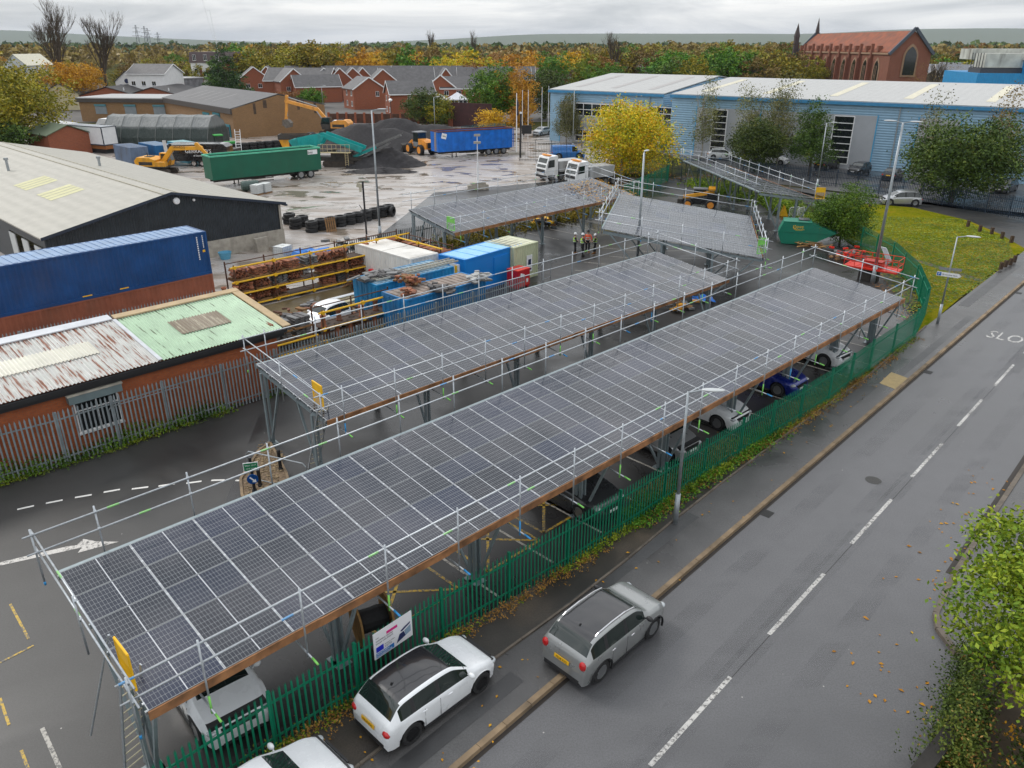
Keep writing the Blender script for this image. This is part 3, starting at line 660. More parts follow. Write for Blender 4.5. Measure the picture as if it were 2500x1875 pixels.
def excavator(label,loc,azd,pts,sc=1,grp=None,paintm=EXY,sign=None,cab_side=1):
    """pts: boom foot, elbow, stick joint, bucket joint in local x,z"""
    r=thing('excavator',label,'excavator',loc,az(azd),grp,sc)
    m=MB(); tracks(m,4.2,.6,2.2); m.build('track',TRKG,r)
    m=MB(); m.box(-.9,.9,-.9,.9,.55,.95); m.box(-2.3,1.6,-1.3,1.3,.95,1.15); m.build('turntable',DKST,r)
    m=MB(); m.prism([(-2.75,1.15),(-2.85,1.9),(-2.4,2.35),(-.6,2.3),(.2,2.0),(.2,1.15)],'y',-1.3,1.3); m.box(.2,1.6,-1.35,-.45,1.15,1.75); m.build('engine_housing',paintm,r)
    m=MB(); m.box(-2.2,-.2,-1.315,-1.3,1.3,1.75); m.box(-2.2,-.2,1.3,1.315,1.3,1.75); m.cbox((-1.2,0,2.36),(.9,1.2,.08)); m.tube((-1.8,.5,2.2),(-1.8,.5,2.8),.06); m.build('vent_grille',DKST,r)
    c=MB(); y0,y1=.35*cab_side,1.32*cab_side; y0,y1=min(y0,y1),max(y0,y1)
    c.prism([(.1,1.15),(1.55,1.15),(1.75,1.75),(1.45,2.75),(.1,2.8)],'y',y0,y1); cab=c.build('cab',paintm if sign else DKST,r)
    g=MB(); g.prism([(.25,1.75),(1.62,1.8),(1.38,2.65),(.25,2.68)],'y',y0-.01,y1+.01); g.add([(1.765,y0+.06,1.78),(1.765,y1-.06,1.78),(1.475,y1-.06,2.68),(1.475,y0+.06,2.68)],[(0,1,2,3)]); g.build('cab_window',GLC,cab)
    a,b,cc,d=[V((x,-.05,z)) for x,z in pts]
    def limb(nm,P_,w,h0,h1):
        m=MB(); k=len(P_)
        for i in range(k-1): m.beam(P_[i],P_[i+1],w,h0+(h1-h0)*(i+.5)/(k-1))
        for q in P_: m.lathe([(h0*.5,-w/2-.02),(h0*.5,w/2+.02)],(q.x,q.y,q.z),10,'y')
        return m.build(nm,paintm,r)
    mid=a.lerp(b,.5); bm=limb('boom',[a,b,cc],.42,.62,.45)
    limb('stick',[cc+(cc-d).normalized()*.7,cc,d],.36,.50,.34)
    m=MB(); m.tube(a+V((.5,.3,-.1)),b+V((0,.3,-.25)),.09,8); m.tube(b+V((0,0,.45)),cc+(cc-d).normalized()*.65,.08,8); m.tube(cc+V((.1,0,-.2)),d+V((-.3,0,.5)),.07,8); m.build('hydraulic_ram',STEEL,r)
    bk=MB(); bk.prism([(-.15,.25),(.45,.1),(.55,-.6),(.0,-1.15),(-.75,-1.0),(-.9,-.35),(-.5,.05)],'y',-.55,.55); 
    for k in range(5): bk.cbox((.62,-.44+.22*k,-.75),(.25,.08,.06))
    bk.build('bucket',mat('bucket_steel',(.16,.14,.12),.6,.3,.3,3.,dirt=.5),r,loc=(d.x,d.y,d.z-.15))
    if sign:
        link('lettering',text_mesh(sign,.42,INK,.006),bm,(a.x*.2+b.x*.8+1.3,-.27,b.z+.03),(R(90),R(0),0))
    return r
p=W(392,424); e1=excavator("yellow excavator with folded boom behind the cream barn roof",(p.x,p.y,0),97,[(.6,1.5),(2.4,3.5),(6.6,3.6),(9.2,.9)],.92,sign="GERRARD'S")
p=W(818,338); e2=excavator('orange-yellow excavator reaching over the yard beside the brown brick building',(p.x,p.y,.6),-82,[(.6,1.6),(2.6,3.9),(7.6,5.1),(8.0,2.3)],1.1,paintm=mat('faded_excavator_orange',(.74,.32,.05),.5,0,.15,1.5,dirt=.4))
def trailer(label,loc,azd,L,Wd,Hb,H,m,edge,ribs,ladder=False,axles=3):
    r=thing('tipper_trailer',label,'trailer',loc,az(azd))
    b=MB(); x0,x1,y=-L/2,L/2,Wd/2
    b.box(x0,x1,-y,-y+.06,Hb,H); b.box(x0,x1,y-.06,y,Hb,H); b.box(x0,x0+.06,-y+.06,y-.06,Hb,H); b.box(x1-.06,x1,-y+.06,y-.06,Hb,H); b.box(x0,x1,-y,y,Hb-.08,Hb)
    body=b.build('trailer_body',m,r)
    if ribs:
        b=MB()
        for k in range(int(L/1.05)+1):
            for s in (-1,1): b.box(x0+.1+k*1.05,x0+.19+k*1.05,s*y-.03 if s>0 else -y-.05,y+.05 if s>0 else -y+.03,Hb,H)
        b.build('side_rib',m,body)
    e=MB()
    for s in (-1,1): e.box(x0-.03,x1+.03,s*y-.09,s*y+.09,H,H+.16)
    e.box(x0-.03,x0+.12,-y+.09,y-.09,H,H+.15); e.box(x1-.12,x1+.03,-y+.09,y-.09,H,H+.15); e.build('top_rim',edge,r)
    t=MB(); n=26
    for i in range(n+1):
        x=x0+L*i/n
    vs=[];
    for i in range(n+1):
        x=x0+L*i/n
        for j in range(5): vs.append((x,-y+.1+(Wd-.2)*j/4,H-.12-.10*math.sin(i*1.7)*math.sin(j*math.pi/4)-.15*math.sin(j*math.pi/4)))
    t.add(vs,[(i*5+j,(i+1)*5+j,(i+1)*5+j+1,i*5+j+1) for i in range(n) for j in range(4)]); t.build('load_sheet',mat('wet_load',(.05,.03,.025),.5,0,.3,1.) if ribs else mat('green_sheet',(.02,.14,.09),.45,0,.4,1.),r)
    c=MB(); 
    for s in (-1,1): c.box(x0+.3,x1-.1,s*.5-.06,s*.5+.06,Hb-.42,Hb-.08)
    for k in range(4): c.box(x0+2+k*2.5,x0+2.1+k*2.5,-.5,.5,Hb-.35,Hb-.15)
    for s in (-1,1): 
        c.tube((x0+3.2,s*.7,Hb-.3),(x0+3.2,s*.7,.05),.07); c.box(x0+3.05,x0+3.35,s*.7-.14,s*.7+.14,0,.06)
        c.box(x0+4.6,x0+7.4,s*y-.03,s*y+.03,Hb-.75,Hb-.65); c.box(x0+4.6,x0+7.4,s*y-.03,s*y+.03,Hb-.45,Hb-.35)
    c.build('chassis',DKST,r)
    ty,ri=wheel_meshes(.5,.38,RIMS,5)
    for a in range(axles):
        for s in (-1,1):
            w_=link('wheel',ty,r,(x1-1.5-a*1.32,s*(y-.22),.5),(0,0,0 if s>0 else math.pi)); link('rim',ri,w_,(0,0,0))
    if ladder:
        b=MB(); 
        for s in (-.2,.2): b.box(x0-.06,x0-.02,y*-.35+s-.02,y*-.35+s+.02,Hb,H)
        for k in range(9): b.box(x0-.06,x0-.03,y*-.35-.2,y*-.35+.2,Hb+.2+k*.27,Hb+.23+k*.27)
        b.build('ladder',YEL,r)
    return r
a=W(493,458);b=W(775,432); gtr=trailer('long dark green bulk trailer with pale green rim, beside the cream barn',(-30.3,98.0,0),50,13.9,2.5,1.0,3.5,GRNT,GRNL,False,axles=2)
link('lettering',text_mesh('bmi',.45,INK,.01),gtr,(5.6,-1.27,2.95),(R(90),0,0))
b=MB(); b.box(5.25,6.55,-1.262,-1.252,2.85,3.4); b.build('sign_plate',WHT,gtr)
btr=trailer('long bright blue ribbed bulk trailer parked in the wet yard',(-6.0,122.5,0),60,12.6,2.5,1.0,3.7,BLUT,mat('rusty_rim',(.12,.035,.025),.7,0,.4,2.),True,True)
b=MB(); b.cbox((-5.3,-1.31,3.15),(.8,.01,.75),ry=R(15)); b.build('sign_plate',WHT,btr)
link('lettering',text_mesh('bmi',.36,INK,.01),btr,(-5.3,-1.33,3.05),(R(90),R(15),0))
def lorry(label,loc,azd,grp):
    r=thing('lorry',label,'lorry',loc,az(azd),grp,.9)
    m=MB(); m.prism([(1.6,.75),(3.55,.75),(3.62,1.6),(3.45,2.2),(3.1,3.15),(1.7,3.3),(1.6,3.2)],'y',-1.22,1.22); cab=m.build('cab',WHT,r)
    g=MB(); g.add([(3.60,-1.05,1.75),(3.60,1.05,1.75),(3.19,1.0,2.95),(3.19,-1.0,2.95)],[(0,1,2,3)]); g.build('windscreen',GLC,r)
    for s in (-1,1):
        g=MB(); g.prism([(2.2,1.85),(3.3,1.75),(3.1,2.75),(2.2,2.8)],'y',s*1.23-.006,s*1.23+.006); g.build('side_window',GLC,cab)
        g=MB(); g.box(3.15,3.3,s*1.45-.08,s*1.45+.08,1.9,2.6); g.tube((3.2,s*1.2,2.6),(3.2,s*1.45,2.6),.03); g.build('wing_mirror',TRIM,r)
        g=MB(); g.cbox((3.66,s*.95,.95),(.06,.38,.2)); g.build('headlamp',LAMPG,r)
    g=MB(); g.box(3.56,3.66,-1.0,1.0,1.15,1.5); g.box(3.4,3.68,-1.22,1.22,.45,.72); g.build('grille',TRIM,r)
    g=MB(); g.box(2.5,2.9,-.9,.9,3.28,3.42); g.build('beacon_bar',ORNG,r)
    g=MB(); g.box(-3.6,1.6,-.45,.45,.75,1.05); g.build('chassis',DKST,r)
    g=MB(); g.prism([(-2.6,1.1),(1.3,1.1),(1.45,2.5),(-2.8,2.5)],'y',-1.2,1.2); g.build('tipper_body',mat('tipper_grey',(.42,.43,.44),.5,.1,.15,1.,dirt=.4),r)
    ty,ri=wheel_meshes(.5,.34,RIMS,5)
    for x in (2.6,1.0,-1.4,-2.7):
        for s in (-1,1): w_=link('wheel',ty,r,(x,s*1.0,.5),(0,0,0 if s>0 else math.pi)); link('rim',ri,w_,(0,0,0))
    return r
p=W(1335,440); lorry('white tipper lorry facing the camera, left of its pair in the yard',(p.x+2.0,p.y+1.6,0),238,'white lorries in the yard')
p=W(1398,455); lorry('white tipper lorry facing the camera, half behind the yellow tree',(p.x+2.4,p.y+1.2,0),238,'white lorries in the yard')
def loader(label,loc,azd):
    r=thing('wheel_loader',label,'loader',loc,az(azd))
    m=MB(); m.prism([(-3.0,.9),(-3.1,1.9),(-2.5,2.2),(-.9,2.3),(-.9,.9)],'y',-.75,.75); m.box(.6,1.9,-.45,.45,.8,1.5); m.build('body',ORNG,r)
    m=MB(); m.box(-3.12,-3.06,-.45,.45,1.05,1.85); m.build('radiator_grille',DARK,r)
    m=MB(); m.box(-.85,.55,-.75,.75,1.1,1.8); m.box(-.95,.65,-.85,.85,3.15,3.3); c=m.build('cab',mat('cab_grey',(.18,.19,.2),.5),r)
    m=MB(); m.box(-.82,.52,-.72,.72,1.8,3.15); m.build('cab_window',GLC,c)
    m=MB(); 
    for s in (-1,1): m.beam((1.2,s*.5,1.9),(3.0,s*.5,.8),.16,.35)
    m.build('lift_arm',ORNG,r)
    m=MB(); m.prism([(2.8,.2),(3.9,.05),(3.3,.35),(3.0,.9),(3.3,1.35),(2.8,1.1)],'y',-1.4,1.4); m.build('bucket',DKST,r)
    ty,ri=wheel_meshes(.78,.6,ORNG,4)
    for x in (-1.9,1.3):
        for s in (-1,1): w_=link('wheel',ty,r,(x,s*1.05,.78),(0,0,0 if s>0 else math.pi)); link('rim',ri,w_,(0,0,0))
    return r
p=W(1035,378); loader('orange wheel loader with grey cab between the black heaps and the blue trailer',(p.x-.8,p.y+1.5,0),-38)
# screening machine
p=W(795,400); sc=thing('screening_machine','teal screening machine with a long black conveyor standing among black heaps','screening machine',(p.x+2.6,p.y-2,0),az(93))
m=MB(); tracks(m,4.4,.5,2.4,.8); m.build('track',TRKG,sc)
m=MB(); m.box(-3.5,3.2,-1.1,1.1,.8,1.3); m.box(-1,1.8,-1.2,1.2,1.3,2.0); m.build('chassis',DKST,sc)
m=MB(); m.prism([(-6.6,3.5),(-5.9,2.4),(-2.4,2.9),(-1.6,4.1),(-2.5,4.3)],'y',-1.5,-1.38); m.prism([(-6.6,3.5),(-5.9,2.4),(-2.4,2.9),(-1.6,4.1),(-2.5,4.3)],'y',1.38,1.5); m.prism([(-6.5,3.5),(-5.9,2.4),(-5.75,2.45),(-6.4,3.55)],'y',-1.38,1.38); m.prism([(-5.9,2.3),(-2.4,2.8),(-2.4,2.95),(-5.9,2.45)],'y',-1.38,1.38)
for k in range(7): m.box(-6.0+k*.55,-5.93+k*.55,-1.56,-1.5,2.6,3.7)
m.build('hopper',TEAL,sc)
m=MB(); m.prism([(-2.2,4.0),(3.2,1.9),(3.5,2.6),(-1.9,4.5)],'y',-1.15,-1.05); m.prism([(-2.2,4.0),(3.2,1.9),(3.5,2.6),(-1.9,4.5)],'y',1.05,1.15); m.prism([(-2.2,3.9),(3.2,1.8),(3.2,1.95),(-2.2,4.05)],'y',-1.05,1.05); m.build('screen_box',TEAL,sc)
m=MB(); m.beam((-5.5,0,1.4),(-.5,0,2.2),1.0,.25); m.beam((-4.8,.0,2.4),(-2.5,0,1.0),.14,.14); m.build('feed_conveyor',DKST,sc)
m=MB(); m.beam((1.5,0,1.2),(8.6,0,4.1),.95,.22); m.beam((3.2,-.5,1.2),(7.2,-.5,3.2),.08,.3); 
for s in (-.5,.5): m.beam((1.5,s,1.4),(8.8,s,4.4),.06,.12)
m.build('discharge_conveyor',mat('conveyor_grey',(.13,.13,.13),.5,.3,.3,2.),sc)
m=MB(); m.beam((2.0,-.62,1.3),(5.2,-.62,2.6),.1,.35); m.build('conveyor_guard',TEAL,sc)
m=MB(); m.box(-2.4,1.9,-2.0,-1.3,1.95,2.02)
for k in range(8): m.tube((-2.4+k*.61,-2.0,2.0),(-2.4+k*.61,-2.0,3.05),.025)
for h in (2.5,3.05): m.tube((-2.4,-2.0,h),(1.9,-2.0,h),.025)
for s in (0,.4): m.tube((1.2+s,-2.1,.3),(1.2+s,-2.05,2.0),.03)
for k in range(6): m.tube((1.2,-2.08,.5+k*.28),(1.6,-2.08,.5+k*.28),.02)
m.build('walkway',mat('pale_handrail',(.55,.45,.25),.5,0,.2),sc)
# yellow hopper behind the green trailer, old cars, telehandler, black trailer, green tractor
p=W(725,375); hp=thing('yellow_hopper','yellow steel hopper with dark grey rim behind the green trailer','hopper',(p.x,p.y,0),az(85))
m=MB(); m.prism([(-1.6,.4),(1.6,.4),(2.3,2.2),(-2.3,2.2)],'y',-1.1,1.1); m.build('hopper_body',EXY,hp)
m=MB(); m.box(-2.4,2.4,-1.25,-1.1,2.2,2.9); m.box(-2.4,2.4,1.1,1.25,2.2,2.9); m.box(-2.4,-2.25,-1.1,1.1,2.2,2.9); m.box(2.25,2.4,-1.1,1.1,2.2,2.9); m.box(-.8,0,-1.13,-1.1,.6,2.1); m.build('rim',DKST,hp)
p=W(478,410); bt=thing('box_trailer','black box trailer with white lettering behind the yellow excavator','trailer',(p.x,p.y+2.5,0),az(92))
m=MB(); m.prism([(-4.2,.7),(-4.2,2.6),(-3.7,3.0),(3.7,3.0),(4.2,2.6),(4.2,.7)],'y',-1.2,1.2); m.build('trailer_body',BKP,bt)
link('lettering',text_mesh("GERRARD'S",.72,WHT,.01),bt,(0.2,-1.215,1.8),(R(90),0,0)); link('lettering',text_mesh('of Swinton',.34,WHT,.01),bt,(0.2,-1.215,1.35),(R(90),0,0))
ty,ri=wheel_meshes(.42,.3,CHROME,5)
for x in (-.6,.6):
    for s in (-1,1): w_=link('wheel',ty,bt,(x,s*1.22,.42),(0,0,0 if s>0 else math.pi)); link('rim',ri,w_)
m=MB(); m.cbox((-4.1,-1.5,2.2),(.5,.05,2.6),rx=R(6)); m.build('striped_board',None or mat('chevron_board',(.6,.6,.6),.5),bt)
m=MB(); m.lathe([(.02,1.1),(.22,.12),(.34,.1),(.34,0)],(-4.3,-1.7,0),12); cn=tag(m.build('traffic_cone',mat('green_cone',(.01,.35,.2),.5)),'green traffic cone beside the black box trailer','traffic cone'); cn.location=bt.location; cn.rotation_euler=bt.rotation_euler
p=W(545,372); tg=thing('tractor','small green tractor half hidden behind the grey tarpaulin shelter','tractor',(p.x,p.y,0),az(60))
m=MB(); m.box(.2,2.0,-.4,.4,.9,1.6); m.box(-1.1,.2,-.8,.8,2.55,2.7); m.prism([(-1.3,.9),(-.2,.9),(-.2,1.4),(-1.3,1.5)],'y',-.9,.9); m.build('body',mat('tractor_green',(.03,.32,.05),.4,0,.1),tg)
m=MB(); m.box(-1.0,.15,-.7,.7,1.4,2.55); m.build('cab_window',GLC,tg)
t1,r1=wheel_meshes(.8,.45,YEL,4); t2,r2=wheel_meshes(.45,.3,YEL,4)
for s in (-1,1):
    w_=link('wheel',t1,tg,(-.9,s*.95,.8),(0,0,0 if s>0 else math.pi)); link('rim',r1,w_); w_=link('wheel',t2,tg,(1.6,s*.8,.45),(0,0,0 if s>0 else math.pi)); link('rim',r2,w_)
p=W(548,395); rp=thing('recovery_truck','white cab with dark chevron-striped tail parked beside the green tractor','truck',(p.x,p.y,0),az(100))
m=MB(); m.prism([(-2.0,.6),(-2.05,2.3),(-1.0,2.4),(-.6,1.5),(-.6,.6)],'y',-1,1); m.build('cab',WHT,rp)
m=MB(); m.box(-.6,2.3,-1.05,1.05,.7,1.9); m.build('equipment_body',DKST,rp)
m=MB()
for k in range(5): m.cbox((-.2+k*.5,-1.06,1.3),(.16,.02,1.2),ry=R(30))
m.build('chevron_stripes',WHT,rp)
t1,r1=wheel_meshes(.45,.3,RIMS,4)
for x in (-1.4,1.4):
    for s in (-1,1): w_=link('wheel',t1,rp,(x,s*.95,.45),(0,0,0 if s>0 else math.pi)); link('rim',r1,w_)
p=W(1705,508); th=thing('telehandler','yellow and black telehandler with orange beacon beyond the double-width canopy','telehandler',(p.x,p.y,0),az(-75),None,.85)
m=MB(); m.box(-2.1,1.8,-1.0,1.0,.6,1.25); m.box(-2.1,-.9,-.4,1.0,1.25,1.9); m.build('body',BKP,th)
m=MB(); m.box(-.8,.7,-1.0,-.1,1.25,2.2); m.build('cab_window',GLC,th); m=MB(); m.box(-.9,.8,-1.05,-.05,2.2,2.32); m.box(-.9,-.75,-1.05,-.05,1.25,2.2); m.build('cab',mat('cab_grey',(.18,.19,.2),.5),th)
m=MB(); m.beam((-1.7,.35,2.0),(1.9,.35,1.35),.3,.36); m.box(-1.8,-1.0,-.9,.9,2.3,2.5); m.build('boom',EXY,th)
m=MB(); m.box(1.9,2.5,-1.0,1.3,.5,1.2); m.build('bucket',DKST,th)
t1,r1=wheel_meshes(.6,.42,ORNG,5)
for x in (-1.4,1.3):
    for s in (-1,1): w_=link('wheel',t1,th,(x,s*1.05,.6),(0,0,0 if s>0 else math.pi)); link('rim',r1,w_)
# skip (waste bin)
p=W(1948,597); SKG=mat('skip_green',(.0,.165,.10),.5,0,.12,1.2,dirt=.15)
sk=thing('waste_skip','large green waste skip with pointed end and yellow emblem','skip',(p.x+.3,p.y+.6,0),az(107),None,.86)
m=MB(); m.prism([(-1.7,.05),(.9,.05),(3.1,1.25),(3.2,1.35),(.8,2.15),(-1.7,2.2),(-2.1,1.2),(-2.1,.9)],'y',-.95,.95)
m.M=None; m.build('skip_body',SKG,sk)
m=MB(); m.box(-2.12,2.9,-.99,-.95,1.2,1.26); m.box(-1.75,.9,-1.0,1.0,2.16,2.24); m.build('rim',SKG,sk)
m=MB()
for k in range(6): m.cbox((-.2+k*.16,.3-.02*k,2.3+.01*k),(.12,1.2,.03),ry=R(8))
m.cbox((.2,.3,2.27),(1.1,1.25,.03),ry=R(8)); m.build('lid',mat('grey_plastic_lid',(.06,.065,.07),.5),sk)
link('lettering',text_mesh('JWS',.34,YEL,.006),sk,(-.15,-.96,1.62),(R(90),0,0)); 
m=MB()
for a in range(5): t_=2*math.pi*a/5; m.lathe([(.055,-.965),(.055,-.952)],(-.66+.13*math.cos(t_),0,1.73+.13*math.sin(t_)),8,'y')
m.build('emblem',YEL,sk); m=MB(); m.box(-.75,.25,-.962,-.952,1.50,1.53); m.box(-.6,.1,-.962,-.952,1.42,1.44); m.build('small_print',YEL,sk)
random.seed(3)
# ---------------------------------------------------------------- fences and walls
def palisade(label,pts,h,m,step=.155,pw=.068,bay=2.75,group=None,side=1,three=True,cat='fence'):
    t=thing('palisade_fence',label,cat,(pts[0][0],pts[0][1],0),0,group); O=V((pts[0][0],pts[0][1],0)); carry=[]
    P_=[V((p[0],p[1],0))-O for p in pts]
    # cut into bays
    bays=[]; 
    for a,b in zip(P_,P_[1:]):
        n=max(1,round((b-a).length/bay))
        for i in range(n): bays.append((a.lerp(b,i/n),a.lerp(b,(i+1)/n)))
    for a,b in bays[:100]:
        d=(b-a).normalized(); nn=V((d.y,-d.x,0))*side; mb=MB(); L=(b-a).length; k=max(1,round(L/step))
        for i in range(k):
            c=a+d*(L*(i+.5)/k)+nn*.045; w=d*pw/2; q=nn*.018
            hh=h+random.uniform(-.008,.008); z0=.05
            s=[c-w,c-w*.45+q,c+w*.45+q,c+w]
            v=[(p.x,p.y,z0) for p in s]+[(p.x,p.y,hh-.13) for p in s]+[(c.x-w.x*.9,c.y-w.y*.9,hh-.02),(c.x-w.x*.4+q.x,c.y-w.y*.4+q.y,hh-.08),(c.x+q.x,c.y+q.y,hh+.03),(c.x+w.x*.4+q.x,c.y+w.y*.4+q.y,hh-.08),(c.x+w.x*.9,c.y+w.y*.9,hh-.02)] if three else \
              [(p.x,p.y,z0) for p in s]+[(p.x,p.y,hh-.12) for p in s]+[(c.x+q.x,c.y+q.y,hh)]
            f=[(0,1,5,4),(1,2,6,5),(2,3,7,6)]+([(4,9,8),(4,5,9),(5,10,9),(5,6,10),(6,11,10),(6,7,11),(7,12,11)] if three else [(4,5,8),(5,6,8),(6,7,8)])
            mb.add(v,f)
        mb.build('pale_panel',m,t)
        mb=MB()
        for z in (.35,h-.42): mb.beam((a.x,a.y,z),(b.x,b.y,z),.035,.055)
        mb.build('rail',m,t)
        mb=MB(); c=a-nn*.05; mb.cbox((c.x,c.y,(h-.1)/2),(.075,.1,h-.1),math.atan2(d.y,d.x)); mb.build('post',m,t)
    return t
FG=mat('green_fence_paint',(.0,.17,.09),.45,0,.12,2.,dirt=.12); FGR=mat('galvanised_fence',(.27,.31,.33),.5,.35,.18,3.,dirt=.25); FB=mat('dark_blue_fence_paint',(.012,.028,.05),.5,0,.2,3.)
FDK=mat('weathered_dark_fence',(.03,.05,.045),.6,.2,.3,3.); FK=mat('black_railing_paint',(.012,.012,.014),.5,0,0)
palisade('long green palisade fence between the pavement and the nearest canopy',FENCE,1.83,FG,.152,.058)
palisade('green fence curving away from the pavement towards the round green shrub',FENCE2,1.9,FG,.12,.045,3.0)
gf=[(-27.5,18.2),(-19.6,25.9),(-17.84,27.4),(-14.95,30.5),(-11.22,34.3),(-7.9,37.6)]
palisade('pale grey palisade fence in front of the brick building with the rusty roof',gf,2.4,FGR,.17,.07,three=False)
palisade('pale grey palisade fence between the blue containers and the second canopy',[(-7.9,37.6),(-4.2,41.6),(-.3,45.6),(.8,46.9)],2.4,FGR,.17,.07,three=False)
palisade('weathered grey palisade fence between the containers and the wet yard',[(-13.0,57.2),(-10.4,60.1),(-7.3,63.5),(.4,71.4),(9.8,81)],2.0,FDK,.2,.07,three=False)
palisade('grey palisade fence below the stacked long container',[(-28.5,33.5),(-17.6,44.2)],2.3,FGR,.17,.07,three=False)
palisade('dark green fence beyond the yellow maple',[(12,84),(19.2,98),(20.6,106)],2.0,FG,.2,.07,three=False)
palisade('dark blue palisade fence along the car park of the blue building',[W(1640,432),W(1740,420),W(1850,437),W(2040,456),W(2200,483),W(2350,510),W(2520,542)],2.1,FB,.2,.07,three=False)
palisade('dark palisade fence running behind the farthest canopy',[W(1625,440),W(1700,452),W(1800,478),W(1900,505),W(1990,530),(29.2,73)],2.0,FDK,.2,.07,three=False)
def railings(label,pts,h=1.3,sp=.25,m=FK,name='railing'):
    t=thing(name,label,'railing',(pts[0][0],pts[0][1],0)); O=V((pts[0][0],pts[0][1],0))
    for a,b in zip(pts,pts[1:]):
        a=V((a[0],a[1],0))-O;b=V((b[0],b[1],0))-O; n=int((b-a).length/sp); mb=MB()
        for k in range(n+1):
            p=a.lerp(b,k/n); mb.tube((p.x,p.y,0),(p.x,p.y,h*(1.12 if k%10==0 else 1)),.05 if k%10==0 else .022,4)
        mb.build('uprights',m,t); mb=MB()
        for z in (.15,h-.1): mb.beam((a.x,a.y,z),(b.x,b.y,z),.05,.05)
        mb.build('rail',m,t)
    return t
railings('black railings behind the black heaps along the road',[W(845,330),W(960,330),W(1080,340),W(1180,352),W(1262,372)],1.7,.3)
railings('black yard gate between the blue trailer and the yellow maple',[W(1268,392),W(1345,394),W(1425,392)],2.6,.22,name='yard_gate')
# low black posts of the gate with a sign box
gt=thing('gate_post','tall black gate post with a dark box sign at the yard entrance','post',W(1271,385)); mb=MB(); mb.box(-.12,.12,-.12,.12,0,6.2); mb.box(.15,1.6,-.1,.1,3.4,4.6); mb.build('post',FK,gt)
mb=MB(); mb.tube((0,0,6.2),(0,0,6.45),.16,8); mb.build('lamp',WHT,gt)
# brick boundary wall with piers
RB=brickmat('red_brick_wall',(.22,.055,.025),(.16,.04,.02),(.10,.07,.05),.5); RB2=brickmat('house_brick',(.36,.095,.035),(.27,.065,.025),(.16,.12,.09),.2)
a=W(804,300);b=W(1110,302); L=(b-a).length; bw=thing('brick_boundary_wall','dark red brick boundary wall with brighter piers in front of the houses','wall',a,azof(a,b))
mb=MB(); mb.box(0,L,-.12,.12,0,1.9); mb.build('wall',mat('grimy_brick',(.075,.035,.022),.9,0,.4,1.5),bw)
for k in range(15): mb=MB(); mb.box(k*L/14-.22,k*L/14+.22,-.2,.2,0,2.15); mb.build('pier',RB2,bw)
a=W(1105,308);b=W(1190,312); pw=thing('brick_screen_wall','tall dark brick wall right of the conservatories','wall',(a.x,a.y,0),azof(a,b)); mb=MB(); mb.box(-1,9,-.15,.15,0,4.6); mb.build('wall',mat('purple_brick',(.055,.022,.022),.9,0,.3,1.5),pw); mb=MB(); mb.box(-.8,.2,-.4,-.15,0,3.6); mb.build('pier',RB2,pw)
a=W(1150,340); palisade('teal mesh fence around the garden behind the blue trailer',[W(1128,345),W(1180,338),W(1235,335)],2.6,mat('teal_mesh',(.02,.13,.15),.5,0,.1),.3,.08,three=False)
# wall at the bottom right corner
a=W(2402,1690);b=W(2250,1885); cw=thing('low_brick_wall','crumbling low brick wall with dark coping at the bottom right corner','wall',(b.x,b.y,0),azof(b,a)); L=(b-a).length
mb=MB(); mb.box(-3,L,-.17,.0,0,.75); mb.build('wall',brickmat('crumbling_brick',(.20,.12,.06),(.13,.08,.045),(.2,.17,.13),.5),cw); mb=MB(); mb.box(-3,L+.02,-.32,.02,.75,.84); mb.build('coping',mat('dark_coping',(.02,.018,.016),.85,0,.4,3.,.5,10),cw)
sheet('garden_ground',[(cor[-1][0],cor[-1][1]),(W(2402,1690).x+.1,W(2402,1690).y),(b.x+.1,b.y),(b.x+1,b.y-4),(30,8),(30,20)],.10,mat('worn_garden_soil',(.10,.075,.05),.95,0,.35,1.2,.4,12,dirt=.4))
# ---------------------------------------------------------------- buildings
def along(o,d,px,z=0):
    k=(px-1250)/F; c,s=math.cos(PITCH),math.sin(PITCH)
    return (k*(o[1]*c+(CH-z)*s)-o[0])/(d[0]-k*d[1]*c)
def gable_roof(mb,x0,x1,y0,y1,e,rg,ov=.3,th=.12,ax='x'):
    """two slopes, ridge along ax"""
    if ax=='x':
        m=(y0+y1)/2; s=(rg-e)/((y1-y0)/2)
        for sg,ye in ((-1,y0-ov),(1,y1+ov)):
            z=e-ov*s; mb.add([(x0-ov,ye,z),(x1+ov,ye,z),(x1+ov,m,rg),(x0-ov,m,rg),(x0-ov,ye,z+th),(x1+ov,ye,z+th),(x1+ov,m,rg+th),(x0-ov,m,rg+th)],[(0,3,2,1),(4,5,6,7),(0,1,5,4),(1,2,6,5),(2,3,7,6),(3,0,4,7)])
    else:
        m=(x0+x1)/2; s=(rg-e)/((x1-x0)/2)
        for xe in (x0-ov,x1+ov):
            z=e-ov*s; mb.add([(xe,y0-ov,z),(xe,y1+ov,z),(m,y1+ov,rg),(m,y0-ov,rg),(xe,y0-ov,z+th),(xe,y1+ov,z+th),(m,y1+ov,rg+th),(m,y0-ov,rg+th)],[(0,3,2,1),(4,5,6,7),(0,1,5,4),(1,2,6,5),(2,3,7,6),(3,0,4,7)])
    return mb
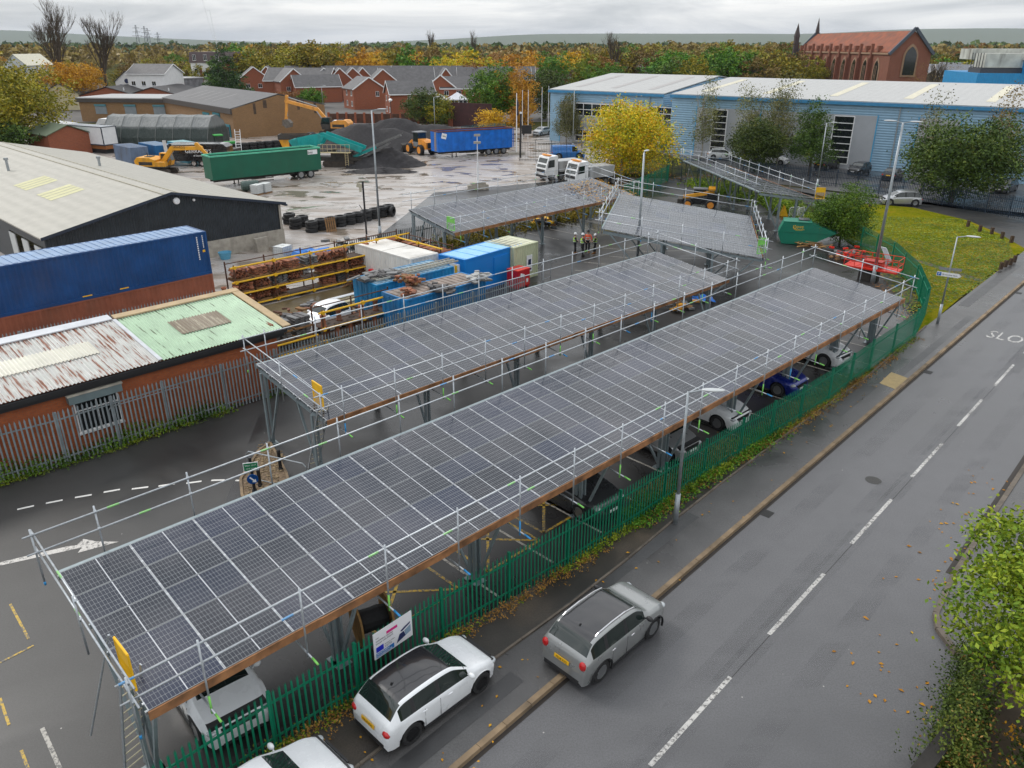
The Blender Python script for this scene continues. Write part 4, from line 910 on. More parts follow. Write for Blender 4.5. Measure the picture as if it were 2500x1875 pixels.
def window(par,x,z,w,h,y=0,fr=None,face='y-',bars=2,gl=None,sill=True,proud=.04):
    """window on a wall face of an axis aligned building: frame part with pane sub-part"""
    m=MB(); t=.055
    def B(a0,a1,z0,z1,d0,d1,mb):
        if face=='y-': mb.box(a0,a1,y-d1,y-d0,z0,z1)
        elif face=='x+': mb.box(y+d0,y+d1,a0,a1,z0,z1)
        elif face=='x-': mb.box(y-d1,y-d0,a0,a1,z0,z1)
    B(x,x+w,z,z+t,.003,proud+.02,m);B(x,x+w,z+h-t,z+h,.003,proud+.02,m)
    for k in range(bars+1): a=x+(w-t)*k/bars; B(a,a+t,z+t,z+h-t,.003,proud+.02,m)
    if sill: B(x-.06,x+w+.06,z-.08,z-.003,.003,proud+.07,m)
    f=m.build('window_frame',fr or UPVC,par); m=MB(); B(x+t*.5,x+w-t*.5,z+t*.5,z+h-t*.5,.004,proud-.005,m); m.build('pane',gl or GLS,f); return f
SLATE=corrug('grey_roof_tiles',(.085,.082,.085),.32,'y',.6,0,.02,var=.25); SLATEX=corrug('grey_roof_tiles_across',(.085,.082,.085),.32,'x',.6,0,.02,var=.25)
# --- cream roofed barn
BA=az(45); bo=(-31.8,52.5); bn=thing('barn','large barn with cream roof and dark corrugated gable','building',(bo[0],bo[1],0),BA)
CREAM=corrug('cream_roof_sheet',(.33,.315,.27),1.0,'x',.5,0,.012,var=.08); DKC=corrug('dark_blue_cladding',(.028,.035,.042),.2,'x',.5,.2,.03,var=.25)
m=MB(); m.prism([(0,1.3),(17.8,1.3),(17.8,3.35),(8.9,5.2),(0,3.35)],'y',0,.1); m.build('gable_cladding',DKC,bn)
m=MB(); m.box(-.0,17.85,-.06,.16,0,1.3); m.box(17.55,17.8,.1,46,0,3.3); m.build('plinth_wall',CONC,bn)
m=MB(); gable_roof(m,0,17.8,0,46,3.42,5.32,.35,.1,'y'); m.build('roof',CREAM,bn)
m=MB(); 
for s in (-.55,.55): m.box(8.9+s-.04,8.9+s+.04,-.35,46,5.32-abs(s)*.21+.10,5.32-abs(s)*.21+.15)
m.build('ridge_cap',mat('ridge_cream',(.36,.33,.25),.6),bn)
m=MB(); m.add([(-.35,-.36,3.28),(8.9,-.36,5.25),(8.9,-.36,5.45),(-.35,-.36,3.5)],[(0,1,2,3)]); m.add([(18.15,-.36,3.28),(8.9,-.36,5.25),(8.9,-.36,5.45),(18.15,-.36,3.5)],[(3,2,1,0)]); m.box(18.12,18.3,-.3,46,3.18,3.32); m.build('verge_trim',mat('navy_trim',(.02,.03,.05),.5),bn)
for y0,x0 in ((9.5,3.4),(16,3.4)):
    m=MB(); 
    for k in range(3): xx=x0+k*.05; s=1.9/8.9
    for k in range(4): yy=y0+k*.95; m.add([(x0,yy,3.42+x0*s*1.0+.115),(x0+2.6,yy,3.42+(x0+2.6)*s+.115),(x0+2.6,yy+.8,3.42+(x0+2.6)*s+.115),(x0,yy+.8,3.42+x0*s+.115)],[(0,1,2,3)])
    m.build('roof_light',mat('yellowed_roof_light',(.50,.48,.24),.4),bn)
for x,y in ((5.0,27),(11.5,22)): m=MB(); m.tube((x,y,4.2),(x,y,5.6),.12,8); m.tube((x,y,5.55),(x,y,5.75),.2,8); m.build('roof_vent',STEEL,bn)
m=MB(); m.lathe([(0,-.16),(.22,-.14),(.26,-.05),(.26,.0)],(9.3,-.02,4.7),12,'y'); m.build('flood_lamp',WHT,bn)
m=MB(); m.ball((10.6,-.12,4.62),.11); m.build('security_camera',WHT,bn)
for y in (1.2,4.2,7.4): m=MB(); m.box(-.12,-.05,y,y+1.5,0,2.5); m.build('door_leaf',mat('pale_door',(.5,.52,.52),.5),bn)
m=MB(); m.box(-.04,.06,.1,40,2.6,3.3); m.box(0,.1,9.2,46,0,2.6); m.build('side_wall',DKC,bn)
m=MB(); m.box(17.55,17.75,-.09,-.06,1.3,3.3); m.build('downpipe',CONC,bn)
# --- brick building with rusty roof
o=W(683,800,3.2); br=thing('brick_workshop','low red brick building with rusty corrugated roof and pale green end','building',(o.x,o.y,0),az(44.2))
# local x: 0 at right end going negative to the left
BRK=brickmat('orange_brick',(.46,.115,.030),(.34,.080,.024),(.20,.12,.075),.35); LB=21
m=MB(); m.box(-LB,-.1,.25,.40,0,3.05); m.box(-.25,-.1,.4,4.7,0,3.3); m.box(-LB,-.1,4.55,4.7,0,3.7); m.build('wall',BRK,br)
zr=lambda y:3.12+.14*y
def slab(mb,x0,x1,y0,y1,off=0,th=.04): mb.add([(x0,y0,zr(y0)+off),(x1,y0,zr(y0)+off),(x1,y1,zr(y1)+off),(x0,y1,zr(y1)+off),(x0,y0,zr(y0)+off+th),(x1,y0,zr(y0)+off+th),(x1,y1,zr(y1)+off+th),(x0,y1,zr(y1)+off+th)],[(0,3,2,1),(4,5,6,7),(0,1,5,4),(1,2,6,5),(2,3,7,6),(3,0,4,7)])
def wavy(mb,x0,x1,y0,y1,off,pitch=.146,amp=.028):
    n=int((x1-x0)/pitch*6); n=min(n,1400); vs=[]
    for i in range(n+1):
        x=x0+(x1-x0)*i/n; h=off+amp*math.sin(2*math.pi*(x-x0)/pitch)
        for y in (y0,y1): vs.append((x,y,zr(y)+h))
    mb.add(vs,[(2*i,2*i+2,2*i+3,2*i+1) for i in range(n)])
RUSTY=corrug('rusty_tin',(.50,.50,.48),.146,'x',.55,.1,.004,rust=(.24,.075,.03),rustamt=.065); GRN_=corrug('pale_green_tin',(.36,.50,.35),.146,'x',.5,.0,.004,rust=(.12,.17,.09),rustamt=-.02,var=.12)
WHR=corrug('white_plastic_sheet',(.62,.60,.52),.146,'x',.4,0,.004,var=.1); BRNR=corrug('brown_plastic_sheet',(.18,.14,.09),.146,'x',.5,0,.004,rust=(.40,.36,.26),rustamt=.05)
spl=-5.65
m=MB(); wavy(m,-LB,spl,-.05,4.75,.06); m.build('rusty_roof_sheet',RUSTY,br); m=MB(); wavy(m,spl,.15,-.05,4.75,.06); m.build('green_roof_sheet',GRN_,br)
m=MB(); wavy(m,-LB,-7.4,1.9,3.2,.10); m.build('white_roof_sheet',WHR,br); m=MB(); wavy(m,-3.9,-1.5,1.7,3.2,.10); m.build('brown_roof_sheet',BRNR,br)
m=MB(); slab(m,spl-.12,spl+.05,-.05,4.7,.1,.02); slab(m,-LB,spl-.1,4.7,5.25,.10,.05); m.build('flashing',mat('pale_flashing',(.50,.52,.55),.5,.2,.1),br)
m=MB(); slab(m,spl,.55,4.7,5.1,.10,.06); slab(m,.15,.55,-.05,4.7,.08,.06); m.build('barge_board',mat('sandy_board',(.42,.31,.18),.7,0,.15),br)
m=MB(); m.box(-LB,.3,-.12,.02,2.93,3.1); m.box(-LB,.2,.02,.24,2.75,2.98); m.build('gutter',mat('black_gutter',(.02,.02,.022),.5),br)
wx=along((o.x,o.y),(math.sin(R(44.2)),math.cos(R(44.2))),180,2.0)
m=MB(); m.box(wx-.1,wx+1.95,-.10,.249,2.35,2.68); m.build('shutter_box',mat('grey_shutter_box',(.16,.21,.22),.5,.2),br); m=MB(); m.box(wx-.14,wx+1.99,-.13,.24,2.68,2.74); m.build('shutter_cap',CONC,br)
window(br,wx+.1,.95,1.7,1.38,.25,None,'y-',2,None)
m=MB(); m.box(wx+.15,wx+1.75,.17,.2,1.88,1.93); m.build('transom',UPVC,br)
# --- brown brick building far left centre
C1=(-49.5,145.3); bb=thing('brown_brick_building','brown brick building with dark grey roof and teal doorways','building',(C1[0],C1[1],0),az(51.5))
BBR=brickmat('brown_brick',(.31,.17,.07),(.23,.125,.05),(.22,.16,.1),.25); LW=17.8; DP=40
m=MB(); m.prism([(0,0),(LW,0),(LW,4.9),(LW/2,7.0),(0,4.9)],'y',0,.3); m.box(0,.3,.3,DP,0,4.9); m.box(LW-.3,LW,.3,DP,0,4.9); m.build('wall',BBR,bb)
m=MB(); gable_roof(m,0,LW,0.3,DP,4.98,7.1,.25,.12,'y'); m.build('roof',corrug('dark_roof_sheet',(.075,.073,.075),.9,'y',.55,0,.02,var=.25),bb)
m=MB(); m.box(-.35,-.05,-.1,DP,4.1,4.95); m.build('fascia',mat('brown_fascia',(.055,.045,.04),.6),bb)
for k in range(5): m=MB(); y=14+k*4.2; m.add([(1.6,y,5.5),(6.6,y,6.68),(6.6,y+.5,6.68),(1.6,y+.5,5.5)],[(0,3,2,1)]); m.build('roof_light',mat('dusty_roof_light',(.16,.155,.15),.5),bb)
TL=mat('teal_door_frame',(.0,.16,.21),.5)
for y0,w_,h_ in ((12.2,3.4,3.6),(6.4,3.6,3.9),(1.8,2.8,2.2)):
    m=MB(); m.box(-.16,-.003,y0,y0+w_,0,h_); fr=m.build('doorway_frame',TL,bb); m=MB(); m.box(-.2,-.161,y0+.35,y0+w_-.35,0,h_-.4); m.build('dark_opening',DARK,fr)
for k,xx in enumerate((3.9,5.8,12.3,13.1,15.6)):
    m=MB(); m.box(xx,xx+.5+.2*(k%2),-.012,-.003,4.9-.0+(min(xx,LW-xx))*.236-1.9+.5*(k%2),4.85+(min(xx,LW-xx))*.236); m.build('damp_stain',mat('damp_stain',(.07,.045,.03),.8,0,.5,1.5),bb)
# flat roofed wing
o2=V((-74.3,176.5,0)); fw=thing('flat_roofed_wing','flat-roofed brick block with three grey shuttered windows','building',V((-93.8,178.8,0)),az(97))
m=MB(); m.box(0,20.5,0,13,0,4.0); m.build('wall',BBR,fw); m=MB(); m.box(-.4,20.9,-.4,13.4,4.0,4.75); m.build('fascia',mat('brown_fascia',(.055,.045,.04),.6),fw); m=MB(); m.box(-.5,21,-.5,13.5,4.75,4.95); m.build('roof',mat('pale_felt_roof',(.36,.36,.36),.6,0,.1),fw)
for x in (3.6,10.4,17.0):
    m=MB(); m.box(x,x+2.6,-.1,-.003,1.6,3.55); s_=m.build('window_shutter',corrug('grey_shutter',(.22,.25,.27),.12,'z',.5,.3,.01),fw); m=MB(); m.box(x-.03,x+2.63,-.25,-.101,3.2,3.6); m.build('shutter_box',mat('teal_shutter_box',(.06,.19,.23),.5),s_)
for k,(px_,d) in enumerate(((150,215),(262,212),(372,210))):
    x=(px_-1250)/F*(d*.916+6); u=thing('brick_unit',['dark-roofed brick unit behind the wing, leftmost with a roof light patch','dark-roofed brick unit behind the wing, middle with a white pipe','dark-roofed brick unit behind the wing, nearest the stone block'][k],'building',(x-7,d,0),az(88))
    m=MB(); m.prism([(0,0),(15,0),(15,3.2),(7.5,5.3),(0,3.2)],'y',0,20); m.build('wall',RB2,u); m=MB(); gable_roof(m,0,15,0,20,3.3,5.45,.3,.1,'y'); m.build('roof',mat('dark_roof_felt',(.05,.047,.048),.7,0,.3,1.),u)
    m=MB(); m.tube((11,2,4.2),(11,2,5.2),.15); m.build('roof_vent',WHT,u)
# red brick/stone block
p=W(378,245); rb=thing('brick_block','small flat-roofed block, red brick left and grey stone right','building',(p.x,p.y,0),az(120)); m=MB(); m.box(0,6,0,8,0,6.2); m.build('brick_wall',RB2,rb); m=MB(); m.box(6,13,0,8,0,6.2); m.build('stone_wall',mat('grey_stone',(.17,.17,.18),.9,0,.45,1.),rb); m=MB(); m.box(-.2,13.2,-.2,8.2,6.2,6.5); m.build('roof',mat('pale_felt_roof',(.36,.36,.36),.6),rb)
# --- houses
def house(label,px,py,a,L,D,e,rg,rm='y',wins=(),g=None,loc=None,cat='house',brick=None,name='brick_house',lean=None,roofm=None,trim=True):
    p=loc or W(px,py); h=thing(name,label,cat,(p[0],p[1],0),az(a),g); bm=brick or RB2
    m=MB()
    if rm=='y': m.prism([(0,0),(L,0),(L,e),(L/2,rg),(0,e)],'y',0,D)
    else: m.prism([(0,0),(D,0),(D,e),(D/2,rg),(0,e)],'x',0,L)
    m.build('wall',bm,h); m=MB(); gable_roof(m,0,L,0,D,e+.05,rg+.08,.3,.12,rm); m.build('roof',roofm or (SLATE if rm=='x' else SLATEX),h)
    if trim:
        m=MB()
        if rm=='y':
            for s in (0,1): xa=-.32 if s==0 else L+.32; m.beam((xa,-.33,e-.1),(L/2,-.33,rg+.12),.05,.28)
        else:
            m.box(-.3,L+.3,-.40,-.31,e-.22,e-.02)
            for s in (0,1):
                for xx in (-.33,L+.33): m.beam((xx,-.3 if s==0 else D+.3,e-.1),(xx,D/2,rg+.12),.05,.26)
        m.build('barge_board',UPVC,h)
    for w_ in wins: window(h,w_[0],w_[1],w_[2] if len(w_)>2 else 1.2,w_[3] if len(w_)>3 else 1.15,w_[5] if len(w_)>5 else 0,None,w_[4] if len(w_)>4 else 'y-',2)
    return h
W2=lambda xs,zs:[(x,z) for x in xs for z in zs]
house('brick house with a side gable next to the boundary wall, left of the pair',866,268,62,8.5,9,4.9,7.6,'y',[(5.9,3.1,.9,1.2)]+[(q,z,1.1,1.2,'x-',0) for q in (1.2,5.2) for z in (.8,3.3)],'brick houses')
house('brick house with white-edged front gable, right of the pair by the wall',956,285,72,10.5,8,4.9,7.5,'x',[(4.0,3.0,.8,1.3)]+[(q,z,1.1,1.2,'x-',0) for q in (1.0,4.8) for z in (.8,3.2)],'brick houses')
house('long brick terrace with a row of white windows behind the conservatories',1078,266,86,20,9,5.0,7.6,'x',W2((.8,4,7.2,10.5,14),(3.3,)),'brick houses')
house('gabled front wing of the long brick terrace',1040,266,86,8,5,5.0,8.1,'y',[(1.2,3.2),(4.8,3.2)],'brick houses')
house('brick house with large grey roof beyond the brown gable',726,252,66,13,8,4.3,7.2,'x',[(1,1.2),(4,1.2,.9,1.2,'x-',0)],'brick houses')
rh=random.Random(9)
for k,(px,py,a,L,D,rm,lb) in enumerate([(764,246,75,8,9,'y','brick house with twin white gables, leftmost of the back row'),(806,246,75,7,9,'y','brick house with a black-edged gable in the back row'),(838,244,75,7,9,'y','brick house with small gable, third in the back row'),(866,243,75,6,9,'y','brick house with white-edged gable, fourth in the back row'),
    (905,252,75,8,9,'y','brick house showing a white-trimmed gable between the two front houses'),(930,247,80,16,9,'x','long grey-roofed house behind the front pair'),(960,236,85,26,9,'x','long grey roof of a terrace in the third row'),
    (1120,244,85,22,9,'x','grey-roofed terrace behind the yellow tree'),(1070,247,80,5,8,'y','small white-trimmed gable behind the long terrace'),(590,240,70,9,9,'y','grey-roofed house with white gable beside the cedar'),(650,246,100,20,9,'x','grey-roofed terrace right of the cedar'),(690,250,60,8,9,'y','brick gable end above the red shrub')]):
    house(lb,px,py,a,L,D,5.6,8.9,rm,[(L*.2,3),(L*.6,3)],'brick houses')
house('large stone villa with slate hipped roof beyond the terraces',1115,212,80,20,12,5.5,9.8,'x',[(2,1.5),(9,1.5),(15,1.5)],None,brick=mat('pale_brick',(.34,.20,.12),.85),name='villa')
house('cross wing of the slate-roofed villa with a finial gable',1182,212,80,9,13,5.5,10.4,'y',[(3,1.5)],None,brick=mat('pale_brick',(.34,.20,.12),.85),name='villa')
house('brown-roofed row beyond the green and orange trees',1258,222,95,30,10,4.5,7.5,'x',[],None,name='terrace_row',roofm=mat('brown_tiles',(.12,.085,.075),.8,0,.3,2.))
house('grey roofed house with a white gable above the blue building roof',1513,212,95,8,10,4.0,7.2,'y',[],None)
house('long grey roof above the blue building roof',1530,207,95,22,10,4.0,7.4,'x',[],None,name='terrace_row')
for k,(px,d) in enumerate(((2252,262),(2285,258),(2320,262),(2275,290))):
    x=(px-1250)/F*(d*.916+5); house('slate-roofed stone cottage right of the church, %s'%['nearest its gable','second from its gable','farthest right of its row','set back behind the row'][k],0,0,80+20*k,10,8,6.5,9.5,'x' if k%2 else 'y',[(2,3)],None,(x,d),brick=mat('sooty_stone',(.14,.12,.10),.9),name='stone_cottage',roofm=mat('pale_slate',(.18,.19,.21),.6,0,.2,2.))
for k,(px,py,a,L,D,rm,lb) in enumerate([(700,236,85,22,9,'x','long grey roof at the back left of the estate, behind the gable end'),(790,236,85,30,9,'x','long grey roof behind the twin white gables'),(1010,240,85,20,9,'x','long grey roof between the front houses and the yellow tree'),(1180,240,88,16,9,'x','grey roof right of the yellow tree'),(630,236,80,7,8,'y','small brick gable just right of the cedar')]):
    house(lb,px,py,a,L,D,5.4,8.9,rm,[(L*.2,3),(L*.6,3)],'brick houses')
for k,(px,py) in enumerate(((866,268),(956,285),(726,252),(905,252),(1078,266))): pass
# conservatories
for k,(px,py,lb) in enumerate(((1062,268,'white conservatory with pyramid roof, left of the two'),(1113,266,'white conservatory with striped roof, right of the two'))):
    p=W(px,py); c=thing('conservatory',lb,'conservatory',(p.x-3.2+k,p.y-3,0),az(90)); w_=7.4-2*k
    m=MB(); m.box(0,w_,0,4,0,.8); 
    for i in range(6): m.box(i*(w_-.12)/5,i*(w_-.12)/5+.12,-.03,.09,.8,2.3)
    m.box(-.1,w_+.1,-.1,4.1,2.3,2.5); m.build('frame',UPVC,c); m=MB(); m.box(.05,w_-.05,.02,3.9,.8,2.3); m.build('pane',GLS,c)
    m=MB(); m.add([(-.2,-.2,2.5),(w_+.2,-.2,2.5),(w_+.2,4.2,2.5),(-.2,4.2,2.5),(w_/2,2,4.2)],[(0,1,4),(1,2,4),(2,3,4),(3,0,4)]); m.build('glass_roof',mat('white_conservatory_roof',(.7,.7,.74),.35),c)
# --- far left buildings
d=210; x=(225-1250)/F*(d*.916+5)
house('pale yellow rendered gable building beyond the brick units',0,0,80,8.6,14,3.9,6.2,'y',[],None,(x-12.6,d),brick=mat('pale_yellow_render',(.52,.46,.30),.8,0,.1,1.),name='rendered_building',roofm=SLATEX,trim=False)
house('white rendered gable building with a ring emblem and lettering','',0,84,7.6,18,7.6,9.9,'y',[],None,(-93.6,206),brick=mat('white_render',(.74,.74,.74),.7,0,.06,1.),name='rendered_building',roofm=SLATEX,trim=False) if False else None
wb=house('white rendered gable building with a ring emblem and lettering',0,0,84,6.0,16,6.2,8.6,'y',[],None,(-107.5,226),brick=mat('white_render',(.74,.74,.74),.7,0,.06,1.),name='rendered_building',roofm=mat('dark_roof_felt',(.05,.047,.048),.7),trim=False)
link('lettering',text_mesh('Thwaites',1.1,mat('navy_lettering',(.01,.02,.08),.5),.01),wb,(3.0,-.02,4.7),(R(90),0,0)); m=MB(); m.lathe([(.3,-.03),(.6,-.03),(.6,-.01),(.3,-.01)],(3.0,0,6.3),14,'y'); m.build('ring_emblem',mat('navy_lettering',(.01,.02,.08),.5),wb)
d=330; x=(448-1250)/F*(d*.916+4)
p=V(((472-1250)/F*(290*.916+5),290,0)); fl=thing('block_of_flats','white and brick flats with brown mansard top floor and tall aerial masts','building',(p.x,p.y,0),az(97)); m=MB(); m.box(0,9.5,0,12,0,9.6); m.build('wall',mat('white_render',(.74,.74,.74),.7),fl); m=MB(); m.box(5.4,7.0,-.05,-.003,0,7.5); m.box(9.5,13.5,.3,12,0,9); m.box(3.0,3.9,-.06,-.003,2,8); m.build('brick_wall',RB2,fl)
m=MB(); m.prism([(-.3,9.6),(13.7,9.6),(13.2,13.0),(.2,13.0)],'y',-.3,12); m.build('mansard_roof',mat('brown_mansard',(.13,.095,.10),.7,0,.1),fl)
for x in (1.2,5.2,9.4): window(fl,x,10.3,1.2,1.9,-.32,None,'y-',2)
for x,z in ((1.2,6.2),(4.1,5.2),(10,5.5),(10,2.5)): window(fl,x,z,1.1,1.5,-.06 if x<9 else 0.3,None,'y-',1)
m=MB(); m.tube((9.0,3,13),(9.0,3,17),.07,5); m.tube((8.2,3,17),(5.8,3,31),.05,4); m.tube((9.0,3,15),(8.2,3,26),.06,4); m.tube((5.8+1.4,3,26),(8.2,3,26),.05,4); m.build('aerial_mast',WHT,fl)
p=V(((20-1250)/F*(300*.916+5),300,0)); hl=thing('white_hall','white hall with cream roof and blue lettering band at far left','building',(p.x,p.y,0),az(100)); m=MB(); m.prism([(0,0),(9,0),(9,8.5),(4.5,12.0),(0,8.5)],'y',0,13); m.build('wall',mat('pale_cladding',(.52,.55,.58),.6,0,.05),hl)
m=MB(); gable_roof(m,0,9,0,13,8.6,12.1,.3,.15,'y'); m.build('roof',mat('cream_hall_roof',(.60,.57,.45),.5),hl); m=MB(); m.box(.8,8.2,-.15,-.01,6.4,7.4); m.build('lettering_band',mat('blue_band',(.03,.12,.30),.5),hl)
link('lettering',text_mesh('1st Performance',.85,WHT,.01),hl,(4.5,-.17,6.6),(R(90),0,0))
p=V(((318-1250)/F*(225*.916+5),225,0)); house('white and blue pub building behind the white gable',0,0,100,11,9,8.2,10.4,'x',[(1,5.2),(4,5.2),(7,5.2)],None,(p.x,p.y),brick=mat('white_render',(.74,.74,.74),.7),name='pub_building')
# brick hut at left edge behind the barn
p=W(75,372); house('small brick hut with green roof behind the barn at the left edge',0,0,130,8,6,3.0,4.2,'x',[],None,(p.x,p.y),name='brick_hut',roofm=mat('mossy_roof',(.09,.12,.07),.8),trim=False)
# --- blue industrial building
BLC=corrug('pale_blue_cladding',(.26,.42,.56),.32,'z',.45,.1,.018,var=.06); GRC=mat('light_grey_panel',(.38,.40,.43),.5,.1,.05,1.); WR=corrug('white_roof_panel',(.40,.40,.39),1.0,'x',.45,.1,.02,var=.05)
def shed(label,o,a,L,D,e,rg,panels,strips_,lights,lcol,downs):
    t=thing('industrial_building',label,'building',(o[0],o[1],0),az(a)); dr=(math.sin(R(a)),math.cos(R(a)))
    m=MB(); m.prism([(0,0),(D,0),(D,e),(D/2,rg),(0,e)],'x',0,L); m.build('wall',BLC,t)
    m=MB(); gable_roof(m,0,L,0,D,e+.15,rg+.15,.15,.12,'x'); m.build('roof',WR,t)
    m=MB(); m.box(-.2,L+.2,-.45,-.16,e-.25,e+.12); m.build('gutter',mat('deep_blue_gutter',(.04,.22,.42),.5),t)
    for px0,px1,z0,z1 in panels:
        x0=along(o,dr,px0,z0+3);x1=along(o,dr,px1,z0+3); m=MB(); m.box(max(.3,x0),min(x1,L-.2),-.06,-.003,z0,z1); m.build('grey_panel',GRC,t)
        m=MB(); m.box(max(.2,x0-.1),max(.3,x0),-.12,-.003,z0,z1+.1); m.box(min(x1,L-.2),min(x1,L-.2)+.1,-.12,-.003,z0,z1+.1); m.build('panel_edge',mat('bright_blue_trim',(.05,.36,.62),.5),t)
    for px0,px1,z0,z1,nb,nv in strips_:
        x0=along(o,dr,px0,(z0+z1)/2);x1=along(o,dr,px1,(z0+z1)/2); m=MB()
        for k in range(nb+1): z=z0+(z1-z0)*k/nb; m.box(x0,x1,-.16,-.061,z-.05,z+.05)
        for k in range(nv+1): x=x0+(x1-x0)*k/nv; m.box(x-.05,x+.05,-.165,-.06,z0,z1)
        f=m.build('window_frame',UPVC,t); m=MB(); m.box(x0,x1,-.12,-.062,z0,z1); m.build('pane',GLS,f)
    for k in range(int(L/lights)):
        x=3+k*lights; s=(rg-e)/(D/2); m=MB(); y0,y1=D*.08,D*.44; m.add([(x,y0,e+.29+y0*s),(x+1.1,y0,e+.29+y0*s),(x+1.1,y1,e+.29+y1*s),(x,y1,e+.29+y1*s)],[(0,1,2,3)]); m.build('roof_light',lcol,t)
    for px in downs: x=along(o,dr,px,4); m=MB(); m.tube((x,-.2,0),(x,-.2,e-.2),.09,6); m.build('downpipe',STEEL,t)
    return t
sh1=shed('long pale blue industrial building with white roof, grey panels and tall window strips',(24.2,124.8),127.7,82,42,8.4,10.1,[(1697,1850,0,6.9),(1900,2130,0,6.9),(2230,2330,0,6.9),(1850,1900,0,6.9)],[(1738,1772,.6,6.7,7,1),(2030,2078,.6,6.7,7,1)],9.5,mat('cream_roof_light',(.58,.54,.40),.4),(1850,2185))
sh2=shed('shorter blue office building with window bands left of the long blue one',(6.6,142.2),127.7,21.5,40,8.2,10.2,[(1368,1655,0,6.6)],[(1405,1510,4.5,6.4,2,5),(1585,1640,4.5,6.4,2,3),(1405,1480,.4,2.2,2,4)],7.,mat('grey_roof_light',(.33,.31,.30),.4),(1400,1584))
m=MB(); m.box(20,20.5,-.1,0,3,4); 
# --- church
CB=brickmat('church_brick',(.27,.085,.045),(.20,.06,.035),(.22,.14,.10),.3); CT=mat('orange_red_tiles',(.22,.060,.024),.75,0,.4,.5,.3,6,dirt=.35); CS=mat('church_stone',(.30,.19,.12),.8,0,.2)
ch=thing('church','large red brick church with steep orange-red roof and pointed windows','church',(112.0,250,0),az(90))
Lc,Dc,ec,rc=12.0,80,13.3,18.9
m=MB(); m.prism([(0,0),(Lc,0),(Lc,ec),(Lc/2,rc),(0,ec)],'y',0,Dc); m.build('wall',CB,ch); m=MB(); gable_roof(m,0,Lc,.4,Dc,ec+.05,rc-.1,.25,.3,'y'); m.build('roof',CT,ch)
m=MB()
for yy in (-.3,Dc):
    for s in (0,1): xa=-.6 if s==0 else Lc+.6; m.beam((xa,yy,ec-.6),(Lc/2,yy,rc+.9),.7,.8)
m.build('gable_coping',mat('blue_grey_coping',(.07,.085,.11),.7),ch)
def arch_pts(c,w,z0,z1,n=6):
    h=w*1.0; pts=[(c-w/2,z0),(c+w/2,z0)]
    for k in range(n+1): a=math.pi/3*k/n; pts.append((c-w/2+w*math.cos(a),z1-w*.87+w*math.sin(a)))
    for k in range(n-1,-1,-1): a=math.pi/3*k/n; pts.append((c+w/2-w*math.cos(a),z1-w*.87+w*math.sin(a)))
    return pts
m=MB(); m.prism(arch_pts(Lc/2,4.4,6.5,15.6),'y',-.25,-.003); wf=m.build('window_surround',CS,ch); m=MB(); m.prism(arch_pts(Lc/2,3.4,7.0,14.8),'y',-.35,-.251); m.build('pane',GLS,wf)
for k in range(9):
    y=8+k*8.6; m=MB()
    m.prism(arch_pts(y,4.4,3.2,11.8),'x',-.15,-.003); wf=m.build('window_surround',CS,ch); m=MB(); m.prism(arch_pts(y,2.9,3.6,10.9),'x',-.28,-.151); m.build('pane',GLS,wf)
    m=MB(); 
    for q in (-.48,.48): m.box(-.34,-.281,y+q-.09,y+q+.09,3.6,9.4)
    m.build('tracery',CS,wf)
    m=MB(); m.box(-1.3,-.003,y+3.9,y+4.8,0,11.5); m.box(-.8,-.003,y+3.95,y+4.75,11.5,15.6); m.box(-.75,.6,y-.6,y+.6,ec+.2,ec+1.7); m.build('buttress',CB,ch)
m=MB(); m.box(-.4,-.002,0,Dc,ec-.7,ec-.2); m.build('cornice',CS,ch)
for (x,y,z,w_) in ((-1.5,Dc+.5,17,1.6),(Lc/2,Dc,rc,1.0)):
    m=MB(); m.box(x-w_/2,x+w_/2,y-w_/2,y+w_/2,0,z+1); m.add([(x-w_*.6,y-w_*.6,z+1),(x+w_*.6,y-w_*.6,z+1),(x+w_*.6,y+w_*.6,z+1),(x-w_*.6,y+w_*.6,z+1),(x,y,z+6)],[(0,1,4),(1,2,4),(2,3,4),(3,0,4),(3,2,1,0)]); m.build('pinnacle',mat('dark_stone',(.06,.045,.045),.8),ch)
# blue plant building at right edge
p=V(((2440-1250)/F*(165*.916+5),165,0)); pb=thing('plant_building','bright blue plant building with stained white cooling units on its roof','building',(p.x-6,p.y,0),az(100)); BBL=corrug('bright_blue_cladding',(.02,.26,.55),.5,'xy',.45,.1,.02)
m=MB(); m.box(0,40,0,20,0,10.2); m.box(8.5,40,-.5,20,10.2,12.6); m.build('wall',BBL,pb); m=MB(); m.box(8.3,40,-.8,20.2,12.6,13.0); m.box(12,26,-1.0,-.5,10.2,12.4); m.build('roof',mat('pale_roof_edge',(.5,.5,.5),.5),pb)
m=MB(); m.box(1.5,9.0,2,8,11.2,13.8); m.box(1.2,26,9,16,12.6,14.6); m.build('cooling_unit',mat('stained_white_unit',(.50,.51,.46),.6,0,.2,.6,dirt=.8),pb)
m=MB(); m.box(.9,9.3,1.6,8.4,10.2,11.1); 
for k in range(5): m.tube((1.0,1.6+k*1.5,10.3),(.9,1.6+k*1.5,13.9),.07)
m.build('steel_frame',mat('dark_frame',(.05,.05,.055),.6),pb)
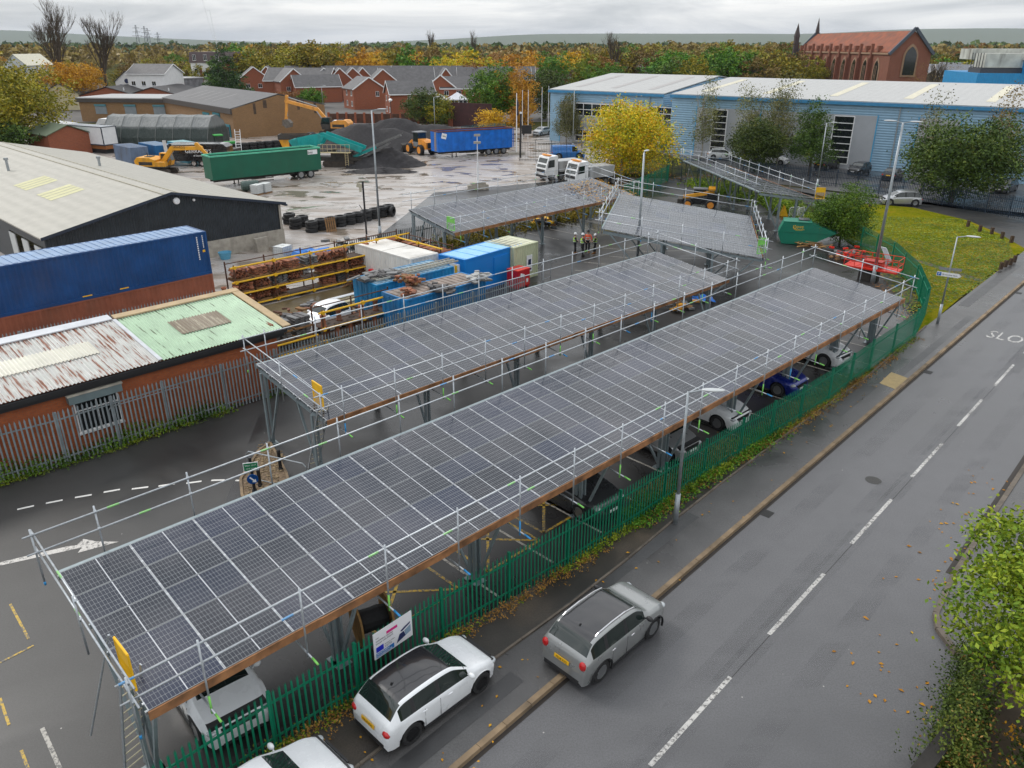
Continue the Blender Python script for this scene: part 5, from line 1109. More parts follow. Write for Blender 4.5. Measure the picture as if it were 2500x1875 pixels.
# ---------------------------------------------------------------- trees
def leafmat(name,cols,rough=.6,trans=.0):
    if name in _mc: return _mc[name]
    m,t,b=newmat(name); g=nd(t,'NewGeometry'); rnd=g.outputs['Random Per Island']
    big=noise(t,.55,coords(t),3); f=mth(t,'ADD',mth(t,'MULTIPLY',rnd,.42),mth(t,'MULTIPLY',mth(t,'SUBTRACT',big,.33),1.45))
    k=len(cols); c=ramp(t,f,[(.08+.84*i/(k-1),q) for i,q in enumerate(cols)])
    v=nd(t,'HueSaturation',Color=c,Value=mth(t,'MULTIPLY_ADD',nd(t,'ObjectInfo').outputs['Random'],.5,.75),Hue=mth(t,'MULTIPLY_ADD',nd(t,'ObjectInfo').outputs['Random'],.03,.485)).outputs[0]
    seti(t,b,Base_Color=v,Roughness=rough); b.inputs['Specular IOR Level'].default_value=.25; _mc[name]=m; return m
LM={'green':leafmat('leaves_green',[(.025,.07,.006),(.06,.16,.010),(.12,.24,.015),(.25,.32,.02)]),
 'dark':leafmat('leaves_dark_green',[(.02,.042,.008),(.045,.08,.012),(.085,.13,.018),(.16,.17,.025)]),
 'olive':leafmat('leaves_olive',[(.08,.09,.006),(.19,.18,.010),(.31,.24,.014),(.42,.27,.018)]),
 'brown':leafmat('leaves_brown',[(.10,.07,.02),(.19,.13,.03),(.26,.18,.035),(.26,.24,.035)]),
 'orange':leafmat('leaves_orange',[(.26,.13,.010),(.46,.23,.010),(.62,.33,.010),(.50,.36,.02)]),
 'yellow':leafmat('leaves_yellow',[(.10,.16,.012),(.32,.33,.012),(.60,.45,.012),(.60,.30,.012),(.42,.15,.012)]),
 'lime':leafmat('leaves_lime',[(.05,.11,.008),(.13,.21,.012),(.26,.32,.02),(.34,.36,.03)]),
 'rust':leafmat('leaves_rust',[(.14,.07,.015),(.26,.12,.03),(.32,.16,.04),(.20,.17,.04)]),
 'willow':leafmat('leaves_pale_willow',[(.07,.08,.03),(.14,.16,.05),(.22,.22,.08),(.30,.25,.09)]),
 'conifer':leafmat('leaves_conifer',[(.008,.025,.008),(.02,.055,.012),(.05,.10,.015),(.12,.18,.02)])}
BARK=mat('bark',(.085,.065,.045),.9,0,.3,4.,.5,12); BARKP=mat('pale_bark',(.30,.28,.24),.85,0,.3,4.)
def crown_mesh(name,blobs,n,ls,seed,m,shell=.55,clus=26,csp=.9,hang=0.):
    r=random.Random(seed); mb=MB(); vol=[b[1][0]*b[1][1]*b[1][2] for b in blobs]; T=sum(vol); vs=mb.v; fs=mb.f
    nc=max(1,n//clus)
    for _ in range(nc):
        k=r.random()*T; i=0
        while k>vol[i] and i<len(vol)-1: k-=vol[i]; i+=1
        c,rad=blobs[i]; d=V((r.gauss(0,1),r.gauss(0,1),r.gauss(0,1))).normalized(); q=shell+(1-shell)*r.random()**.6 if r.random()<.85 else r.random()
        cc=V((c[0]+d.x*rad[0]*q,c[1]+d.y*rad[1]*q,c[2]+d.z*rad[2]*q)); cs=csp*r.uniform(.6,1.25)
        for _ in range(clus):
            p=cc+V((r.gauss(0,cs*.5),r.gauss(0,cs*.5),r.gauss(0,cs*.32)-hang*r.random()))
            a=V((r.gauss(0,1),r.gauss(0,1),r.gauss(0,.7))).normalized()*ls*r.uniform(.55,1.2); b=a.cross(V((r.gauss(0,1),r.gauss(0,1),r.gauss(0,1)))).normalized()*ls*r.uniform(.35,.65)
            k=len(vs); vs+= [tuple(p-a),tuple(p+b*.9-a*.1),tuple(p+a),tuple(p-b)]; fs.append((k,k+1,k+2,k+3)); mb.mi.append(0)
    return mb.mesh(name,m)
def limbs(name,h,spread,seed,lv=4,r0=.22,m=None,n0=4,up=.75,twigs=True,base=(0,0,0),lean=0):
    r=random.Random(seed); mb=MB()
    def go(p,d,L,rad,l):
        q=p+d*L; mb.tube(p,q,rad,6 if l>2 else 4 if l>0 else 3,rad*.68,cap=False)
        if l==0: return
        for k in range(n0 if l==lv else r.choice((2,3)) if l>1 else 3):
            a=V((r.gauss(0,1),r.gauss(0,1),0)).normalized()*spread*r.uniform(.5,1.2); nd_=(d*up+a+V((0,0,.25))).normalized()
            st=p.lerp(q,r.uniform(.55,1)) if l<lv or k else q
            go(st,nd_,L*r.uniform(.58,.85),rad*.60,l-1)
    go(V(base),V((lean,0,1)).normalized(),h*.30,r0,lv); return mb.mesh(name,m or BARK)
def tree(label,px,py,h,w,pal,seed,n=9000,ls=.16,shape='round',cat='tree',group=None,loc=None,name=None,bark=None,tr=.2,csp=.9):
    p=loc or W(px,py); t=thing(name or 'broadleaf_tree',label,cat,(p[0],p[1],0),random.Random(seed).random()*6,group); r=random.Random(seed)
    if shape=='round': bl=[((r.uniform(-.28,.28)*w,r.uniform(-.28,.28)*w,h*r.uniform(.45,.72)),(w*r.uniform(.24,.36),)*2+(h*r.uniform(.17,.27),)) for _ in range(8)]+[((0,0,h*.58),(w*.36,w*.36,h*.33))]
    elif shape=='low': bl=[((r.uniform(-.3,.3)*w,r.uniform(-.3,.3)*w,h*r.uniform(.28,.6)),(w*r.uniform(.22,.34),)*2+(h*r.uniform(.2,.3),)) for _ in range(9)]+[((0,0,h*.45),(w*.4,w*.4,h*.44))]
    elif shape=='tall': bl=[((r.uniform(-.14,.14)*w,r.uniform(-.14,.14)*w,h*(.28+.09*k)),(w*(.42-.04*k),)*2+(h*.11,)) for k in range(8)]
    elif shape=='cone': bl=[((0,0,h*(.12+.105*k)),(w*.5*(1-.105*k),)*2+(h*.055,)) for k in range(9)]
    link('crown',crown_mesh('crown',bl,n,ls,seed,LM[pal],csp=csp,hang=.6 if pal=='willow' else 0),t)
    link('trunk',limbs('trunk',h*.95,.55 if shape!='tall' else .25,seed,3,tr,bark or BARK),t); return t
def bare(label,h,w,loc,seed,m=None,cat='tree',group=None,lv=6,r0=.3,sp=.34,fuzz=None,n0=5):
    t=thing('bare_tree',label,cat,loc,0,group); link('trunk',limbs('trunk',h,sp,seed,lv,r0,m,n0,1.0),t)
    if fuzz: link('crown',crown_mesh('crown',[((0,0,h*.62),(w*.45,w*.45,h*.34))],fuzz,.12,seed,LM['brown'],csp=1.6),t)
    return t
# near and middle trees
tree('bright yellow and orange maple beside the white lorries',0,0,10.6,12.6,'yellow',11,24000,.17,'low',loc=(13.9,102.0),bark=BARKP,tr=.26,csp=1.25,name='maple_tree')
tree('slim green birch in front of the left end of the blue building',1382,350,9.0,5.6,'willow',12,9000,.12,'tall',bark=BARKP,tr=.14,name='birch_tree')
tree('thin half-bare willowy birch by the first tall window strip of the blue building',1712,388,12.6,4.2,'willow',13,3600,.13,'tall',bark=BARKP,tr=.13,name='birch_tree',csp=1.1)
tree('tall pale drooping birch with wispy top in front of the blue building',1895,410,12.5,7.5,'willow',14,9000,.13,'tall',bark=BARKP,tr=.16,name='birch_tree',csp=1.2)
tree('pale birch left of the drooping birch in front of the blue building',1815,404,11,6,'willow',15,7000,.13,'tall',bark=BARKP,tr=.14,name='birch_tree',csp=1.1)
tree('dark green bushy tree growing among the birches at the blue fence',1840,418,7.6,7.5,'dark',16,12000,.15,'low')
tree('dark pointed tree just left of the black parked cars',1975,425,9.4,6.4,'dark',17,9000,.15,'tall')
tree('broad dark green tree in front of the right part of the blue building',2320,492,10.2,13.6,'dark',18,26000,.17,'low',tr=.3,csp=1.0)
tree('wispy brown-leaved birch rising out of the broad dark tree',2420,470,11.6,5.0,'brown',19,4200,.13,'tall',bark=BARKP,csp=1.3,name='birch_tree')
tree('thin half-bare birch rising left of the broad dark tree top',2245,470,11.4,4.5,'willow',20,2600,.13,'tall',bark=BARKP,csp=1.3,name='birch_tree')
tree('dense round green shrub beside the waste skip',2050,592,5.6,4.7,'green',21,22000,.085,'low',cat='shrub',name='large_shrub',tr=.09,csp=.5)
tree('large olive-green tree filling the left edge above the cream barn',0,0,17.5,25,'olive',22,40000,.27,'low',loc=(-85,129),csp=1.3,tr=.35)
tree('dark green bushes at the foot of the large olive tree',0,0,6,14,'dark',23,12000,.22,'low',cat='shrub',name='large_shrub',loc=(-78,121))
tree('rounded golden orange tree left of the pale gable',0,0,10.5,16,'yellow',24,14000,.27,'low',loc=(-126,206))
tree('russet orange tree with bare patches beside the white gable',0,0,12.5,15,'orange',25,9000,.26,'round',loc=(-114,216),csp=1.6)
tree('yellow-green pointed tree by the red brick block',372,246,8.6,7,'lime',26,6000,.24,'cone')
tree('vivid green bushy tree beyond the dark roof of the brown building',563,232,8.5,11,'green',27,9000,.26,'low')
tree('layered dark green cedar in front of the woodland',0,0,15.5,17,'conifer',28,14000,.25,'cone',loc=(-80,233),name='cedar_tree')
tree('reddish leafless-looking shrub behind the brown brick gable',690,262,4.6,15,'rust',29,7000,.2,'low',cat='shrub',name='large_shrub')
tree('round dark green bush by the street lamp behind the brown building',762,262,5.4,7,'green',30,6000,.2,'low',cat='shrub',name='large_shrub')
tree('olive and yellow bush in front of the terraced houses',1045,306,8.6,9.2,'dark',31,10000,.2,'low',tr=.15)
tree('yellow-leaved bush right beside the olive bush by the houses',1078,306,7.0,8,'olive',32,6000,.2,'low',tr=.15)
tree('tall green and orange tree behind the flagpoles',1205,300,14.0,15,'green',33,14000,.24,'low',tr=.3)
tree('orange-topped tree between the flagpoles and the blue building',1262,300,13.2,12,'orange',34,8000,.22,'low')
tree('dark green tree touching the left end of the blue building roof',1330,290,12,15,'dark',35,10000,.24,'low')
tree('slender amber birch among the flagpoles',1278,330,8.5,5.6,'orange',36,4000,.17,'tall',name='birch_tree')
tree('small amber tree behind the blue trailer',1200,328,5.2,5,'orange',37,4000,.17,'low')
tree('bright yellow tree behind the terraced house roofs',1100,232,14.2,11,'yellow',38,7000,.28,'low')
tree('russet tree in front of the slate-roofed villa',1160,240,12.4,11,'rust',39,6000,.28,'low')
tree('slim golden tree above the slate-roofed villa',0,0,15.0,8,'orange',40,3600,.3,'tall',loc=(-17,322))
tree('orange tree at the front of the woodland above the houses',920,217,15.5,15,'orange',41,8000,.3,'low')
tree('amber tree beside the orange one above the houses',978,216,14.5,12,'olive',42,7000,.3,'low')
tree('dark evergreen clump behind the brick gables',865,222,12.5,14,'conifer',43,8000,.3,'low')
tree('soft green round tree beyond the long roofs',1338,224,13.6,14,'green',44,7000,.3,'low')
tree('bright green clump above the blue building roof',1440,236,14.0,14,'lime',45,8000,.28,'low')
tree('dark green clump beside the bright green one above the blue building roof',1480,240,12.6,15,'green',46,8000,.28,'low')
tree('lime green tree left of the church',1826,214,16.4,13,'lime',47,7000,.3,'low')
tree('olive tree at the foot of the church wall',1955,222,14.0,20,'olive',48,11000,.3,'low')
tree('golden bush right of the church',2330,216,7.5,13,'orange',49,6000,.28,'low')
tree('dark green trees right of the church, nearest the blue plant building',2400,205,17,26,'dark',50,14000,.35,'low')
tree('russet-topped tree right of the church',2370,190,18,20,'rust',51,8000,.35,'low')
bare('tall bare twin-stemmed poplar towering over the left skyline, left stem',27,24,(-122,226,0),61,None,lv=7,r0=.5,sp=.44,n0=7)
bare('tall bare twin-stemmed poplar towering over the left skyline, right stem',26,22,(-111,228,0),62,None,lv=7,r0=.5,sp=.42,n0=7)
bare('broad bare tree on the skyline above the bright green clump',20.5,22,(36,292,0),63,None,lv=7,r0=.5,sp=.34,n0=6)
bare('feathery bare tree on the skyline above the middle of the woodland',23,16,(-19,420,0),64,None,lv=6,r0=.4,sp=.24)
bare('second feathery bare tree on the skyline left of the centre',23,16,(-40,430,0),65,None,lv=6,r0=.4,sp=.24)
bare('bare tree in front of the church gable',13,14,(112,222,0),66,None,lv=6,r0=.35,sp=.40,fuzz=1500)
# woodland: prototypes copied with their own colours and sizes
protos=[]
for k,(sh,n) in enumerate((('low',2600),('round',2600),('tall',2000),('low',2600),('round',2200))):
    protos.append(tree('woodland tree',0,0,13,13 if sh!='tall' else 8,'olive',100+k,n,.42,sh,loc=(0,400+k*30),csp=1.3,tr=.25))
rw=random.Random(5); GW='trees of the woodland beyond the houses'
names={'olive':'olive-brown tree in the autumn woodland','brown':'brown thinning tree in the autumn woodland','green':'green tree in the autumn woodland','dark':'dark green tree in the autumn woodland','orange':'orange tree in the autumn woodland','yellow':'yellow tree in the autumn woodland','rust':'rust-brown tree in the autumn woodland','lime':'lime green tree in the autumn woodland'}
used=set(); 
def wood(x,y,h,pal):
    k=rw.randrange(5); pr=protos[k]; s=h/13
    if k not in used:
        used.add(k); o=pr; o.location=(x,y,0); o.scale=(s*rw.uniform(.95,1.25),)*2+(s,); o['label']=names[pal]; o['group']=names[pal].replace('tree','trees')
        for c in o.children:
            if c.name.startswith('crown'): c.material_slots[0].link='OBJECT'; c.material_slots[0].material=LM[pal]
        return
    o=dup(pr,(x,y,0),rw.random()*6.28,names[pal],'tree',names[pal].replace('tree','trees'),(s*rw.uniform(.95,1.25),)*2+(s,))
    for c in o.children:
        if c.name.startswith('crown'): c.material_slots[0].link='OBJECT'; c.material_slots[0].material=LM[pal]
n=0
while n<285:
    px=rw.uniform(-60,2560); d=rw.choice((rw.uniform(268,330),rw.uniform(300,420),rw.uniform(380,560)))
    if 1900<px<2300 and d<340: continue
    x=(px-1250)/F*(d*.916+6); 
    # palettes follow the bands of colour along the skyline
    if px<420: pal=rw.choice(('brown','olive','dark','brown','orange')); h=rw.uniform(7,11)
    elif px<830: pal=rw.choice(('olive','olive','olive','brown','green','orange')); h=rw.uniform(13.5,17.5) if px>560 else rw.uniform(9,13.5)
    elif px<1150: pal=rw.choice(('olive','green','orange','brown','yellow','green')); h=rw.uniform(11,16)
    elif px<1500: pal=rw.choice(('rust','orange','olive','brown','green','orange')); h=rw.uniform(10,14.5)
    elif px<2000: pal=rw.choice(('olive','brown','green','olive','lime','brown')); h=rw.uniform(12.5,17)
    else: pal=rw.choice(('dark','dark','rust','olive','green')); h=rw.uniform(9,14.5)
    if px<420 and d<300: continue
    wood(x,d,h,pal); n+=1
# farther woodland that reads as one mass
def farwood(name,label,y0,y1,n,hm,ls,m,seed):
    r=random.Random(seed); mb=MB(); vs=mb.v; fs=mb.f
    for _ in range(n):
        y=r.uniform(y0,y1); x=r.uniform(-.75,.75)*y; h=hm*r.uniform(.5,1.1)*(1+.25*math.sin(x*.011+y*.02)); w=h*r.uniform(.4,.7)
        for _ in range(26):
            d=V((r.gauss(0,1),r.gauss(0,1),abs(r.gauss(0,1)))).normalized(); p=V((x+d.x*w,y+d.y*w,h*.25+d.z*h*.7)); s=ls*r.uniform(.6,1.3)
            a=V((r.gauss(0,1),r.gauss(0,1),r.gauss(0,1))).normalized()*s; b=a.cross(V((r.gauss(0,1),r.gauss(0,1),r.gauss(0,1)))).normalized()*s*.8
            k=len(vs); vs+=[tuple(p-a),tuple(p+b),tuple(p+a),tuple(p-b)]; fs.append((k,k+1,k+2,k+3)); mb.mi.append(0)
    o=mb.build(name,m); return tag(o,label,'woodland',kind='stuff')
farwood('far_woodland','far autumn woodland merging into one mass below the skyline',560,1000,1500,13,1.9,LM['brown'],71)
farwood('distant_woodland','distant bluish-brown woodland strip along the horizon',1000,2400,1500,14,4.5,LM['dark'],72)
# hills on the horizon
hm_=MB(); n=160; rows=[]
def hills(name,y0,w,hf,m,seed):
    r=random.Random(seed); ph=[r.uniform(0,6.28) for _ in range(6)]; vs=[]; fs=[]; nx,ny=140,9
    for j in range(ny):
        for i in range(nx):
            x=-1.0*y0+2.0*y0*i/(nx-1); u=x/y0; g=math.sin(math.pi*j/(ny-1))
            h=hf(u)+.06*hf(u)*sum(math.sin(u*(9+7*k)+ph[k]+j*.3)/(k+1.5) for k in range(6)); vs.append((x,y0+w*(j/(ny-1)-.5),max(-1,h*g-1)))
    fs=[(j*nx+i,j*nx+i+1,(j+1)*nx+i+1,(j+1)*nx+i) for j in range(ny-1) for i in range(nx-1)]
    me=bpy.data.meshes.new(name); me.from_pydata(vs,[],fs); me.materials.append(m); me.polygons.foreach_set('use_smooth',[True]*len(fs)); tag(link(name,me),kind='structure')
HILL=grassmat('moorland',(.09,.13,.07),(.13,.15,.08),(.15,.14,.09))
def sm(a,b,x): x=max(0,min(1,(x-a)/(b-a))); return x*x*(3-2*x)
hills('hills',9000,3200,lambda u:70+78*sm(-.35,-.62,u)+48*sm(-.1,.05,u)+40*sm(.3,.5,u)-52*math.exp(-((u+.22)/.12)**2),HILL,3)
# ---------------------------------------------------------------- containers
def container(label,loc,azd,L,m,rm=None,H=2.59,Wd=2.44,doors='x+',rib=.28,name='shipping_container',roofribs=None,plain=False,trim=None,cat='container'):
    """origin at plan corner; x along L, y across"""
    t=thing(name,label,cat,loc,az(azd)); e=.10
    def wave(mb,x0,x1,yy,ax,out):
        n=max(2,int(abs(x1-x0)/rib)); pts=[]
        for k in range(n):
            a=x0+(x1-x0)*k/n; w=(x1-x0)/n
            pts+= [(a,0),(a+w*.3,0),(a+w*.5,.035),(a+w*.8,.035)]
        pts.append((x1,0))
        for (a,d),(b,d2) in zip(pts,pts[1:]):
            if ax=='x': q=[(a,yy-out*d,.16),(b,yy-out*d2,.16),(b,yy-out*d2,H-.1),(a,yy-out*d,H-.1)]
            else: q=[(yy-out*d,a,.16),(yy-out*d2,b,.16),(yy-out*d2,b,H-.1),(yy-out*d,a,H-.1)]
            mb.add(q,[(0,1,2,3)])
    b=MB()
    if plain: b.box(.04,L-.04,.04,Wd-.04,.1,H-.05)
    else:
        wave(b,e,L-e,.02,'x',-1); wave(b,e,L-e,Wd-.02,'x',1); wave(b,e,Wd-e,.02,'y',-1) ; wave(b,e,Wd-e,L-.02,'y',1); b.box(.08,L-.08,.08,Wd-.08,.1,.15)
    b.build('side_panels',m,t)
    f=MB()
    for x in (0,L-.12):
        for y in (0,Wd-.12): f.box(x,x+.12,y,y+.12,.0,H)
    for y in (0,Wd-.1): f.box(.12,L-.12,y,y+.1,0,.16); f.box(.12,L-.12,y,y+.1,H-.1,H-.002)
    for x in (0,L-.1): f.box(x,x+.1,.12,Wd-.12,0,.16); f.box(x,x+.1,.12,Wd-.12,H-.1,H-.002)
    f.build('frame',trim or m,t)
    r=MB(); r.box(.1,L-.1,.1,Wd-.1,H-.05,H-.02); n=int(L/(roofribs or .42))
    for k in range(n): x=.2+(L-.4)*k/n; r.box(x,x+(.22 if not roofribs else .10),.16,Wd-.16,H-.02,H+.012)
    r.build('roof',rm or m,t)
    d=MB(); xx=L if doors=='x+' else 0; s=1 if doors=='x+' else -1
    if doors:
        for y in (.14,Wd/2+.01): d.box(min(xx-.0*s,xx+.03*s),max(xx,xx+.03*s),y,y+Wd/2-.16,.17,H-.12)
        d2=MB()
        for y in (.5,.95,1.5,1.95): d2.tube((xx+.06*s,y,.12),(xx+.06*s,y,H-.1),.022,6); d2.cbox((xx+.06*s,y+.08,1.1),(.03,.25,.05))
        dd=d.build('door',m,t); d2.build('lock_rod',STEEL if name!='store_container' else m,dd)
    return t
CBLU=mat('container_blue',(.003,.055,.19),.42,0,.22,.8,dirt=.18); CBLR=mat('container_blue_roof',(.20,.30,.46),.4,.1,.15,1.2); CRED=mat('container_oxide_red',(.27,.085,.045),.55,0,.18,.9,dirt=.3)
cp_=(-26.7,37.6); CAZ=42.9
c1=container('long oxide red container underneath the long blue one',(cp_[0],cp_[1],0),CAZ,12.19,CRED,doors=None)
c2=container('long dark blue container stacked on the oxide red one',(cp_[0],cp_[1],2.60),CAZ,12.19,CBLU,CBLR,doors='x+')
m=MB()
for k in range(11): m.cbox((11.55,-.006,2.30-k*.13),(.07,.008,.085))
for k in range(7): m.cbox((11.9,-.006,2.35-k*.11),(.05,.008,.08))
m.build('white_lettering',WHT,c2); m=MB(); m.cbox((11.88,-.008,1.45),(.16,.01,.14)); m.cbox((4.9,-.008,.2),(.5,.01,.06)); m.cbox((6.9,-.008,.2),(.5,.01,.06)); m.build('yellow_marker',YEL,c2)
p=W(1064,613,2.5); WC=mat('white_container',(.70,.69,.66),.5,0,.08,1.,dirt=.3)
container('white container with a stained roof left of the bright blue cabin',(-5.0,52.0,0),-45,6.4,WC,mat('white_container_roof',(.66,.64,.60),.5,0,.1,1.,dirt=.3),2.5,2.4,doors=None,roofribs=3)
DB=mat('cabin_blue',(.006,.20,.60),.42,0,.05,1.); p=W(1140,631,2.5)
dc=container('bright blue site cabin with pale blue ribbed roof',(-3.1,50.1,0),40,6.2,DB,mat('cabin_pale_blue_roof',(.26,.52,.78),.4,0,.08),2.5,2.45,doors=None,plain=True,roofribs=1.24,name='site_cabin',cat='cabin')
m=MB(); m.box(2.9,4.4,-.03,.035,.9,2.1); m.build('shutter',DB,dc); m=MB(); m.box(-.03,.03,.5,1.4,.15,2.1); dd=m.build('door',WHT,dc); m=MB(); m.box(-.05,-.031,.7,.9,.2,2.0); m.build('hazard_strip',YEL,dd)
CRM=mat('cream_container',(.50,.54,.36),.5,0,.06,1.,dirt=.15); 
cc=container('pale cream-green container right of the bright blue cabin',(.15,53.4,0),42,2.6,CRM,mat('cream_container_roof',(.58,.58,.44),.5),2.5,2.9,doors=None,rib=.22)
cc2=cc; 
m=MB(); m.box(1.3,1.9,-.05,-.02,.5,1.7); m.build('poster',WHT,cc); m=MB(); m.box(1.45,1.75,-.06,-.051,1.0,1.4); m.box(1.4,1.8,-.06,-.051,.62,.75); m.build('poster_marks',mat('navy_lettering',(.01,.02,.08),.5),cc)
p=W(1264,708); rb_=thing('tool_chest','bright red metal tool chest in front of the cream container','tool chest',(p.x,p.y,0),az(42)); m=MB(); m.box(0,1.25,0,1.0,.12,1.25); m.box(.05,.25,.05,.95,0,.12); m.box(1.0,1.2,.05,.95,0,.12); m.build('chest_body',mat('tool_chest_red',(.48,.01,.02),.4,0,.08),rb_); m=MB(); m.box(-.02,1.27,-.02,1.02,1.255,1.33); m.box(.1,1.15,-.02,-.003,.2,.7); m.build('lid',mat('tool_chest_lid',(.58,.04,.03),.4),rb_); m=MB(); m.cbox((.45,-.03,.95),(.4,.02,.2),ry=R(20)); m.cbox((.95,-.03,.5),(.2,.02,.25)); m.build('label_sticker',WHT,rb_)
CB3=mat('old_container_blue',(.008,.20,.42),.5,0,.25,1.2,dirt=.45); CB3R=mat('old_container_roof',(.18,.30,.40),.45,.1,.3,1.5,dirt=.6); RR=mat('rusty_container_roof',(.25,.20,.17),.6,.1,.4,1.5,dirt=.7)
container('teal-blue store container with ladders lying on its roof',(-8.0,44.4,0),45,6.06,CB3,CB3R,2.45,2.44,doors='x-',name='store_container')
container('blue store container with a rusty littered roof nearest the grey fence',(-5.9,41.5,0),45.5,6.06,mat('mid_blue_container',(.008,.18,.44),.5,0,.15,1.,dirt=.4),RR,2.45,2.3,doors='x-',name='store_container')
p=W(345,392); sc1=container('faded grey-blue container end behind the barn roof',(-56.0,113.5,0),135,6.0,mat('faded_blue',(.12,.17,.26),.5,0,.2,1.,dirt=.5),None,2.6,2.4,name='store_container',rib=.4)
container('blue container beside the faded one behind the barn roof',(-53.5,115.9,0),135,6.0,mat('mid_blue_container2',(.02,.14,.34),.5,0,.2,1.,dirt=.4),mat('pale_container_roof',(.18,.26,.36),.5),2.6,2.4,name='store_container',rib=.4)
container('pale turquoise cabin behind the yellow excavator',(-50.0,117.5,0),135,6.0,mat('pale_turquoise',(.12,.38,.48),.5,0,.1),mat('pale_turquoise_roof',(.30,.48,.5),.5),2.6,2.4,name='site_cabin',plain=True,cat='cabin')
wu=container('white welfare unit with navy edges raised on a dark trailer by the tarpaulin shelter',(-70.5,128.0,1.2),118,9.2,mat('cabin_white',(.66,.67,.68),.45,0,.05),mat('cabin_grey_roof',(.42,.44,.46),.5),2.75,2.6,doors=None,plain=True,name='welfare_unit',trim=mat('navy_trim',(.02,.03,.05),.5),cat='cabin')
m=MB(); m.box(0,9.2,.2,2.4,-.55,-.02); m.build('trailer_deck',mat('orange_deck',(.25,.09,.02),.6),wu); m=MB(); m.box(.5,8.8,.4,2.2,-1.2,-.56); m.build('trailer_base',DARK,wu)
# tarpaulin shelter
ts=thing('tarpaulin_shelter','long shelter wrapped in grey and dark green tarpaulin in the yard','shelter',(-64.6,128.2,0),az(96)); 
def tarpm():
    m,t,b=newmat('tarpaulin'); co=coords(t); z=nd(t,'SeparateXYZ',Vector=co).outputs[2]
    w=mth(t,'ADD',z,mth(t,'MULTIPLY',mth(t,'SUBTRACT',noise(t,.8,co,4),.5),.7)); c=ramp(t,mth(t,'DIVIDE',w,6.),[(.53,(.022,.034,.030)),(.62,(.17,.18,.18))])
    seti(t,b,Base_Color=c,Roughness=.6); bump(t,b,noise(t,1.6,nd(t,'Mapping',Vector=co,Scale=(1.5,.5,.5),Rotation=(0,R(25),0)).outputs[0],5,dist=1.2),.9,.25); return m
TP=tarpm(); m=MB(); prof=[(0,0),(.15,2.0),(.9,3.6),(2.4,5.0),(4.0,5.25),(6.4,4.2),(7.6,2.4),(7.8,0)]
nx=30; vs=[]
for i in range(nx+1):
    x=17.2*i/nx; k=.10*abs(math.sin(math.pi*i/5.))
    for (y,z) in prof: vs.append((x,y+(k if y<4 else -k)*(z/5),z-k*.8*(z/5)))
n=len(prof); m.add(vs,[(i*n+j,(i+1)*n+j,(i+1)*n+j+1,i*n+j+1) for i in range(nx) for j in range(n-1)]+[tuple(range(n)),tuple(nx*n+j for j in range(n-1,-1,-1))]); m.build('tarpaulin',TP,ts)
m=MB()
for i in range(0,31,5):
    x=17.2*i/nx
    for (a,b_),(c,d) in zip(prof,prof[1:]): m.tube((x,a-.02,b_+.0),(x,c-.02,d+.0),.035,5)
m.build('hoop_frame',mat('pale_rope',(.16,.165,.16),.8),ts)
# coaches behind it
for k,(x,y) in enumerate(((-72,141),(-69.5,145.5))):
    co_=thing('coach','white coach roof showing above the tarpaulin shelter, %s one'%['nearer','farther'][k],'coach',(x,y,0),az(97)); m=MB(); m.prism([(0,.5),(14,.5),(14,3.2),(13.6,3.7),(.9,3.7),(.15,2.8)],'y',0,2.5); m.build('body',WHT,co_); m=MB(); m.prism([(.6,1.5),(13.7,1.5),(13.6,2.8),(.8,2.8)],'y',-.02,2.52); m.build('window_band',GLC,co_)
    m=MB(); 
    for q in (3,7.5,11.5): m.box(q,q+1.6,.8,1.7,3.705,3.8)
    m.build('roof_hatch',mat('grey_hatch',(.2,.2,.2),.5),co_)
p=W(150,330); co_=thing('coach','white coach with dark blue windows left of the welfare unit','coach',(-80.5,139.5,0),az(128)); m=MB(); m.prism([(0,.5),(11,.5),(11,3.4),(1.6,3.5),(.2,2.2)],'y',0,2.5); m.build('body',WHT,co_); m=MB(); m.prism([(.6,1.4),(10.6,1.4),(10.6,2.9),(1.5,3.0)],'y',-.02,2.52); m.build('window_band',mat('blue_coach_glass',(.01,.02,.06),.1),co_)
# ---------------------------------------------------------------- street lamps and poles
LAMPH=mat('lamp_head_grey',(.50,.52,.53),.4,.2,.05)
def lamp(label,px,py,h,azd,m=STEEL,arm=.9,double=False,r0=.085,group=None,tilt=8,loc=None,flat=False):
    p=loc or W(px,py); t=thing('street_lamp',label,'street lamp',(p[0],p[1],0),az(azd),group)
    b=MB(); b.tube((0,0,0),(0,0,1.3 if h>5 else .8),r0*1.25,10); b.tube((0,0,1.3 if h>5 else .8),(0,0,h),r0*.85,10,r0*.5); b.build('column',m,t,True)
    for s in ((1,-1) if double else (1,)):
        b=MB(); b.tube((0,0,h-.03),(s*arm*.45,0,h+.06),.03,8); b.build('arm',m,t)
        b=MB(); b.ball((s*(arm*.45+.38),0,h+.09),(.40,.13,.055),12,6); b.build('lamp_head',LAMPH,t,True)
    return t
lamp('galvanised street lamp standing on the verge by the green fence, nearest the camera',1648,1283,5.15,95,r0=.075)
lamp('tall galvanised double-headed lamp behind the red stillage',2130,691,10.8,120,double=True,r0=.13)
lamp('tall galvanised lamp in the tyre-lined yard left of the canopies',929,588,10.6,70,r0=.12,arm=1.0)
lamp('tall plain lamp column rising beside the double-width canopy',1552,690,8.9,30,r0=.12,arm=.1)
lamp('galvanised lamp with car park sign at the edge of the grass',2288,793,5.35,120,r0=.065)
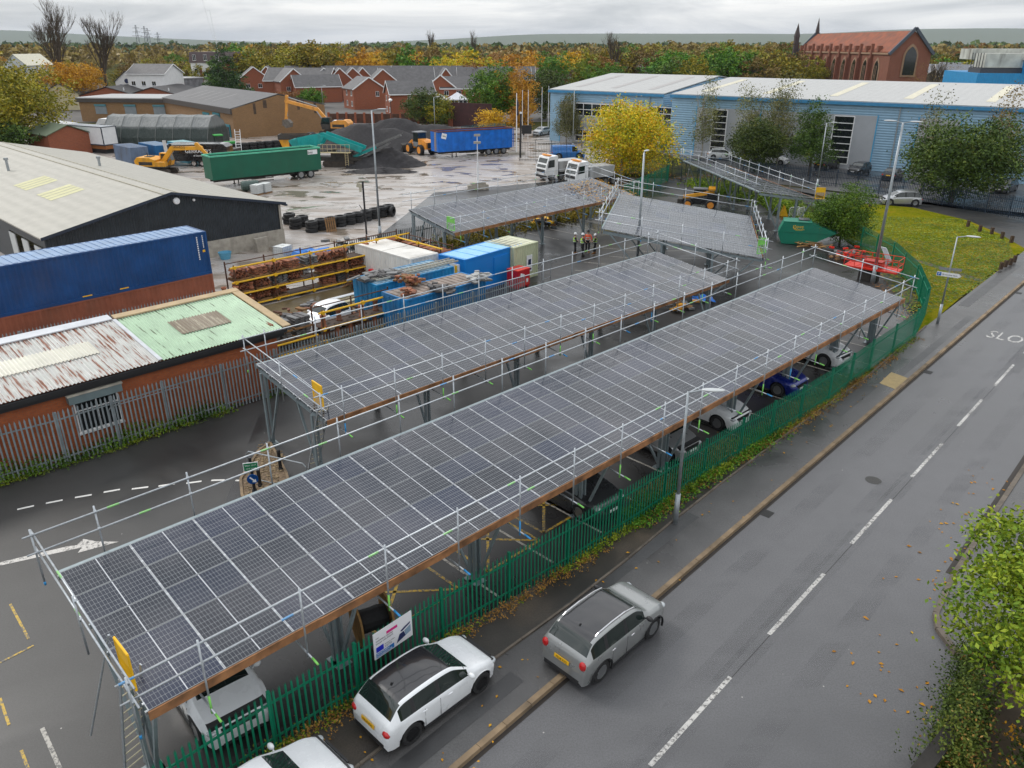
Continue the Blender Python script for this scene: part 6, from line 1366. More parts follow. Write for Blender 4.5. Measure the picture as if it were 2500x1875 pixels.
sg=thing('direction_sign','white pointed car park sign with a blue P mounted on the lamp post','sign',W(2288,793)+V((0,0,3.0)),az(125)); m=MB(); m.prism([(-.62,0),(.52,0),(.68,.12),(.52,.24),(-.62,.24)],'y',-.12,-.10); m.build('sign_plate',WHT,sg); m=MB(); m.box(-.60,-.38,-.128,-.121,.02,.22); m.build('blue_square',mat('sign_blue',(.01,.12,.45),.4),sg)
link('lettering',text_mesh('P',.2,WHT,.001),sg,(-.49,-.131,.05),(R(90),0,0)); link('lettering',text_mesh('Brownlow Park',.125,INK,.001),sg,(.08,-.125,.075),(R(90),0,0)); m=MB(); m.prism([(-.56,.30),(.6,.36),(.6,.52),(-.56,.46)],'y',.08,.10); m.build('rear_sign_plate',mat('sign_back_grey',(.22,.23,.24),.5),sg)
lamp('galvanised lamp right of the dark pointed tree by the blue fence',1993,465,7.4,100,r0=.09)
lamp('lamp in front of the slim birch at the left end of the blue building',1398,370,9.0,120,r0=.09)
lamp('lamp standing behind the black railings by the conservatories',1063,345,7.2,60,r0=.08)
lamp('lamp behind the brown brick gable',790,270,5.8,80,r0=.08)
lamp('lamp behind the dark roof near the vivid green tree',536,222,6.2,260,r0=.09)
lamp('lamp by the red brick block',470,212,6.8,250,r0=.09)
lamp('far lamp left of the flats',428,190,8,250,r0=.12); lamp('far lamp left of the block of flats, beside the woodland',403,196,7,250,r0=.12)
p=W(957,312); t=thing('street_lamp','short black lamp post with white mushroom head in front of the brick houses','street lamp',(p.x,p.y,0)); m=MB(); m.tube((0,0,0),(0,0,5),.08,8,.06); m.build('column',FK,t); m=MB(); m.lathe([(.1,5),(.35,5.15),(.42,5.3),(.15,5.55),(0,5.6)],n=10); m.build('lamp_head',WHT,t)
p=W(1681,372); t=thing('street_lamp','black lamp post with white head by the half-bare birch','street lamp',(p.x,p.y,0)); m=MB(); m.tube((0,0,0),(0,0,3.4),.09,8); m.build('column',FK,t); m=MB(); m.ball((0,0,3.55),(.25,.18,.15)); m.build('lamp_head',WHT,t)
p=W(1900,250); 
# mobile floodlight mast on concrete blocks
p=W(1167,462); t=thing('floodlight_mast','pale mast with two floodlights standing on concrete blocks in the wet yard','light mast',(p.x,p.y,0),az(80)); m=MB(); m.box(-1.2,1.2,-.5,.4,.02,.55); m.box(-.9,.9,-.35,.35,.56,.8); m.build('concrete_block',CONC,t); m=MB(); m.tube((0,0,.8),(0,0,3.0),.13,8,.10); m.tube((0,0,3.0),(0,0,5.9),.05,8,.045); m.build('mast',WHT,t); m=MB(); m.box(-.35,.35,-.08,.08,5.9,6.15); m.box(-.4,.4,-.1,.1,5.1,5.35); m.build('floodlight',mat('dirty_lamp',(.35,.33,.28),.5),t)
p=W(895,572); t=thing('dark_post','black square post with a rag at its top beside the yard lamp','post',(p.x,p.y,0)); m=MB(); m.box(-.07,.07,-.07,.07,0,4.6); m.build('post',FK,t); m=MB(); m.cbox((-.3,0,4.25),(.5,.1,.35),ry=.3); m.cbox((-.25,0,3.9),(.2,.08,.4)); m.build('rag',mat('pale_rag',(.45,.42,.32),.9),t); m=MB(); m.beam((-.05,0,1.9),(-.45,0,2.6),.05,.05); m.build('brace',FK,t)
for k,(px,py,h) in enumerate(((1261,377,8.8),(1275,340,8.2),(1289,340,8.2),(1322,332,8.4),(1338,326,8.4))):
    p=W(px,py); t=thing('flagpole',['white flagpole with a furled dark flag beside the blue trailer','thin white flagpole, first right of the one with the flag','thin white flagpole, second right of the one with the flag','thin white flagpole on the lawn, left one of the right pair','thin white flagpole on the lawn, right one of the right pair'][k],'flagpole',(p.x,p.y,0),0,'flagpoles'); m=MB(); m.tube((0,0,0),(0,0,h),.10 if k==0 else .06,8,.06 if k==0 else .04); m.build('pole',WHT,t)
    if k==0:
        m=MB(); m.lathe([(.02,5.6),(.14,5.8),(.11,6.6),(.15,7.2),(.05,7.9)],(.16,0,0),6); m.build('flag',mat('navy_flag',(.02,.02,.05),.8),t); m=MB(); m.box(-1.3,1.3,-.6,.6,.01,.35); m.build('base_block',CONC,t)
# pylons on the horizon
PYM=mat('pylon_grey',(.12,.13,.14),.6)
for k,(px,h) in enumerate(((338,46),(358,46),(365,44),(388,38))):
    d=1500+k*90; x=(px-1250)/F*(d*.916); t=thing('electricity_pylon','lattice pylon on the left horizon beyond the bare trees','pylon',(x,d,0),0,'pylons on the left horizon'); m=MB()
    for s in (-1,1): m.tube((s*4,0,0),(s*.6,0,h),.5,4); 
    for z,w_ in ((.62,9),(.76,7),(.9,6)): m.beam((-w_,0,h*z),(w_,0,h*z),.5,.6)
    for j in range(5): m.tube((-4+.6*j,0,h*j/6),(3.4-.6*j,0,h*(j+1)/6),.3,4)
    m.build('lattice',PYM,t)
# ---------------------------------------------------------------- project sign, cable drum, road signs
q0=W(915,1612,1.0);q1=W(1001,1562,1.0); q0=V((-3.62,15.95,0)); dd_=V((math.sin(R(44)),math.cos(R(44)),0))
sb=thing('project_sign','white project sign with pink and blue panels on the green fence above the white hatchback','sign',(-3.62,15.62,.93),az(42)); SBW=1.28; SBH=.82
m=MB(); m.box(0,SBW,-.125,-.10,0,SBH); m.build('sign_board',mat('sign_white',(.72,.72,.75),.45,0,0),sb)
m=MB(); m.box(.42,.78,-.131,-.1255,.60,.68); m.build('pink_bar',mat('sign_pink',(.60,.01,.20),.5),sb)
m=MB(); m.box(.06,.30,-.131,-.1255,.20,.36); m.build('blue_flag',mat('sign_eu_blue',(.01,.02,.45),.5),sb)
m=MB(); m.box(.05,.64,-.131,-.1255,.03,.17); m.build('blue_band',mat('sign_band_blue',(.01,.14,.42),.5),sb)
m=MB(); m.add([(.72,-.131,.08),(1.04,-.131,.16),(.98,-.131,.34),(.84,-.131,.32)],[(0,1,2,3)]); m.add([(.86,-.131,.40),(1.0,-.131,.46),(1.22,-.131,.52),(1.2,-.131,.46),(.92,-.131,.36)],[(0,1,2,3,4)]); m.build('canopy_drawing',mat('sign_navy',(.02,.03,.10),.5),sb)
m=MB(); m.add([(1.04,-.131,.16),(1.22,-.131,.20),(1.22,-.131,.42),(1.0,-.131,.34)],[(0,1,2,3)]); m.build('canopy_picture',mat('sign_pale_blue',(.22,.32,.42),.5),sb)
m=MB(); m.add([(.32,-.131,.17),(.62,-.131,.17),(.62,-.131,.185),(.32,-.131,.185)],[(0,1,2,3)])
for txt,sz,x,z,mm in (('NORTHERN',.075,.07,.11,WHT),('POWERHOUSE',.075,.07,.04,WHT),('European Union',.05,.34,.31,INK),('WELL',.045,.06,.63,INK),('SWIMMING CENTRE',.062,.06,.53,INK),('SOLAR CAR PORTS',.066,.06,.45,INK),('European Regional',.03,.34,.26,INK),('Development Fund',.03,.34,.22,INK)):
    link('lettering',text_mesh(txt,sz,mm,.0008,'LEFT'),sb,(x,-.1325,z),(R(90),0,0))
DW=mat('drum_wood',(.34,.19,.06),.8,0,.35,6.,.4,20,dirt=.4)
p=W(930,1500); cd_=thing('cable_drum','wooden cable drum wound with black cable under the canopy behind the project sign','cable drum',(-3.95,17.45,.0),az(62)); m=MB(); 
for x in (-.48,.42): m.lathe([(.66,x),(.66,x+.06),(0,x+.06)],(0,0,.66),20,'x'); m.lathe([(0,x),(.66,x)],(0,0,.66),20,'x')
m.build('flange',DW,cd_); m=MB(); m.lathe([(.30,-.42),(.34,-.3),(.33,0),(.35,.2),(.31,.42)],(0,0,.66),16,'x'); m.build('cable',BLK,cd_)
# kerbed planting island with signs and bollards at canopy end
isl=[P(602,1152),P(588,1175),P(592,1215),P(612,1245),P(660,1262),P(716,1230),P(700,1160),P(660,1085),P(632,1105)]
sheet('planting_island',isl,.07,mat('stony_soil',(.17,.12,.075),.95,0,.5,9.,.8,25,dirt=.5)); kerb('island_kerb',isl+[isl[0]],.10,.13,M_KERB,.6)
rc_=random.Random(4); m=MB()
for k in range(420):
    a=rc_.random();b=rc_.random(); q=V(isl[2])+(V(isl[4])-V(isl[2]))*a+(V(isl[7])-V(isl[3]))*b*.9; m.ball((q.x,q.y,.085),(rc_.uniform(.03,.07),rc_.uniform(.02,.05),.03),5,3)
tag(m.build('cobbles',mat('tan_cobbles',(.26,.19,.11),.8,0,.5,3.)),'loose tan cobbles on the planting island','cobbles',kind='stuff')
p=W(626,1225); bs=thing('keep_left_bollard','black bollard carrying a blue arrow sign and a green sign','bollard',(W(627,1232).x,W(627,1232).y,.07),az(75)); m=MB(); m.tube((0,0,0),(0,0,1.9),.055,10); m.lathe([(.10,0),(.10,.5),(.07,.6)],n=10); m.build('post',FK,bs)
m=MB(); m.lathe([(.20,-.085),(.20,-.07),(0,-.07)],(0,0,1.05),20,'y'); m.lathe([(0,-.085),(.20,-.085)],(0,0,1.05),20,'y'); m.build('blue_sign',mat('sign_blue',(.01,.12,.45),.4),bs); m=MB(); m.beam((-.09,-.09,1.14),(.06,-.09,.98),.006,.05); m.add([(.12,-.092,.92),(.10,-.092,1.06),(-.03,-.092,.94)],[(0,1,2)]); m.build('white_arrow',WHT,bs)
m=MB(); m.box(-.26,.26,-.09,-.07,1.40,1.74); m.build('sign_border',WHT,bs); m=MB(); m.box(-.235,.235,-.097,-.091,1.425,1.715); gs=m.build('green_sign',mat('sign_green',(.0,.17,.06),.4),bs); link('lettering',text_mesh('WAY OUT',.085,WHT,.0008),gs,(0,-.099,1.60),(R(90),0,0)); link('lettering',text_mesh('ONE WAY',.075,WHT,.0008),gs,(0,-.099,1.48),(R(90),0,0))
def bollard(label,px,py,h=1.0,m_=FK,r=.07,loc=None,group=None,square=False):
    p=loc or W(px,py); m=MB()
    if square: m.box(-r,r,-r,r,0,h); m.cbox((0,0,h+.01),(r*1.7,r*1.7,.02))
    else: m.lathe([(r*1.3,0),(r*1.3,.12),(r,.16),(r,h-.1),(r*1.15,h-.08),(r*.8,h),(0,h)],n=10)
    o=tag(m.build('bollard',m_),label,'bollard',group); o.location=(p[0],p[1],0); return o
bollard('black bollard with white band on the cobbled island',686,1150,.95); o=bollard('second black bollard on the island, leaning by the concrete patch',636,1190,.9)
WD=mat('dark_timber_post',(.06,.035,.02),.85,0,.3,4.)
for k,q in enumerate([(2362,555),(2391,567),(2420,573),(2445,584),(2468,594)]): bollard('short dark timber bollard along the side road edge of the grass',*q,.62,WD,.11,None,'timber bollards along the side road',True)
for k,q in enumerate([(2475,643),(2465,650),(2453,655),(2442,660)]): bollard('short dark timber bollard along the pavement edge of the grass',*q,.6,WD,.10,None,'timber bollards along the pavement',True)
bollard('single dark timber bollard left of the silver people carrier',2124,505,.6,WD,.12,None,None,True)
# ladders
def ladder(label,a,b,w=.42,m_=ALU,group='access ladders at the canopies'):
    a=V(a);b=V(b); d=(b-a); t=thing('ladder',label,'ladder',a,0,group); s=V((d.y,-d.x,0)); s=s.normalized() if s.length>1e-3 else V((1,0,0)); m=MB(); n=int(d.length/.28)
    for k in (-1,1): m.beam(s*w/2*k,d+s*w/2*k,.03,.07)
    m.build('stile',m_,t) ; m=MB()
    for k in range(1,n): m.tube(d*k/n-s*w/2,d*k/n+s*w/2,.016,6)
    m.build('rungs',mat('rung_cream',(.55,.5,.35),.5),t)
ladder('aluminium ladder at the near end of the nearest canopy',W(330,1880),W(318,1640,3.4),.5)
ladder('aluminium ladder at the near end of the second canopy',W(765,1140),W(790,990,3.3))
ladder('aluminium ladder at the near end of the leaf-strewn canopy',W(1100,592),W(1101,545,3.3))
def gate_guard(label,loc,a,rot,c=YEL):
    t=thing('ladder_gate',label,'safety gate',loc,az(a)); m=MB(); m.path([(0,0,0),(.75,0,0),(.75,0,.95),(0,0,.95),(0,0,0)],.028,6)
    m.box(.03,.72,-.012,.012,.55,.92); 
    for k in range(7): m.tube((.1*k+.08,0,0),(.1*k+.08,0,.6),.012,5)
    m.build('gate_frame',c,t)
gate_guard('yellow ladder gate at the near end of the nearest canopy',W(300,1640,3.05),135,0); gate_guard('yellow ladder gate at the near end of the second canopy',W(768,985,3.0),140,0)
gate_guard('green-topped ladder gate at the right end of the double-width canopy',W(1848,620,3.1),60,0,TGRN); gate_guard('yellow ladder gate at the end of the farthest canopy',W(1990,485,3.0),100,0)
gate_guard('green ladder gate at the near end of the leaf-strewn canopy',W(1092,560,3.0),130,0,TGRN)
# loose scaffold prop and barriers
def pipe(label,a,b,r=.0245,m_=ALU):
    a=V(a); t=thing('scaffold_tube',label,'scaffold tube',a,0); m=MB(); m.tube((0,0,0),V(b)-a,r,8); m.build('tube',m_,t)
pipe('loose raking tube leaning against the near end rail of the nearest canopy',W(222,1795,.9),W(265,1550,3.9)); 
pipe('long free-standing prop tube beside the double-width canopy',W(1668,490,0),W(1682,413,4.2),.035)
pipe('second free-standing prop tube beside the double-width canopy',W(1750,510,0),W(1762,433,4.2),.035)
def barrier(label,px,py,a,w=2.2,h=1.0,m_=STEEL,mesh=False):
    p=W(px,py); t=thing('barrier',label,'barrier',(p.x,p.y,0),az(a)); m=MB(); m.path([(0,0,0),(0,0,h-.12),(.12,0,h),(w-.12,0,h),(w,0,h-.12),(w,0,0)],.024,6); m.path([(0,0,.18),(w,0,.18)],.02,6); m.build('frame',m_,t)
    if mesh: m=MB(); [m.tube((w*k/14,0,.18),(w*k/14,0,h),.008,4) for k in range(1,14)]; m.build('bars',m_,t)
barrier('tall galvanised hoop barrier against the grey palisade fence',285,1087,44,3.1,1.75); 
barrier('galvanised hoop barrier round the planting island, at the canopy end',612,1176,112,2.7,1.35)
barrier('low galvanised barrier beside the bright blue cabin and tool chest',1322,690,35,1.2,1.4); barrier('white crowd barrier under the farthest canopy',1925,532,70,1.2,1.0,WHT,True); barrier('second white crowd barrier under the farthest canopy',1945,534,50,1.2,1.0,WHT,True)
m=MB(); m.prism([(-.4,0),(.4,0),(0,1.0)],'y',-.25,.25); o=tag(m.build('warning_stand',YEL),'yellow folding warning stand left of the waste skip','warning sign'); o.location=W(1912,527)
# red stillage and stacked white barriers
p=W(2075,668); rs=thing('lift_basket','bright red steel work basket behind the far end of the nearest canopy','work platform',(p.x-1.1,p.y-1.2,.9),az(130),None,.82); RED=mat('basket_red',(.62,.03,.015),.4,0,.1); m=MB(); LX,LY=4.4,1.7; m.box(0,LX,0,LY,0,.12)
for x in range(6):
    for y in (0,LY): m.tube((x*LX/5,y,.1),(x*LX/5,y,1.15),.03,6)
for y in (0,LY):
    for z in (.6,1.15): m.tube((0,y,z),(LX,y,z),.03,6)
    for x in range(5): m.tube((x*LX/5,y,.1),((x+1)*LX/5,y,.6),.018,5)
for x in (0,LX):
    for z in (.6,1.15): m.tube((x,0,z),(x,LY,z),.03,6)
m.build('cage',RED,rs); m=MB(); m.box(1.4,3.0,.4,1.3,.13,.7); m.build('control_box',mat('basket_dark_red',(.35,.02,.01),.5),rs); m=MB(); m.box(1.2,2.8,.5,1.2,-1.5,-.02); m.build('lift_base',DKST,rs)
p=W(2172,655); st=thing('stacked_barriers','stack of pale chevron barrier frames leaning on the green fence','barrier stack',(p.x-.9,p.y,0),az(150)); m=MB()
for k in range(4): m.path([(k*.12,0,0),(k*.12+.6,0,.8),(k*.12,0,1.6),(k*.12-.15,0,1.6)],.05,5)
m.build('barrier_frames',mat('pale_plastic',(.45,.47,.50),.5),st)
# clutter piles
def pile(name,label,cat,px,py,n,sz,spread,ms,h=.4,seed=0,base=0,loc=None,kind=None):
    p=loc or W(px,py); r=random.Random(label); t=thing(name,label,cat,(p[0],p[1],base),r.random()*3)
    for j,m_ in enumerate(ms):
        m=MB()
        for k in range(n//len(ms)): m.cbox((r.gauss(0,spread),r.gauss(0,spread*.6),r.random()*h+sz[2]/2),(sz[0]*r.uniform(.5,1),sz[1]*r.uniform(.6,1.2),sz[2]),r.random()*3,r.gauss(0,.12),r.gauss(0,.12))
        m.build('loose_pieces',m_,t)
    return t
OLDT=mat('old_timber',(.22,.12,.05),.85,0,.35,4.); SCR=mat('scrap_grey',(.16,.16,.16),.6,.2,.4,2.)
pile('timber_pile','pile of broken timber pallets in front of the waste skip','timber',1975,600,26,(1.9,.12,.05),.55,(OLDT,mat('fresh_timber',(.42,.24,.09),.8)),.35)
pile('scrap_pile','heap of rubble and a red cylinder by the curved green fence','scrap',2065,625,40,(.5,.25,.12),.9,(SCR,OLDT,RED),.3)
pile('scrap_pile','brown pile of branches and spoil under the farthest canopy','spoil heap',1720,440,60,(.7,.12,.08),2.0,(OLDT,mat('leaf_litter',(.25,.10,.03),.9),SCR),.5)
pile('pallet_pile','pallet of orange and blue-wrapped goods between the two long canopies','pallet',1650,758,16,(.6,.4,.12),.45,(EXY,OLDT,SCR),.4)
t=thing('blue_sheet','crumpled bright blue plastic sheet between the two long canopies','sheet',W(1715,738)); m=MB(); r_=random.Random(2); vs=[(x*.16-.7,y*.14-.5,.06+.35*math.exp(-((x-4)**2+(y-4)**2)/12)+r_.uniform(0,.16)) for x in range(10) for y in range(8)]; m.add(vs,[(x*8+y,(x+1)*8+y,(x+1)*8+y+1,x*8+y+1) for x in range(9) for y in range(7)]); m.build('sheet',mat('blue_plastic_sheet',(.01,.16,.6),.35),t)
pile('pallet_pile','black crate and yellow goods on pallets under the leaf-strewn canopy','pallet',1325,552,18,(.9,.6,.2),.6,(BLK,YEL,OLDT),.6)
# ---------------------------------------------------------------- yard: tyres, tanks, heaps
ty_=MB(); ty_.lathe([(.27,-.13),(.30,-.15),(.45,-.14),(.5,-.10),(.5,.10),(.45,.14),(.30,.15),(.27,.13),(.27,-.13)],n=20); TYM=ty_.mesh('tyre',TYRE,False)
GTY='tyre stacks walling the yard'
def tyres(px,py,n,lbl,loc=None,g=GTY,s=1.):
    p=loc or W(px,py); t=thing('tyre_stack',lbl,'tyre stack',(p[0],p[1],0),0,g,s); r=random.Random(px*3+n)
    for k in range(n): link('tyre',TYM,t,(r.gauss(0,.03),r.gauss(0,.03),.15+.29*k),(r.gauss(0,.03),r.gauss(0,.03),r.random()*6))
xs_=[(706,546),(722,558),(740,552),(762,566),(786,560),(808,556),(831,552),(854,547),(875,543),(895,538),(914,533),(932,528),(947,524)]
for k,(x,y) in enumerate(xs_): tyres(x,y,3,'stack of black tyres in the nearer row beside the cream barn',g='nearer tyre row',s=1.12)
t=thing('loose_tyre','upright loose tyre at the right end of the nearer tyre row','tyre',W(959,528)); link('tyre',TYM,t,(0,0,.5),(R(90),0,R(70)))
t=thing('pallet','weathered pallet leaning on the nearer tyre row','pallet',W(798,568),az(60)); m=MB(); [m.box(k*.2,k*.2+.13,0,.03,0,1.3) for k in range(5)]; m.box(0,.95,.04,.1,.1,.2); m.box(0,.95,.04,.1,1.0,1.1); m.build('slats',OLDT,t); t.rotation_euler.x=R(-15)
for k in range(14): tyres(0,0,3,'stack of black tyres along the foot of the brown brick gable',W(560+k*19,372-k*1.6),'farther tyre row',1.45)
t=thing('ladder','pale ladder leaning on the farther tyre row','ladder',W(578,378),az(80)); m=MB(); [m.beam((s,0,0),(s,1.2,3.6),.08,.08) for s in (0,.75)]; [m.beam((0,.12*k,.36*k),(.75,.12*k,.36*k),.06,.06) for k in range(1,10)]; m.build('frame',WHT,t)
def ibc(px,py,lbl,a=30,loc=None):
    p=loc or W(px,py); t=thing('bulk_liquid_container',lbl,'liquid tank',(p[0],p[1],0),az(a)); m=MB(); m.box(.05,1.15,.05,.95,.18,1.12); m.lathe([(.12,1.12),(.12,1.16),(0,1.16)],(.6,.5,0),10); m.build('tank',mat('milky_plastic',(.66,.68,.67),.4,0,.04),t)
    m=MB(); 
    for k in range(7):
        x=k*.2; m.tube((x,0,.15),(x,0,1.14),.012,4); m.tube((x,1.0,.15),(x,1.0,1.14),.012,4)
    for k in range(6): y=k*.2; m.tube((0,y,.15),(0,y,1.14),.012,4); m.tube((1.2,y,.15),(1.2,y,1.14),.012,4)
    for z in (.2,.42,.64,.86,1.1): m.path([(0,0,z),(1.2,0,z),(1.2,1,z),(0,1,z),(0,0,z)],.012,4)
    m.build('cage',ALU,t); m=MB(); [m.box(0,1.2,k*.4,k*.4+.15,0,.14) for k in range(3)]; m.build('pallet',OLDT,t)
ibc(693,640,'white caged liquid tank behind the yellow storage racks',25); ibc(0,0,'caged liquid tank beside the green trailer, nearer one',20,W(630,478)); ibc(0,0,'caged liquid tank beside the green trailer, farther one',20,W(650,474))
t=thing('oil_tank','ribbed dark green oil tank beside the caged liquid tanks','tank',W(612,466),az(60)); m=MB(); m.lathe([(0,-1),(.5,-.95),(.58,-.7),(.54,-.66),(.58,-.3),(.54,-.26),(.58,.1),(.54,.14),(.58,.5),(.54,.54),(.58,.7),(.5,.95),(0,1)],(0,0,.62),14,'x'); m.build('tank_body',mat('oil_tank_green',(.05,.085,.075),.5),t)
t=thing('plastic_tub','bright blue mixing tub by the barn wall','tub',W(551,632)); m=MB(); m.lathe([(.35,0),(.52,.55),(.48,.55),(.33,.05),(0,.05)],n=14); m.build('tub_body',mat('tub_blue',(.10,.34,.5),.5),t)
t=thing('concrete_block','pale concrete block leaning on the barn plinth','concrete block',W(625,615),az(45)); m=MB(); m.prism([(0,0),(.9,0),(1.0,1.15),(-.1,1.1)],'y',-.4,0); m.build('block',CONC,t)
def heap(label,px,py,rx,ry,h,seed,peaks=((0,0,1),),loc=None):
    p=loc or W(px,py); r=random.Random(seed); n=30; m=MB(); vs=[]; ph=[r.uniform(0,6.3) for _ in range(8)]
    for j in range(n):
        for i in range(n):
            x=(i/(n-1)*2-1)*rx;y=(j/(n-1)*2-1)*ry; z=-.08
            for (cx,cy,k) in peaks:
                d=math.hypot((x/rx-cx),(y/ry-cy)); z=max(z,h*k*(1-d*1.02+.05*math.sin(5*x+ph[0])*math.sin(4*y+ph[1])) if d>.12 else h*k*(.9-d*.2))
            vs.append((x+r.gauss(0,.05),y+r.gauss(0,.05),z+r.gauss(0,.03)))
    m.add(vs,[(j*n+i,j*n+i+1,(j+1)*n+i+1,(j+1)*n+i) for j in range(n-1) for i in range(n-1)])
    t=m.build('aggregate_heap',mat('black_aggregate',(.022,.020,.022),.85,0,.5,3.,.8,14),None,True); t.location=(p[0],p[1],0); return tag(t,label,'heap')
heap('widest black aggregate heap against the railings',985,352,12,6,4.6,1,((-.1,.1,1),(-.55,.05,.8),(.45,.1,.75)))
heap('long black aggregate heap behind the screening machine',885,362,9,6,4.2,2,((0,0,1),(.5,.1,.8)))
heap('small conical black heap under the conveyor end',948,404,5.4,3.6,2.7,3,((.0,.1,1),(-.35,0,.75)))
heap('flat black spill in front of the small conical heap',930,420,5,2,.7,4); heap('black heap under the orange-yellow excavator',762,352,4,3,2.2,5)
# ---------------------------------------------------------------- reclaimed tile racks
YST=mat('rack_yellow',(.72,.42,.01),.5,0,.1,4.,dirt=.15); RST=mat('rusty_steel',(.10,.045,.025),.8,.1,.4,5.)
TC=mat('terracotta',(.17,.065,.035),.8,0,.45,7.,.3,30,dirt=.5); TCL=mat('light_terracotta',(.30,.11,.055),.8,0,.3,7.,dirt=.3); SLT=mat('grey_slate_stack',(.09,.085,.085),.7,0,.4,6.)
def rack(label,p0,azd,n,levels,bay=2.7,dep=1.2,tops=True,lean=False):
    t=thing('storage_rack',label,'storage rack',(p0[0],p0[1],0),az(azd),'yellow storage racks'); L=n*bay; m=MB()
    for k in range(n+1):
        for y in (0,dep): m.tube((k*bay,y,0),(k*bay,y,levels[-1]+(1.1 if tops else .2)),.05,6)
        for z in levels: m.tube((k*bay,0,z),(k*bay,dep,z),.03,5)
    m.build('upright',RST,t)
    for z in levels+([levels[-1]+.95] if tops else []):
        m=MB()
        m.tube((-.25,-.03,z),(L+.25,-.03,z),.058,8)
        for k in range(n): m.cbox((k*bay+.02,-.06,z),(.18,.16,.18))
        m.build('beam',YST,t); m=MB(); m.tube((0,dep,z),(L,dep,z),.035,6); m.build('back_beam',RST,t)
    for z in levels: m=MB(); m.box(.05,L-.05,.05,dep-.05,z-.05,z+.0); m.build('shelf',mat('shelf_board',(.06,.04,.03),.9,0,.3),t)
    return t
def crate(loc,a,seed,kind):
    r=random.Random(seed); lbs=['pallet of curved ridge tiles on the yellow racks','pallet of flat clay tiles on the yellow racks','pallet of dark slates on the yellow racks']
    t=thing('tile_pallet',lbs[kind],'tile pallet',loc,a,['pallets of ridge tiles','pallets of flat clay tiles','pallets of slates'][kind]); m=MB(); m.box(0,1.05,0,1.0,0,.1); m.build('pallet',OLDT,t)
    for j,mm in enumerate((TC,TCL) if kind<2 else (SLT,SCR)):
        m=MB()
        if kind==0:
            for i in range(4):
                for q in range(5):
                    if (i+q)%2==j: z=.14+i*.115; x=.12+q*.19+r.gauss(0,.02); m.M=Matrix.Translation((x,.5,z+r.uniform(0,.06)))@Matrix.Rotation(r.gauss(0,.22),4,'Z')@Matrix.Rotation(r.gauss(0,.15),4,'Y')@Matrix.Rotation(r.gauss(0,.1),4,'X'); m.prism([(-.13,0),(-.03,.16),(.03,.16),(.13,0),(.10,0),(0,.12),(-.10,0)],'y',-.48+r.random()*.15,.45-r.random()*.15); m.M=None
        else:
            for i in range(6):
                for q in range(3):
                    if (i+q)%2==j: m.cbox((.2+q*.32+r.gauss(0,.02),.5+r.gauss(0,.03),.14+i*.085),(.29,.8,.07),r.gauss(0,.08),0,r.gauss(0,.05))
        m.build('tiles',mm,t)
    return t
ra0=W(520,742); raz=45
R0=(-19.9,47.9); u=V((math.sin(R(raz)),math.cos(R(raz)),0)); nv=V((-math.cos(R(raz)),math.sin(R(raz)),0))
R0=(-17.3,47.2)
rack('long two-tier yellow and rust storage rack full of roof tiles',R0,raz,5,[.2,1.0,1.8],2.7,1.2)
sd=1
for lv,z in ((0,.22),(1,1.02),(2,1.82)):
    for k in range(11):
        if (lv,k) in ((0,3),(0,4),(1,4),(2,7),(0,8)): continue
        q=V((*R0,0))+u*(.15+k*1.22)+nv*.08; sd+=1; crate((q.x,q.y,z),az(raz)+random.Random(sd).gauss(0,.09),sd,random.Random(sd*7).choice((0,0,0,0,1,2)))
R1=(-8.3,56.0); rack('short rack of tiles beside the white container',R1,135,2,[.9,1.7],2.4,1.1)
u1=V((math.sin(R(135)),math.cos(R(135)),0)); n1=V((.707,.707,0))
for z in (.92,1.72):
    for k in range(4): q=V((*R1,0))+u1*(.1+k*1.2)+n1*.08; sd+=1; crate((q.x,q.y,z),az(135),sd,random.Random(sd).choice((0,1)))
R2=(-10.3,40.2); rack('low yellow-railed rack of chimney pots beside the grey fence',R2,45,2,[.5,1.2],2.6,1.1)
rack('low rack of slates behind the brick workshop corner',(-12.6,37.9),45,1,[.4,1.0],2.6,1.3,False)
for k in range(6): q=V((-12.4,38.2,0))+u*(.1+(k%2)*1.2)+nv*.1; sd+=1; crate((q.x,q.y,(.42,1.02,1.5)[k//2]),az(45),sd,2)
def pot(loc,h,m_,g='chimney pots'):
    t=MB(); t.lathe([(.17,0),(.19,.05),(.15,.1),(.13,h*.7),(.17,h*.8),(.18,h),(.12,h),(.10,h*.8)],n=10); o=tag(t.build('chimney_pot',m_,None,True),'terracotta chimney pot on the racks by the grey fence','chimney pot',g); o.location=loc
for k in range(12): q=V((*R2,0))+u*(.2+k*.42)+nv*(.3+.4*(k%2)); pot((q.x,q.y,.5 if k%3 else 1.2),.7,TC if k%2 else TCL)
for k in range(9): q=V((-17.6,46.6,0))+u*(.3*k-.4)+nv*(.4*(k%3)); t=pot((q.x,q.y,.27+.9*(k%2)),.45,TCL,'chimney pots'); 
for k,(x,y,zz,s) in enumerate(((958,652,0,1.3),(942,662,0,1.0),(909,690,0,.9))):
    p=W(x,y); m=MB(); m.lathe([(.34,0),(.34,.62),(.24,.78),(.24,.9),(0,.92)],n=14); o=tag(m.build('red_barrel',mat('barrel_red',(.62,.012,.02),.4)),['large red plastic barrel behind the teal-blue container','red plastic barrel left of the large one','small red barrel by the corner of the teal-blue container'][k],'barrel'); o.location=(p.x,p.y,0); o.scale=(s,s,s*1.2)
for k,(x,y) in enumerate(((612,690),(640,682))):
    p=W(x,y); m=MB(); m.lathe([(.28,0),(.31,.3),(.28,.6),(.31,.85),(.29,.95),(0,.95)],n=14); o=tag(m.build('blue_drum',mat('drum_blue',(.01,.07,.42),.4)),['blue plastic drum behind the left end of the racks, left one','blue plastic drum behind the left end of the racks, right one'][k],'drum'); o.location=(p.x,p.y,0)
